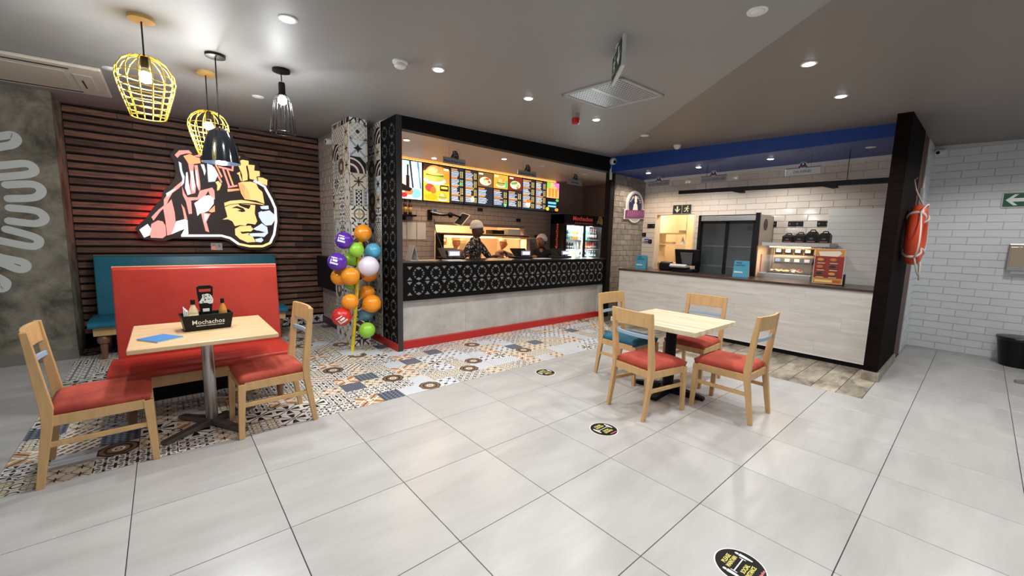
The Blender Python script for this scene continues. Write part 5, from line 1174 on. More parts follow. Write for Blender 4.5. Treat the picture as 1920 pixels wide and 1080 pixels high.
m_redlet = M('red_letters', (196, 70, 58), 0.4, emit=0.35)
lettering('Mochachos', 0.13, m_redlet, hd, frame((-0.1, fy0 - 0.0205 - F0.y, 1.9), (1, 0, 0), (0, 0, 1)), 0.002, 0.002, width=0.66)
lettering('MEXICAN CHICKEN FIESTA', 0.03, m_redlet, hd, frame((-0.06, fy0 - 0.0205 - F0.y, 1.805), (1, 0, 0), (0, 0, 1)), 0.001, 0.0004, width=0.6)
head_emblem(0.14, ((214, 180, 120), (40, 30, 26))).obj('emblem', print_mat('print'), hd, frame((0.48, fy0 - 0.0215 - F0.y, 1.885), (1, 0, 0), (0, 0, 1)))
lettering('Mochachos', 0.1, m_redlet, bpy.data.objects[fr.children[0].name], frame((fx0 - 0.0005 - F0.x, fy0 + 0.2 - F0.y, 1.5), (0, 0, 1), (0, 1, 0)), 0.001, 0.001, width=0.56)
fm = (fx0 + fx1) / 2
for z in (1.045, 1.245, 1.455): part(MB().box(fx0 + 0.05, fx1 - 0.05, fy0 + 0.08, fy1 - 0.04, z - 0.012, z), 'shelf', m_fin2, fr)
for (a, b) in ((fx0 + 0.05, fm), (fm, fx1 - 0.05)):
    d = part(MB().box(a, a + 0.03, fy0, fy0 + 0.03, 0.4, 1.775).box(b - 0.03, b, fy0, fy0 + 0.03, 0.4, 1.775).box(a, b, fy0, fy0 + 0.03, 0.4, 0.44).box(a, b, fy0, fy0 + 0.03, 1.75, 1.775), 'door', m_till, fr)
    o = part(MB().box(a + 0.03, b - 0.03, fy0 + 0.012, fy0 + 0.016, 0.44, 1.75), 'pane', m_glass, fr)
part(MB().box(fm - 0.018, fm + 0.018, fy0 + 0.04, fy0 + 0.06, 0.95, 1.74), 'light_strip', M('cool_tube', (240, 255, 255), 0.4, emit=12), fr)
for x in (fm - 0.3, fm + 0.3): point('fridge_light', (x, fy0 + 0.07, 1.2), 6, COOL, 0.05); point('fridge_light', (x, fy0 + 0.07, 1.72), 11, COOL, 0.05)
KIND = dict(green=(60, 130, 90), orange=(236, 140, 40), teal=(120, 196, 180), cola=(50, 24, 24), black=(44, 40, 44), red=(190, 60, 50), amber=(226, 150, 60), yellow=(216, 206, 60), dark=(30, 60, 54), white=(214, 216, 214))
protos = {}
def drink(kind, x, y, z, h, label):
    key = (kind, h)
    if key not in protos:
        t = thing('drink_bottle', (x, y, z), label, 'bottle', 'drink bottles in the fridge')
        part(bottle_mb(0.03, h), 'bottle_body', M('drink_' + kind, KIND[kind], 0.2), t, 0, AUTO, world=False)
        part(MB().lathe([(0.014, h * 0.85), (0.014, h * 0.93)], 10), 'cap', M('cap_' + ('red' if kind in ('cola', 'red') else 'w'), (190, 40, 40) if kind in ('cola', 'red') else (220, 220, 216), 0.4), t, 0, AUTO, world=False)
        part(MB().lathe([(0.0305, h * 0.2), (0.0305, h * 0.45)], 12), 'paper_label', M('drink_label', (226, 220, 210), 0.5), t, 0, True, world=False)
        protos[key] = t
    else:
        t = copy_tree(protos[key]); t.location = (x, y, z); t['label'] = label
CN = dict(cola='dark cola', teal='pale teal', black='black')
rows = ((1.455, 0.26, ['green', 'green', 'green', 'teal', 'orange', 'orange', 'orange'], ['teal', 'teal', 'teal', 'green', 'cola', 'cola', 'cola'], 'top shelf'),
        (1.245, 0.17, ['black', 'black', 'cola', 'black', 'black', 'white', 'white'], ['amber', 'amber', 'amber', 'red', 'red', 'red', 'cola'], 'middle shelf'),
        (1.045, 0.17, ['white', 'white', 'yellow', 'yellow', 'yellow', 'yellow', 'white'], ['dark', 'dark', 'dark', 'teal', 'dark', 'dark', 'dark'], 'lower shelf'))
ORD = ('first', 'second', 'third', 'fourth', 'fifth', 'sixth', 'seventh')
for z, h, A, B, nm in rows:
    for side, L, x0 in (('left', A, fx0 + 0.115), ('right', B, fm + 0.075)):
        for k, kd in enumerate(L):
            drink(kd, x0 + k * 0.083, fy0 + 0.15, z, h, '%s bottle, %s from the left behind the %s fridge door, %s' % (CN.get(kd, kd), ORD[k], side, nm))
# ------------------------------------------------------------------ right kitchen
gf = thing('glass_door_fridge', (7.4, 0.055, 0), 'black framed glass door fridge behind the pale wood counter', 'fridge'); y0, y1, X0, X1 = -0.41, 0.52, 7.1, 7.74
part(MB().box(X0 + 0.05, X1, y0, y0 + 0.04, 0, 1.91), 'side_panel', M('cream_side', (220, 206, 190), 0.4), gf, 0.003); part(MB().box(X0 + 0.05, X1, y1 - 0.04, y1, 0, 1.91), 'side_panel', m_till, gf, 0.003)
part(MB().box(X1 - 0.03, X1, y0 + 0.04, y1 - 0.04, 0.1, 1.8), 'liner', M('grey_liner', (150, 156, 158), 0.5), gf); part(MB().box(X0 + 0.03, X1, y0 + 0.04, y1 - 0.04, 0, 0.3), 'plinth', m_till, gf)
part(MB().box(X0 + 0.02, X1, y0 + 0.04, y1 - 0.04, 1.8, 1.91), 'top', m_till, gf, 0.002)
part(MB().box(X0, X0 + 0.02, y0 + 0.05, y1 - 0.04, 1.815, 1.895), 'header', m_al, gf, 0.003)
for k in range(3): part(MB().box(X0 - 0.003, X0, y0 + 0.06, y1 - 0.05, 1.825 + k * 0.024, 1.835 + k * 0.024), 'grille_bar', m_bezel, gf)
part(MB().box(X0, X0 + 0.05, y0, y0 + 0.06, 0.0, 1.93), 'frame_post', m_till, gf, 0.003); part(MB().box(X0, X0 + 0.05, y1 - 0.05, y1, 0.0, 1.91), 'frame_post', m_till, gf, 0.003)
m_grey_glass = M('grey_pane', (150, 160, 164), 0.05, alpha=0.22); ym = (y0 + y1) / 2
for a, b in ((y0 + 0.06, ym), (ym, y1 - 0.05)):
    part(MB().box(X0 + 0.015, X0 + 0.04, a, a + 0.025, 0.3, 1.8).box(X0 + 0.015, X0 + 0.04, b - 0.025, b, 0.3, 1.8).box(X0 + 0.015, X0 + 0.04, a, b, 0.3, 0.33).box(X0 + 0.015, X0 + 0.04, a, b, 1.77, 1.8), 'door', m_till, gf, 0.002)
    part(MB().box(X0 + 0.024, X0 + 0.03, a + 0.025, b - 0.025, 0.33, 1.77), 'pane', m_grey_glass, gf)
for z in (1.08, 1.41): part(MB().box(X0 + 0.08, X1 - 0.05, y0 + 0.05, y1 - 0.05, z - 0.012, z), 'shelf', m_al, gf)
fan = part(MB().lathe([(0.06, 0.0), (0.07, 0.04), (0.03, 0.06)], 16, (7.6, -0.12, 1.68)), 'fan', m_till, gf, 0, AUTO)
part(MB().lathe([(0.001, -0.002), (0.09, -0.002), (0.09, 0.002)], 24, (7.38, y0 - 0.001, 1.76), axis='y'), 'side_sticker', M('brown_print', (92, 66, 60), 0.5), gf)
part(MB().box(7.3, 7.36, y0 - 0.002, y0, 1.0, 1.3), 'side_sticker', M('red_print', (180, 60, 50), 0.5), gf)

# doorway trim and store room shelf
dt = MB().box(7.785, 7.8, DX1, DX1 + 0.03, 0, DZ + 0.03).box(7.785, 7.8, DX0 - 0.03, DX0, 0, DZ + 0.03).box(7.785, 7.8, DX0, DX1, DZ, DZ + 0.03)
structure(dt, 'trim_5', M('pale_door_trim', (236, 220, 196), 0.5), 0.002)
ss = thing('store_shelf', (8.4, 1.6, 0), 'cream shelving seen through the lit doorway', 'shelf'); m_shelf = M('cream_shelf', (238, 222, 190), 0.5)
for z in (1.0, 1.39, 1.62): part(MB().box(8.28, 8.62, 1.3, 1.93, z, z + 0.025), 'shelf_board', m_shelf, ss, 0.002)
for y in (1.3, 1.92): part(MB().box(8.28, 8.62, y - 0.01, y + 0.01, 0, 2.2), 'upright', m_shelf, ss, 0.002)
cn = thing('paper_cone', (8.4, 1.42, 1.415), 'white paper cone on the store room shelf', 'cone'); part(MB().lathe([(0.05, 0.0), (0.002, 0.16)], 16), 'cone', m_wht, cn, 0, AUTO, world=False); part(MB().lathe([(0.06, 0.0), (0.06, 0.008)], 16), 'base', m_wht, cn, 0, AUTO, world=False)
solo(MB().box(8.36, 8.5, 1.62, 1.85, 1.415, 1.455), 'storage_tray', M('tan_tray', (200, 168, 120), 0.5), 'flat tan tray on the store room shelf', 'tray', (8.43, 1.73, 1.415), 0.006)
solo(MB().box(8.36, 8.5, 1.38, 1.5, 1.645, 1.70), 'storage_box', M('grey_box', (170, 160, 140), 0.5), 'small grey box on the upper store room shelf', 'box', (8.43, 1.44, 1.645), 0.006)
sl_ = thing('store_lamp', (8.55, 1.2, 2.499), 'bright ceiling lamp of the store room', 'lamp'); part(MB().lathe([(0.12, 0.0), (0.12, -0.03), (0.11, -0.04)], 24), 'base', m_bezel, sl_, 0, AUTO, world=False); part(MB().lathe([(0.11, -0.04), (0.08, -0.07), (0.001, -0.08)], 24), 'diffuser', M('store_glow', (255, 232, 190), 0.4, emit=8), sl_, 0, AUTO, world=False)
point('lamp', (0, 0, -0.14), 42, (1.0, 0.84, 0.6), 0.1, sl_)

# wall plates, exit sign, plaque
def plate_at(y, z, w, h, label, n=3):
    t = thing('switch_plate', (7.79, y, z), label, 'socket', 'black plates on the cream wall', rz=-PI / 2)
    part(MB().box(-w / 2, w / 2, -0.012, 0, -h / 2, h / 2), 'plate', m_till, t, 0.003, world=False)
    for k in range(n):
        x = -w / 2 + (k + 0.5) * w / n; part(MB().box(x - 0.012, x + 0.012, -0.0145, -0.012, -0.014, 0.014), 'module', m_slot if k % 2 else m_dim, t, world=False)
plate_at(1.80, 1.77, 0.17, 0.08, 'black triple switch plate left of the lit doorway'); plate_at(1.945, 1.59, 0.08, 0.075, 'black square switch in the corner by the stone wall', 1); plate_at(1.80, 1.455, 0.075, 0.08, 'black square socket under the small blue device', 1)
plate_at(-0.36, 1.785, 0.16, 0.08, 'black socket plate half hidden behind the fridge'); plate_at(-0.70, 1.785, 0.2, 0.08, 'black socket plate above the carry boxes', 4); plate_at(-1.08, 1.785, 0.2, 0.08, 'black socket plate beside the white partition', 4)
bd = thing('blue_device', (7.79, 1.875, 1.475), 'small blue device on the cream wall', 'device', rz=-PI / 2); part(MB().box(-0.05, 0.05, -0.03, 0, -0.02, 0.03), 'case', M('device_blue', (50, 70, 190), 0.4), bd, 0.004, world=False); part(MB().box(-0.045, 0.045, -0.033, -0.03, -0.01, 0.0), 'stripe', m_wht, bd, world=False)
we = thing('exit_sign', (7.79, 1.17, 2.08), 'black exit sign with arrow and running figure above the doorway', 'sign', rz=-PI / 2)
part(MB().box(-0.19, 0.19, -0.014, 0, -0.09, 0.09), 'frame', m_alu, we, 0.003, world=False)
cv = Canvas(); exit_print(cv, -0.18, 0.176, 0.165, 'down', (214, 220, 180), (24, 26, 22)); exit_print(cv, 0.004, 0.176, 0.165, 'run', (214, 220, 180), (24, 26, 22)); cv.obj('sign_face', print_mat('print'), we, frame((0, -0.0142, 0), (1, 0, 0), (0, 0, 1)))
pq = thing('brand_plaque', (7.41, 1.99, 2.13), 'oval navy and white fish and chips plaque on the stone wall', 'sign')
def ell(rx, ry, cx=0, cy=0, n=40): return [(cx + rx * math.cos(2 * PI * k / n), cy + ry * math.sin(2 * PI * k / n)) for k in range(n)]
fnY = lambda u, v, d: (u, -d, v)
part(MB().prism(ell(0.31, 0.315), 0.0, 0.03, fnY), 'back_plate', m_wht, pq, 0.004, world=False)
part(MB().prism([(-0.36, -0.26), (0.36, -0.22), (0.36, -0.02), (-0.36, -0.06)], 0.0, 0.031, fnY), 'banner_back', m_wht, pq, 0.004, world=False)
part(MB().prism(ell(0.28, 0.285), 0.03, 0.034, fnY), 'ring', M('silver_print', (170, 174, 184), 0.4), pq, world=False)
part(MB().prism(ell(0.225, 0.225, 0, 0.03), 0.034, 0.037, fnY), 'field', m_navy, pq, world=False)
mb = MB(); mb.prism(ell(0.042, 0.05, 0, 0.12, 20), 0.037, 0.042, fnY); mb.prism([(-0.09, -0.08), (0.09, -0.08), (0.06, 0.05), (0.02, 0.075), (-0.02, 0.075), (-0.06, 0.05)], 0.037, 0.041, fnY); mb.prism([(-0.05, 0.16), (0.05, 0.16), (0.035, 0.21), (-0.035, 0.21)], 0.037, 0.041, fnY)
part(mb, 'figure', m_wht, pq, world=False)
mb = MB(); mb.prism([(-0.33, -0.24), (0.33, -0.2), (0.33, -0.04), (-0.33, -0.08)], 0.037, 0.045, fnY); part(mb, 'banner', m_purple, pq, 0.003, world=False)
for k, chx in enumerate('FISH & CHIPS'):
    if chx == ' ': continue
    a = math.radians(158 - k * 136 / 11); lettering(chx, 0.062, m_wht, pq, frame((0.175 * math.cos(a), -0.038, 0.03 + 0.175 * math.sin(a)), (math.sin(a), 0, -math.cos(a)), (math.cos(a), 0, math.sin(a))), 0.001, 0.0006)
mb = MB()
for k in range(9): x = -0.27 + k * 0.066; mb.prism([(x, -0.2 + k * 0.004), (x + 0.018, -0.2 + k * 0.004), (x + 0.045, -0.09 + k * 0.004), (x + 0.027, -0.09 + k * 0.004)], 0.045, 0.047, fnY)
part(mb, 'banner_script', M('lilac_print', (176, 120, 170), 0.4), pq, world=False)

# black rail over the counter
rl = thing('light_rail', (7.0, -0.5, 2.3), 'long black rail hanging over the right counter', 'rail')
def zr(y): return 2.303 - (0.85 - y) * 0.012
part(MB().raw([(6.98, 0.85, zr(0.85) - 0.03), (7.02, 0.85, zr(0.85) - 0.03), (7.02, 0.85, zr(0.85) + 0.03), (6.98, 0.85, zr(0.85) + 0.03), (6.98, -1.94, zr(-1.94) - 0.034), (7.02, -1.94, zr(-1.94) - 0.034), (7.02, -1.94, zr(-1.94) + 0.034), (6.98, -1.94, zr(-1.94) + 0.034)], [(0, 1, 2, 3), (7, 6, 5, 4), (0, 4, 5, 1), (1, 5, 6, 2), (2, 6, 7, 3), (3, 7, 4, 0)]), 'bar', m_till, rl, 0.003)
part(MB().prism([(0.02, 2.27), (-0.2, 2.255), (-0.2, 2.225), (-0.14, 2.225)], 6.97, 7.03, lambda u, v, d: (d, u, v)), 'bracket', m_till, rl); part(MB().prism([(-1.12, 2.26), (-1.32, 2.26), (-1.34, 2.215), (-1.28, 2.21)], 6.97, 7.03, lambda u, v, d: (d, u, v)), 'bracket', m_till, rl)
for y in (-1.42, 0.4): part(MB().tube([(7.0, y, 2.3), (7.0, y, 2.70)], 0.004, 6), 'hanger', m_till, rl)

# white partition
wp = structure(MB().box(7.62, 7.74, -1.9, -1.14, 0, 1.985), 'wall_partition', m_white, 0.003, label='white boarded partition right of the warming cabinet')
for k in range(11): part(MB().box(7.612, 7.62, -1.89, -1.145, 0.92 + k * 0.0965, 0.92 + k * 0.0965 + 0.0945), 'wall_board', m_white, wp, 0.001, seg=1)

# warming cabinet with boxes
wcb = thing('warming_cabinet', (7.4, -0.86, 0), 'stainless warming cabinet with a glowing shelf', 'cabinet')
part(MB().box(7.15, 7.6, -1.13, -0.46, 0, 0.9), 'base', m_warmsteel, wcb, 0.004); part(MB().box(7.1, 7.6, -1.13, -0.45, 0.9, 1.03), 'worktop', m_steel, wcb, 0.01)
part(MB().box(7.15, 7.6, -1.3, -0.45, 1.43, 1.49), 'upper_shelf', m_steel, wcb, 0.006)
for y in (-0.48, -1.12): part(MB().box(7.55, 7.6, y - 0.015, y + 0.015, 1.03, 1.43), 'post', m_steel, wcb, 0.003)
part(MB().box(7.59, 7.6, -1.1, -0.5, 1.03, 1.43), 'back_panel', m_cream_steel, wcb)
part(MB().box(7.2, 7.5, -1.0, -0.55, 1.415, 1.43), 'heat_lamp', M('warm_strip', (255, 206, 140), 0.4, emit=5), wcb)
l = bpy.data.lights.new('heat_light', 'AREA'); l.size = 0.4; l.energy = 5; l.color = WARM2; lo = bpy.data.objects.new('heat_light', l); COL.objects.link(lo); lo.location = (7.35, -0.78, 1.405)
part(MB().prism([(7.1, 1.03), (7.12, 1.2), (7.2, 1.3), (7.21, 1.3), (7.13, 1.2), (7.11, 1.03)], -1.12, -0.46, lambda u, v, d: (u, d, v)), 'curved_pane', m_glass, wcb)
for r, z in ((0, 1.30), (1, 1.16)):
    part(MB().box(7.32, 7.56, -1.1, -0.58, z, z + 0.012), 'tray_shelf', m_brown if False else M('brown_shelf', (92, 70, 58), 0.5), wcb)
k = 0
for r, z in ((0, 1.312), (1, 1.172)):
    for c in range(4):
        y = -0.63 - c * 0.125; t = thing('food_carton', (7.42, y, z), '%s food carton from the left on the %s warming shelf' % (ORD[c], ('upper', 'lower')[r]), 'carton', 'small food cartons in the warming cabinet')
        part(MB().prism([(-0.045, 0), (0.045, 0), (0.052, 0.085), (-0.052, 0.085)], -0.06, 0.06, lambda u, v, d: (d, u, v)), 'carton_body', m_till, t, 0.003, world=False)
        part(MB().box(-0.064, -0.061, -0.032, 0.032, 0.03, 0.075), 'paper_label', m_wht if (r, c) != (1, 0) else M('blue_label', (120, 150, 220), 0.5), t, 0, world=False)
part(MB().box(7.14, 7.3, -1.08, -0.56, 1.03, 1.05), 'crumb_tray', m_till, wcb, 0.003)
cl = thing('food_paper', (7.22, -0.8, 1.05), 'crumpled yellow paper with red food in the warming cabinet', 'food paper')
rg = random.Random(2); mb = MB(); N = 10
vs = [(0.05 * (i / N * 2 - 1) + rg.uniform(-.004, .004), -0.2 + 0.4 * j / 14, 0.008 + abs(rg.gauss(0, 0.014))) for j in range(15) for i in range(N + 1)]
part(mb.raw(vs, [(j * (N + 1) + i, j * (N + 1) + i + 1, (j + 1) * (N + 1) + i + 1, (j + 1) * (N + 1) + i) for j in range(14) for i in range(N)]), 'paper', M('yellow_paper', (224, 196, 130), 0.6), cl, 0, True, world=False)
for q in range(5): part(MB().ball((rg.uniform(-.03, .03), -0.17 + q * 0.03, 0.03), 0.018, 10, 6), 'morsel', M('red_food', (190, 60, 36), 0.5), cl, 0, True, world=False)
for c, (y, s) in enumerate(((-0.745, 0.9), (-0.895, 1.0), (-1.04, 1.25), (-1.19, 1.1))):
    t = thing('carry_box', (7.36, y, 1.49), '%s black carry box from the left on the steel shelf' % ORD[c], 'box', 'black carry boxes on the warming cabinet')
    w, d, h = 0.066, 0.07, 0.1 * s
    part(MB().raw([(-d, -w, 0), (d, -w, 0), (d, w, 0), (-d, w, 0), (-d, -w, h), (d, -w, h), (d, w, h), (-d, w, h), (0, -w * 0.8, h * 1.32), (0, w * 0.8, h * 1.32)], [(0, 3, 2, 1), (0, 1, 5, 4), (1, 2, 6, 5), (2, 3, 7, 6), (3, 0, 4, 7), (4, 5, 8), (6, 7, 9), (4, 8, 9, 7), (5, 6, 9, 8)]), 'box_body', m_till, t, 0.003, world=False)
    part(MB().tube([(0, -0.035, h * 1.28), (0, -0.025, h * 1.5), (0, 0.025, h * 1.5), (0, 0.035, h * 1.28)], 0.008, 6), 'handle', m_till, t, 0, True, world=False)
    part(MB().box(-d - 0.002, -d, -0.045, 0.045, h * 0.1, h * 0.22), 'print_band', M('pink_band', (150, 90, 96), 0.5), t, 0, world=False)
    part(MB().box(-d - 0.002, -d, -0.02, 0.02, h * 0.4, h * 0.6), 'print_mark', m_dim, t, 0, world=False)

# things on the right counter
m_cyan = M('cyan_card', (62, 166, 200), 0.45)
for k, (y, l) in enumerate(((1.34, 'cyan tent card on the counter beside the stone wall'), (-0.335, 'cyan tent card on the counter in front of the glass fridge'))):
    t = thing('tent_card', (6.78, y, 0.96), l, 'card', 'cyan tent cards on the right counter', rz=-PI / 2 + 0.1)
    f = part(MB().prism([(-0.06, 0.0), (-0.056, 0.0), (0.002, 0.24), (-0.002, 0.24)], -0.1, 0.1, lambda u, v, d: (d, u, v)), 'front_card', m_cyan, t, world=False)
    part(MB().prism([(0.06, 0.0), (0.056, 0.0), (-0.002, 0.238), (0.002, 0.24)], -0.1, 0.1, lambda u, v, d: (d, u, v)), 'back_card', m_wht, t, world=False)
    up = Vector((0, 0.058, 0.24)).normalized(); F = lambda x, v: frame((x, -0.0605 + 0.058 * v / 0.24, v), (1, 0, 0), up)
    lettering('FREE', 0.035, m_navy, t, F(-0.035, 0.205), 0.0005, 0.001); lettering('DELIVERY', 0.03, m_navy, t, F(-0.012, 0.17), 0.0005, 0.001, width=0.14)
    part(MB().prism([(-0.0475, 0.06), (-0.0455, 0.06), (-0.0405, 0.08), (-0.0425, 0.08)], -0.085, 0.03, lambda u, v, d: (d, u - 0.0, v)), 'text_bar', m_wht, t, world=False)
mn = thing('menu_stand', (6.64, -1.41, 0.96), 'upright red and orange menu board on the right counter', 'menu', rz=-PI / 2 + 0.04)
part(MB().box(-0.155, 0.155, 0.0, 0.006, 0.01, 0.455), 'board', m_wht, mn, 0.002, world=False)
part(MB().box(-0.02, 0.17, 0.006, 0.1, 0.0, 0.14), 'holder', m_till, mn, 0.006, world=False)
cv = Canvas(); cv.rect(-0.15, 0.015, 0.15, 0.45, (150, 42, 34)); cv.rect(-0.15, 0.36, 0.15, 0.45, (214, 140, 62)); cv.rect(-0.15, 0.015, 0.15, 0.085, (206, 140, 60)); cv.poly([(-0.12, 0.42), (0.1, 0.43), (0.12, 0.4), (0.08, 0.36), (-0.1, 0.365)], (240, 226, 214)); cv.rect(-0.13, 0.03, 0.05, 0.06, (240, 210, 130)); cv.rect(0.06, 0.03, 0.13, 0.06, (190, 90, 40))
for r in range(3):
    for c in range(2):
        x, y = -0.08 + c * 0.13, 0.315 - r * 0.09; cv.ell(x, y, 0.05, 0.03, (120, 60, 34)); cv.ell(x - 0.01, y + 0.005, 0.035, 0.018, ((220, 150, 70), (206, 110, 60), (60, 34, 26))[(r + c) % 3]); cv.rect(x - 0.04, y - 0.046, x + 0.04, y - 0.038, (236, 220, 200))
cv.obj('print', print_mat('print'), mn, frame((0, -0.0003, 0), (1, 0, 0), (0, 0, 1)))
ps = thing('cash_till', (6.86, 0.58, 0.96), 'black till seen from behind on the right counter', 'till', rz=-PI / 2)
part(MB().box(-0.17, 0.17, -0.12, 0.15, 0, 0.05), 'base', m_till, ps, 0.01, world=False)
part(MB().prism([(-0.14, 0.07), (0.03, 0.07), (0.03, 0.1), (-0.1, 0.13), (-0.16, 0.1)], -0.2, 0.08, lambda u, v, d: (d, u, v)), 'receipt_printer', M('white_printer', (214, 214, 210), 0.4), ps, 0.01, world=False)
part(MB().box(-0.2, 0.08, -0.15, 0.03, 0.05, 0.07), 'printer_tray', m_till, ps, 0.004, world=False)
mon = part(MB().box(-0.215, 0.215, -0.014, 0.014, -0.14, 0.14), 'monitor', m_till, ps, 0.01, world=False); mon.location = (0.0, 0.08, 0.24); mon.rotation_euler = (0.25, 0, 0)
add('rear_cover', MB().prism([(-0.11, 0.09), (0.11, 0.09), (0.08, -0.12), (-0.08, -0.12)], -0.04, -0.014, lambda u, v, d: (u, d, v)).mesh('rear_cover', 0.006), M('till_grey', (96, 96, 100), 0.4), mon)
pr = thing('card_machine', (6.9, 0.93, 0.96), 'black receipt printer left of the till on the right counter', 'printer', rz=-PI / 2)
part(MB().box(-0.1, 0.1, -0.08, 0.09, 0, 0.13), 'case', m_till, pr, 0.02, world=False); part(MB().prism([(-0.075, 0.13), (0.07, 0.13), (0.05, 0.155), (-0.05, 0.15)], -0.08, 0.08, lambda u, v, d: (d, u, v)), 'lid', M('till_dark', (34, 34, 38), 0.3), pr, 0.006, world=False)
# ------------------------------------------------------------------ illuminated head sign on the slat wall
sg = thing('head_sign', (0.7, 4.17, 1.8), 'large illuminated feathered warrior head sign on the slat wall', 'sign')
part(MB().prism(SIGN_PLATE, 0.0, 0.03, lambda u, v, d: (u, d, v)), 'plate', M('sign_brown', (60, 36, 30), 0.5), sg, 0.0, world=False)
m_glow = print_mat('lit_acrylic', emit=0.95, rough=0.4)
for c, p in SIGN_SHAPES:
    dark = c == (62, 36, 28); z0 = -0.0025 if not dark else -0.0045
    mb = MB(); mb.prism(p, 0.0, -0.012 if not dark else -0.0135, lambda u, v, d: (u, d, v), 0, c)
    part(mb, 'lit_panel' if not dark else 'face_line', m_glow if not dark else MATS['sign_brown'], sg, world=False)
for k, (a, b) in enumerate(zip(SIGN_LINE, SIGN_LINE[1:])):
    mb = MB(); dx_, dz_ = b[0] - a[0], b[1] - a[1]; L = math.hypot(dx_, dz_); nx, nz = -dz_ / L * 0.015, dx_ / L * 0.015
    mb.prism([(a[0] + nx, a[1] + nz), (b[0] + nx, b[1] + nz), (b[0] - nx, b[1] - nz), (a[0] - nx, a[1] - nz)], 0.0, -0.01 - 0.0003 * (k % 2), lambda u, v, d: (u, d, v), 0, (250, 220, 150) if 3 <= k <= 5 else (246, 248, 255))
    part(mb, 'outline_tube', m_glow, sg, world=False)
m_redglow = M('red_led_strip', (255, 40, 36), 0.4, emit=30.0)
back = [(-0.735, -0.345), (-0.6, -0.2), (-0.54, -0.1), (-0.44, -0.0), (-0.42, 0.1)]
part(MB().tube([(x, 0.05, z) for x, z in back], 0.01, 6), 'led_strip', m_redglow, sg, 0, True, world=False)
part(MB().tube([(-0.3, 0.06, 0.3), (0.3, 0.06, 0.42), (0.6, 0.06, 0.1), (0.62, 0.06, -0.4)], 0.006, 6), 'led_strip', M('white_led_strip', (255, 236, 214), 0.4, emit=2.0), sg, 0, True, world=False)
for x, z in ((-0.45, -0.3), (0.5, -0.35), (-0.1, 0.5), (0.5, 0.2)): part(MB().box(x - 0.015, x + 0.015, 0.03, 0.128, z - 0.015, z + 0.015), 'standoff', m_dark, sg, world=False)
so = thing('wall_socket', (0.765, 4.297, 1.225), 'ivory double wall socket under the head sign', 'socket')
part(MB().box(-0.065, 0.065, -0.012, 0.0, -0.05, 0.05), 'plate', M('ivory_plate', (214, 202, 188), 0.4), so, 0.004, world=False)
for x, z in ((0.03, 0.02), (0.03, -0.002), (-0.03, 0.026)): part(MB().box(x - 0.012, x + 0.012, -0.0135, -0.012, z - 0.004, z + 0.004), 'slot', m_slot, so, world=False)
part(MB().box(-0.05, -0.02, -0.0145, -0.012, -0.03, -0.008), 'indicator', M('red_neon', (240, 70, 50), 0.4, emit=1.5), so, world=False)
tv = thing('wall_television', (2.15, 3.72, 0.62), 'black flat box mounted low on the grey wall behind the balloons', 'television')
part(MB().box(-0.13, -0.05, -0.42, 0.42, 0, 0.48), 'case', M('tv_black', (8, 8, 9), 0.5), tv, 0.006, world=False)
part(MB().box(-0.05, 0.0, -0.15, 0.15, 0.1, 0.38), 'bracket', m_dark, tv, world=False)

# ------------------------------------------------------------------ balloon stand
P0, P1 = Vector((1.9, 2.27, 0.012)), Vector((2.035, 2.27, 1.44))
st = thing('balloon_stand', (1.9, 2.27, 0), 'yellow perforated balloon stand in front of the tile column', 'stand')
part(MB().lathe([(0.15, 0.0), (0.15, 0.006), (0.04, 0.014)], 28, (1.9, 2.27, 0)), 'base', M('clear_base', (206, 208, 206), 0.25), st, 0, AUTO)
part(MB().tube([P0, P1], 0.022, 16), 'pole', M('yellow_tube', (232, 206, 52), 0.35), st, 0, AUTO)
for k in range(12):
    p = P0.lerp(P1, 0.06 + k * 0.078); d = Vector((-0.5, -0.86, 0))
    part(MB().ball(p + d * 0.0205, 0.0048, 8, 6), 'hole', m_slot, st, 0, True)
def on_pole(z): return P0.lerp(P1, (z - P0.z) / (P1.z - P0.z))
BAL = [('orange', (2.055, 2.26, 1.464), 0.103, 'topmost orange balloon on the stand', 0), ('purple', (1.80, 2.16, 1.371), 0.1, 'upper purple balloon left of the pole', 1), ('green', (1.925, 2.13, 1.265), 0.088, 'lime green balloon in front of the pole top', 0),
       ('blue', (2.17, 2.24, 1.246), 0.098, 'light blue balloon at the upper right of the stand', 0), ('purple', (1.715, 2.16, 1.122), 0.106, 'lower purple balloon at the far left of the stand', 1), ('green', (1.93, 2.36, 1.14), 0.09, 'lime green balloon half hidden behind the purple and white ones', 0),
       ('white', (2.06, 2.11, 1.068), 0.122, 'white balloon right of the pole', 0), ('orange', (1.775, 2.28, 0.935), 0.1, 'orange balloon below the lower purple balloon', 0), ('orange', (1.845, 2.12, 0.954), 0.106, 'orange balloon left of the pole under the green one', 0),
       ('orange', (2.15, 2.33, 0.955), 0.1, 'orange balloon peeking out below the white balloon', 0), ('green', (1.93, 2.37, 0.84), 0.075, 'small lime green balloon behind the pole', 0), ('orange', (2.12, 2.33, 0.715), 0.095, 'orange balloon behind the pole at mid height', 0),
       ('orange', (1.835, 2.12, 0.652), 0.096, 'orange balloon left of the pole above the red balloon', 0), ('orange', (2.115, 2.17, 0.6), 0.112, 'large orange balloon right of the pole at mid height', 0), ('red', (1.745, 2.15, 0.481), 0.112, 'red balloon with white print', 1),
       ('blue2', (2.085, 2.30, 0.462), 0.097, 'dull blue balloon above the lowest green balloon', 0), ('green', (2.045, 2.16, 0.278), 0.097, 'lowest lime green balloon right of the pole', 0)]
BC = dict(orange=(240, 150, 34), purple=(92, 44, 168), green=(148, 206, 62), blue=(88, 172, 206), blue2=(96, 140, 170), white=(226, 216, 232), red=(206, 44, 36))
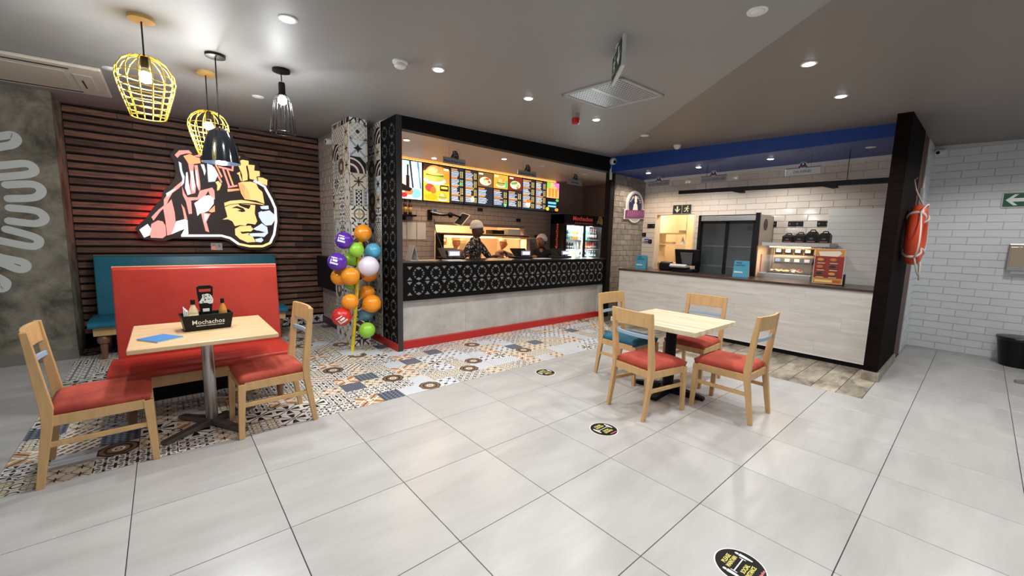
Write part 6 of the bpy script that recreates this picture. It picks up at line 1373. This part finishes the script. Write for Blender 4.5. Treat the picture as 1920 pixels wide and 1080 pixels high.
for c, p, r, label, pr in BAL:
    p = Vector(p); q = on_pole(p.z - 0.1 if p.z > 0.3 else p.z - 0.05); d = (p - q).normalized()
    t = thing('balloon', p, label, 'balloon', 'balloons on the yellow stand')
    mb = MB(); prof = [(1e-5, r * 1.02)] + [(r * math.sin(PI * k / 16), r * 1.02 * math.cos(PI * k / 16)) for k in range(1, 13)] + [(r * 0.5, -r * 0.88), (r * 0.24, -r * 1.08), (r * 0.09, -r * 1.19), (r * 0.1, -r * 1.26), (1e-5, -r * 1.26)]
    mb.lathe(prof, 28)
    o = part(mb, 'skin', M('balloon_' + c, BC[c], 0.22, coat=0.25), t, 0, True, world=False); o.rotation_euler = d.to_track_quat('Z', 'Y').to_euler()
    part(MB().tube([p - d * r * 1.2, q], 0.0045, 6), 'stick', m_stick, t, 0, True)
    if pr:                                                        # small white printed mark facing the room
        n = Vector((-0.55 if c != 'red' else -0.25, -0.8, 0.25 if c != 'red' else -0.1)).normalized(); ux = n.cross(Vector((0, 0, 1))).normalized() * -1; uy = n.cross(ux) * -1
        mb = MB(); mb.uv = 1
        def onb(u, v):
            w = n * math.sqrt(max(0.02, 1 - u * u - v * v)) + ux * u + uy * v; return tuple(w.normalized() * r * 1.03)
        ang = -0.6 if c == 'red' else 0.25; ca, sa = math.cos(ang), math.sin(ang)
        def quadp(x0, y0, x1, y1):
            N = 4
            for i in range(N):
                for j in range(N):
                    Q = [(x0 + (x1 - x0) * a / N, y0 + (y1 - y0) * b / N) for a, b in ((i, j), (i + 1, j), (i + 1, j + 1), (i, j + 1))]
                    mb.face([onb(x * ca - y * sa, x * sa + y * ca) for x, y in Q])
        quadp(-0.42, 0.22, 0.42, 0.4); quadp(-0.18, -0.1, 0.3, 0.1); quadp(-0.4, -0.1, -0.28, 0.2); quadp(-0.45, -0.34, 0.2, -0.24)
        part(mb, 'printed_mark', m_wht, t, 0, False, world=False)

# ------------------------------------------------------------------ floor stickers
for k, (x, y, label) in enumerate(((2.10, -2.12, 'round black distance sticker at the bottom edge of the photo'), (2.703, -0.92, 'round black distance sticker near the chair at the right table'), (3.29, 0.293, 'round black distance sticker nearest the mosaic floor'))):
    t = thing('floor_sticker', (x, y, 0.0002), label, 'sticker', 'round social distance floor stickers')
    part(MB().lathe([(0.108, 0.0), (0.108, 0.0012), (0.001, 0.0012)], 40), 'border', m_wht, t, world=False)
    part(MB().lathe([(0.102, 0.0012), (0.102, 0.002), (0.001, 0.002)], 40), 'disc', m_dark, t, world=False)
    my = M('yellow_print', (236, 228, 120), 0.5)
    for s, yy in (('PLEASE', 0.060), ('MAINTAIN', 0.036), ('SOCIAL', -0.022), ('DISTANCE', -0.046)):
        lettering(s, 0.026, my, t, frame((0.0, yy, 0.002), (1, 0, 0), (0, 1, 0)), 0.0004, 0.0005, width=0.086 if len(s) > 6 else 0.068)
    cv = Canvas(0.0002); W = (238, 238, 236)
    cv.line([(-0.05, 0.008), (0.05, 0.008)], 0.005, W)
    for sx in (-1, 1):
        cv.line([(sx * 0.05, 0.022), (sx * 0.05, -0.006)], 0.004, W); cv.ell(sx * 0.068, 0.04, 0.007, 0.009, W, 10)
        cv.poly([(sx * 0.068 - 0.009, 0.03), (sx * 0.068 + 0.009, 0.03), (sx * 0.068 + 0.008, 0.0), (sx * 0.068 + 0.004, -0.028), (sx * 0.068 - 0.004, -0.028), (sx * 0.068 - 0.008, 0.0)], W)
    cv.obj('pictogram', print_mat('print'), t, Matrix.Translation((0, 0, 0.0021)))
    lettering('Mochachos', 0.016, M('pink_print', (222, 120, 130), 0.5), t, frame((0.018, -0.08, 0.002), (1, 0, 0), (0, 1, 0)), 0.0004, 0.0006, width=0.075)

# ------------------------------------------------------------------ right wall items
lr = thing('life_ring', (6.68, -2.16, 1.6), 'orange life ring with white rope hung on the dark timber panel', 'life ring')
m_or = M('orange_foam', (216, 72, 38), 0.45)
part(MB().tube([(0.27 * math.cos(2 * PI * k / 40), 0, 0.27 * math.sin(2 * PI * k / 40)) for k in range(40)], 0.068, 16, closed=True), 'ring', m_or, lr, 0, True, world=False)
m_rope = M('white_rope', (222, 214, 200), 0.8)
pts = []
for q in range(4):
    a0 = PI / 4 + q * PI / 2
    for k in range(9): a = a0 + k / 8 * PI / 2; rr = 0.345 + 0.05 * math.sin(PI * k / 8); pts.append((rr * math.cos(a), -0.03 - 0.035 * math.sin(PI * k / 8), rr * math.sin(a) - 0.06 * math.sin(PI * k / 8)))
part(MB().tube(pts, 0.008, 8, closed=True), 'grab_rope', m_rope, lr, 0, True, world=False)
for q in range(4):
    a = PI / 4 + q * PI / 2; c = Vector((0.27 * math.cos(a), 0, 0.27 * math.sin(a))); d = Vector((math.cos(a), 0, math.sin(a)))
    part(MB().tube([c + (d * math.cos(b) + Vector((0, 1, 0)) * math.sin(b)) * 0.071 for b in [2 * PI * k / 16 for k in range(16)]], 0.014, 6, closed=True), 'strap', m_rope, lr, 0, True, world=False)
part(MB().tube([(0, -0.02, 0.33), (0.01, 0.05, 0.5), (0.02, 0.075, 0.62), (-0.01, 0.05, 0.5), (-0.04, -0.02, 0.34)], 0.006, 6), 'hanging_cord', m_rope, lr, 0, True, world=False)
part(MB().tube([(0.02, 0.09, 0.63), (0.02, 0.06, 0.63), (0.02, 0.055, 0.645)], 0.005, 6), 'hook', m_steel, lr, 0, True, world=False)
part(MB().tube([(-0.08, -0.07, -0.3), (-0.075, -0.075, -0.42), (-0.03, -0.075, -0.5), (0.03, -0.07, -0.44), (0.05, -0.06, -0.3)], 0.009, 8), 'rope_loop', m_rope, lr, 0, True, world=False)
gb = thing('grey_conduit_box', (7.62, -2.062, 1.93), 'slim grey box on the timber jamb behind the life ring', 'junction box')
part(MB().box(-0.05, 0.05, -0.035, 0.0, 0, 0.29), 'box', M('grey_plastic', (150, 150, 148), 0.5), gb, 0.006, world=False)
part(MB().box(-0.04, 0.04, -0.042, -0.035, 0.04, 0.25), 'cover', M('grey_plastic_light', (170, 170, 168), 0.5), gb, 0.004, world=False)
gs = thing('arrow_sign', (8.53, -2.95, 2.1), 'green arrow exit sign on the white tiled wall', 'sign')
part(MB().box(-0.012, 0.0, -0.2, 0.195, -0.1, 0.098), 'frame', m_alu, gs, 0.004, world=False)
cv = Canvas(); cv.rect(-0.18, -0.085, 0.18, 0.085, (22, 90, 66)); fg = (236, 240, 236)
cv.poly([(-0.16, 0.0), (-0.09, 0.07), (-0.055, 0.07), (-0.1, 0.022), (0.0, 0.022), (0.0, -0.022), (-0.1, -0.022), (-0.055, -0.07), (-0.09, -0.07)], fg)
cv.rect(0.035, -0.06, 0.042, 0.06, fg); cv.ell(0.12, 0.055, 0.014, 0.014, fg, 10); cv.poly([(0.09, 0.035), (0.13, 0.035), (0.12, -0.02), (0.085, -0.015)], fg); cv.line([(0.1, -0.015), (0.13, -0.035), (0.12, -0.07)], 0.014, fg); cv.line([(0.1, -0.015), (0.085, -0.045), (0.055, -0.045)], 0.014, fg)
cv.obj('sign_face', print_mat('print'), gs, frame((-0.0125, 0.0, 0.0), (0, -1, 0), (0, 0, 1)))
pd = thing('towel_dispenser', (8.53, -3.05, 1.2), 'steel paper towel dispenser on the white tiled wall', 'dispenser')
part(MB().box(-0.1, 0.0, -0.17, 0.165, 0.0, 0.34), 'case', m_steel, pd, 0.008, world=False)
part(MB().box(-0.104, -0.1, -0.15, 0.145, 0.06, 0.3), 'cover', M('warm_steel', (196, 176, 150), 0.3, metal=0.8), pd, 0.004, world=False)
part(MB().box(-0.06, -0.05, -0.12, 0.12, -0.04, 0.0), 'paper_towel', m_wht, pd, 0, world=False)
bn = thing('waste_bin', (8.33, -3.11, 0), 'black waste bin standing at the white tiled wall', 'bin')
part(MB().lathe([(0.001, 0.01), (0.14, 0.01), (0.15, 0.0), (0.155, 0.01), (0.2, 0.34), (0.205, 0.37), (0.195, 0.37), (0.185, 0.33), (0.14, 0.03), (0.001, 0.03)], 28), 'bucket', m_blackpl, bn, 0, AUTO, world=False)
part(MB().lathe([(0.207, 0.33), (0.21, 0.372), (0.2, 0.374)], 28), 'bag_rim', M('bin_liner', (12, 12, 13), 0.3), bn, 0, True, world=False)
pt = thing('pedestal_table', (7.42, -3.42, 0), 'steel foot of a table just entering the right edge', 'table')
for a in range(4):
    an = math.atan2(0.36, -0.13) + a * PI / 2; d = Vector((math.cos(an), math.sin(an), 0)); n = Vector((-d.y, d.x, 0))
    A = [n * 0.04, -n * 0.04, d * 0.38 - n * 0.028, d * 0.38 + n * 0.028]
    part(MB().raw([(p.x, p.y, 0) for p in A] + [(p.x, p.y, z) for p, z in zip(A, (0.07, 0.07, 0.03, 0.03))], [(0, 3, 2, 1), (4, 5, 6, 7), (0, 1, 5, 4), (1, 2, 6, 5), (2, 3, 7, 6), (3, 0, 4, 7)]), 'foot', M('grey_steel', (150, 150, 152), 0.4, metal=0.5), pt, 0.005, world=False)
part(MB().lathe([(0.035, 0.04), (0.035, 0.7)], 16), 'pedestal', m_steel, pt, 0, AUTO, world=False)
part(MB().lathe([(0.001, 0.7), (0.26, 0.7), (0.27, 0.715), (0.26, 0.73), (0.001, 0.73)], 32), 'tabletop', m_beech, pt, 0, AUTO, world=False)
# ------------------------------------------------------------------ people
m_hair = M('dark_hair', (26, 20, 18), 0.7)
m_eye = M('eye_white', (220, 212, 204), 0.4); m_lip = M('lips', (110, 60, 52), 0.6)
def floral(name):
    m, nt, b = new_mat(name); MATS[name] = m
    tc = nt.nodes.new('ShaderNodeTexCoord'); v = nt.nodes.new('ShaderNodeTexVoronoi'); v.inputs['Scale'].default_value = 24; nt.links.new(tc.outputs['Object'], v.inputs['Vector'])
    f = NV(nt, v.outputs['Distance']); n = nt.nodes.new('ShaderNodeTexNoise'); n.inputs['Scale'].default_value = 40; nt.links.new(tc.outputs['Object'], n.inputs['Vector'])
    g = f + NV(nt, n.outputs['Fac']) * 0.5
    nt.links.new(mixc(nt, g.lt(0.6), lin((34, 28, 30)), lin((176, 160, 150))), b.inputs['Base Color']); b.inputs['Roughness'].default_value = 0.8
    return m
def person(x, y, H, face, label, top, legs, skin, rh, lh, lean=(0, 0, 0), headturn=0.0, hat=None, hair=None, z0=0.0, extra=None, bulk=1.0, hs=1.0):
    """one continuous skinned body; rh / lh = (elbow, wrist, fingertip direction) in world space; face = heading of the chest"""
    s = H / 1.72; t = thing('person', (x, y, z0), label, 'person', rz=face - PI / 2)
    inv = Matrix.Rotation(-(face - PI / 2), 3, 'Z')
    L = lambda p: (inv @ (Vector(p) - Vector((x, y, z0)))) / s
    lx, ly, lz = lean
    V = []; E = []; R = []; Z = []                               # verts, edges, radii, zone
    def v(p, r, zone, par=None):
        k = bulk if zone == 'top' else 1.0; r = r if isinstance(r, tuple) else (r, r); V.append(Vector(p)); R.append((r[0] * k, r[1] * k)); Z.append(zone)
        if par is not None: E.append((par, len(V) - 1))
        return len(V) - 1
    pel = v((0, 0, 0.95), (0.15, 0.115), 'legs')
    wst = v((lx * 0.3, ly * 0.3, 1.09), (0.135, 0.105), 'top', pel); chs = v((lx * 0.7, ly * 0.7, 1.28), (0.155, 0.115), 'top', wst); upc = v((lx, ly, 1.39 - lz), (0.12, 0.09), 'top', chs)
    nk = v((lx, ly + 0.005, 1.475 - lz), 0.052, 'skin', upc); hd0 = Vector((lx, ly + 0.02, 1.53 - lz))
    h1 = v(hd0, (0.062, 0.066), 'skin', nk); h2 = v(hd0 + Vector((0, 0.008, 0.06)), (0.074, 0.085), 'skin', h1); h3 = v(hd0 + Vector((0, 0.0, 0.125)), (0.074, 0.088), 'skin', h2); h4 = v(hd0 + Vector((0, -0.008, 0.172)), (0.04, 0.048), 'skin', h3)
    for sx, (el, wr, fd) in ((1, rh), (-1, lh)):
        sh = v((lx + sx * 0.165, ly, 1.385 - lz), 0.068, 'top', upc); e, w = L(el), L(wr)
        am = v(Vector((lx + sx * 0.18, ly, 1.36 - lz)).lerp(e, 0.5), 0.056, 'top', sh); eb = v(e, 0.046, 'top', am); fm_ = v(e.lerp(w, 0.5), 0.042, 'top', eb); wj = v(w, 0.028, 'skin', fm_)
        fd = (inv @ Vector(fd)).normalized(); side = fd.cross(Vector((0, 0, 1))).normalized() * sx
        palm = v(w + fd * 0.05, (0.036, 0.02), 'skin', wj)
        for k, (o, ln) in enumerate(((-0.027, 0.062), (-0.009, 0.074), (0.009, 0.07), (0.026, 0.055))):
            a = v(w + fd * 0.088 + side * o, 0.0105, 'skin', palm); b_ = v(w + fd * (0.088 + ln * 0.55) + side * o * 1.15 + Vector((0, 0, -0.012)), 0.0088, 'skin', a); v(w + fd * (0.088 + ln) + side * o * 1.2 + Vector((0, 0, -0.034)), 0.0072, 'skin', b_)
        th = v(w + fd * 0.04 - side * 0.045, 0.0115, 'skin', palm); v(w + fd * 0.082 - side * 0.06 + Vector((0, 0, -0.012)), 0.0085, 'skin', th)
    for sx in (1, -1):
        hp_ = v((sx * 0.092, 0, 0.9), 0.098, 'legs', pel); kn = v((sx * 0.1, 0.015, 0.5), 0.063, 'legs', hp_); cf_ = v((sx * 0.1, 0.0, 0.32), 0.06, 'legs', kn); an = v((sx * 0.1, -0.01, 0.09), 0.04, 'legs', cf_); v((sx * 0.1, 0.06, 0.045), (0.042, 0.04), 'shoe', an); v((sx * 0.105, 0.15, 0.032), (0.04, 0.03), 'shoe', len(V) - 1)
    me = bpy.data.meshes.new('body'); me.from_pydata([tuple(p * s) for p in V], E, []); o = bpy.data.objects.new('body', me); COL.objects.link(o)
    md = o.modifiers.new('skin', 'SKIN'); md.use_smooth_shade = True; md.branch_smoothing = 0.6; o.modifiers.new('sub', 'SUBSURF').levels = 2
    for k, r in enumerate(R): me.skin_vertices[0].data[k].radius = (r[0] * s, r[1] * s)
    me.skin_vertices[0].data[pel].use_root = True
    dg = bpy.context.evaluated_depsgraph_get(); bm_ = bpy.data.meshes.new_from_object(o.evaluated_get(dg)); bpy.data.objects.remove(o)
    order = ['skin', 'top', 'legs', 'shoe']; bm_.materials.clear()
    for m in (skin, top, legs, m_till): bm_.materials.append(m)
    segs = [(V[a] * s, V[b] * s, Z[b]) for a, b in E]
    for p in bm_.polygons:
        c = p.center; best = None
        for a, b, zn in segs:
            d = b - a; tt = max(0, min(1, (c - a).dot(d) / max(d.length_squared, 1e-9))); q = (a + d * tt - c).length
            if best is None or q < best[0]: best = (q, zn)
        p.material_index = order.index(best[1]); p.use_smooth = True
    body = add('body', bm_, None, t)
    # face and headwear, on the head centre, turned towards what the person looks at
    hc = (hd0 + Vector((0, 0.004, 0.085))) * s
    hdm = add('face', None, None, t); hdm.location = hc; hdm.rotation_euler = (0, 0, headturn); hdm.empty_display_size = 0.02; hdm.scale = (hs, hs, hs)
    def fp(mb, n, m, sm=True): return add(n, mb.mesh(n, 0, sm), m, hdm)
    fp(MB().ball((0, 0.012 * s, 0), 0.088 * s, 20, 14, (0.9, 1.03, 1.28)), 'head_form', skin)
    for sx in (-1, 1):
        fp(MB().ball((sx * 0.032 * s, 0.092 * s, 0.012 * s), 0.011 * s, 10, 8, (1.2, 0.6, 0.8)), 'eye', m_eye); fp(MB().ball((sx * 0.032 * s, 0.099 * s, 0.012 * s), 0.0055 * s, 8, 6), 'iris', m_hair)
        fp(MB().ball((sx * 0.034 * s, 0.094 * s, 0.032 * s), 0.016 * s, 8, 6, (1.2, 0.4, 0.28)), 'eyebrow', m_hair); fp(MB().ball((sx * 0.083 * s, 0.0, 0.0), 0.022 * s, 10, 8, (0.35, 0.8, 1.2)), 'ear', skin)
    fp(MB().ball((0, 0.104 * s, -0.016 * s), 0.014 * s, 10, 8, (0.9, 1.1, 1.5)), 'nose', skin); fp(MB().ball((0, 0.092 * s, -0.052 * s), 0.02 * s, 10, 6, (1.2, 0.5, 0.4)), 'mouth', m_lip)
    if hair: fp(MB().ball((0, -0.02 * s, 0.01 * s), 0.098 * s, 16, 12, (0.95, 1.0, 1.2)), 'hair', hair)
    if hat:
        kind, hm = hat
        if kind == 'beanie':
            prof = [(0.098 * s, 0.0), (0.104 * s, 0.005 * s), (0.104 * s, 0.03 * s), (0.1 * s, 0.035 * s), (0.098 * s, 0.06 * s), (0.08 * s, 0.1 * s), (0.045 * s, 0.128 * s), (0.001, 0.136 * s)]
            b = fp(MB().lathe(prof, 24, (0, 0, 0)), 'beanie', hm); b.location = (0, 0.0, 0.032 * s); b.scale = (0.9, 1.04, 1.0); b.rotation_euler = (0.12, 0, 0)
        elif kind == 'net':
            fp(MB().ball((0, -0.018 * s, 0.035 * s), 0.1 * s, 18, 12, (0.98, 1.05, 1.0)), 'hair_net', hm); fp(MB().tube([(0.095 * s * math.cos(a) * 0.96, -0.018 * s + 0.1 * s * math.sin(a), 0.05 * s + 0.02 * s * math.sin(a)) for a in [2 * PI * k / 24 for k in range(24)]], 0.006 * s, 6, closed=True), 'net_band', m_wht)
        else:
            b = fp(MB().lathe([(0.09 * s, 0.0), (0.094 * s, 0.02 * s), (0.088 * s, 0.06 * s), (0.05 * s, 0.09 * s), (0.001, 0.095 * s)], 22), 'cap', hm); b.location = (0, 0, 0.045 * s)
            fp(MB().prism([(-0.07 * s, 0.05 * s), (0.07 * s, 0.05 * s), (0.055 * s, 0.15 * s), (-0.055 * s, 0.15 * s)], 0.045 * s, 0.052 * s, lambda u, v_, d: (u, v_, d)), 'cap_peak', hm, False)
    if extra: extra(t, s, hdm)
    return t
sk1 = M('skin_dark', (96, 62, 48), 0.55); sk2 = M('skin_brown', (142, 92, 70), 0.55)
dark_tr = M('dark_trousers', (34, 34, 40), 0.8); m_wool = M('white_wool', (216, 212, 208), 0.9, bump=0.3, bscale=120)
def hood(t, s, hdm):
    part(MB().lathe([(0.085 * s, 1.40 * s), (0.1 * s, 1.43 * s), (0.088 * s, 1.475 * s), (0.07 * s, 1.5 * s), (0.062 * s, 1.48 * s), (0.07 * s, 1.42 * s)], 20), 'collar', MATS['floral_jacket'], t, 0, True, world=False)
person(4.22, 2.95, 1.66, -1.05, 'cashier in a white beanie and dark floral jacket behind the order counter', floral('floral_jacket'), dark_tr, sk1,
       ((4.5, 2.85, 1.12), (4.52, 2.62, 1.14), (0.2, -1, -0.1)) if False else ((3.93, 2.86, 1.13), (3.66, 2.66, 1.17), (-0.8, -0.55, -0.1)), ((4.55, 2.95, 1.08), (4.5, 2.68, 1.15), (0.0, -1, -0.05)),
       headturn=0.5, hat=('beanie', m_wool), extra=hood, bulk=1.18, hs=1.12)
m_blacktop = M('black_sweater', (20, 19, 21), 0.9)
person(5.72, 2.88, 1.5, -2.25, 'cashier in black with a white hair net by the middle till', m_blacktop, dark_tr, sk2,
       ((5.42, 2.84, 1.0), (5.3, 2.64, 1.14), (-0.5, -0.8, 0)), ((6.0, 2.85, 1.0), (5.92, 2.62, 1.14), (-0.1, -1, 0)), headturn=-0.5, hat=('net', M('hair_net', (196, 186, 178), 0.8)), hair=m_hair, bulk=1.3, hs=1.22)
m_vest = M('maroon_vest', (58, 34, 34), 0.8); m_cap = M('white_cap', (232, 220, 200), 0.7)
def bib(t, s, hdm):
    part(MB().prism([(-0.09, 1.02), (0.09, 1.02), (0.075, 1.36), (-0.075, 1.36)], 0.2, 0.212, lambda u, v_, d: (u * s, d * s, v_ * s)), 'apron_bib', m_wht, t, 0.003, world=False)
person(4.68, 4.3, 1.44, -2.0, 'cook in a maroon top and white cap leaning over the hatch', m_vest, dark_tr, sk2,
       ((4.42, 4.3, 1.12), (4.3, 4.08, 1.07), (-0.3, -1, 0)), ((4.95, 4.28, 1.08), (4.9, 4.05, 1.07), (0.0, -1, 0)), lean=(0.0, 0.1, 0.02), headturn=0.75, hat=('cap', m_cap), extra=bib, bulk=1.2, hs=1.1)
person(5.86, 4.4, 1.46, -0.35, 'cook in a grey top at the right of the hatch', M('grey_shirt', (84, 74, 80), 0.8), dark_tr, sk2,
       ((6.05, 4.2, 1.08), (6.2, 4.25, 1.05), (0.9, 0.1, 0)), ((5.98, 4.6, 1.08), (6.2, 4.6, 1.05), (1, 0, 0)), lean=(0.0, 0.12, 0.06), headturn=-0.2, hat=('cap', m_cap), bulk=1.25, hs=1.1)
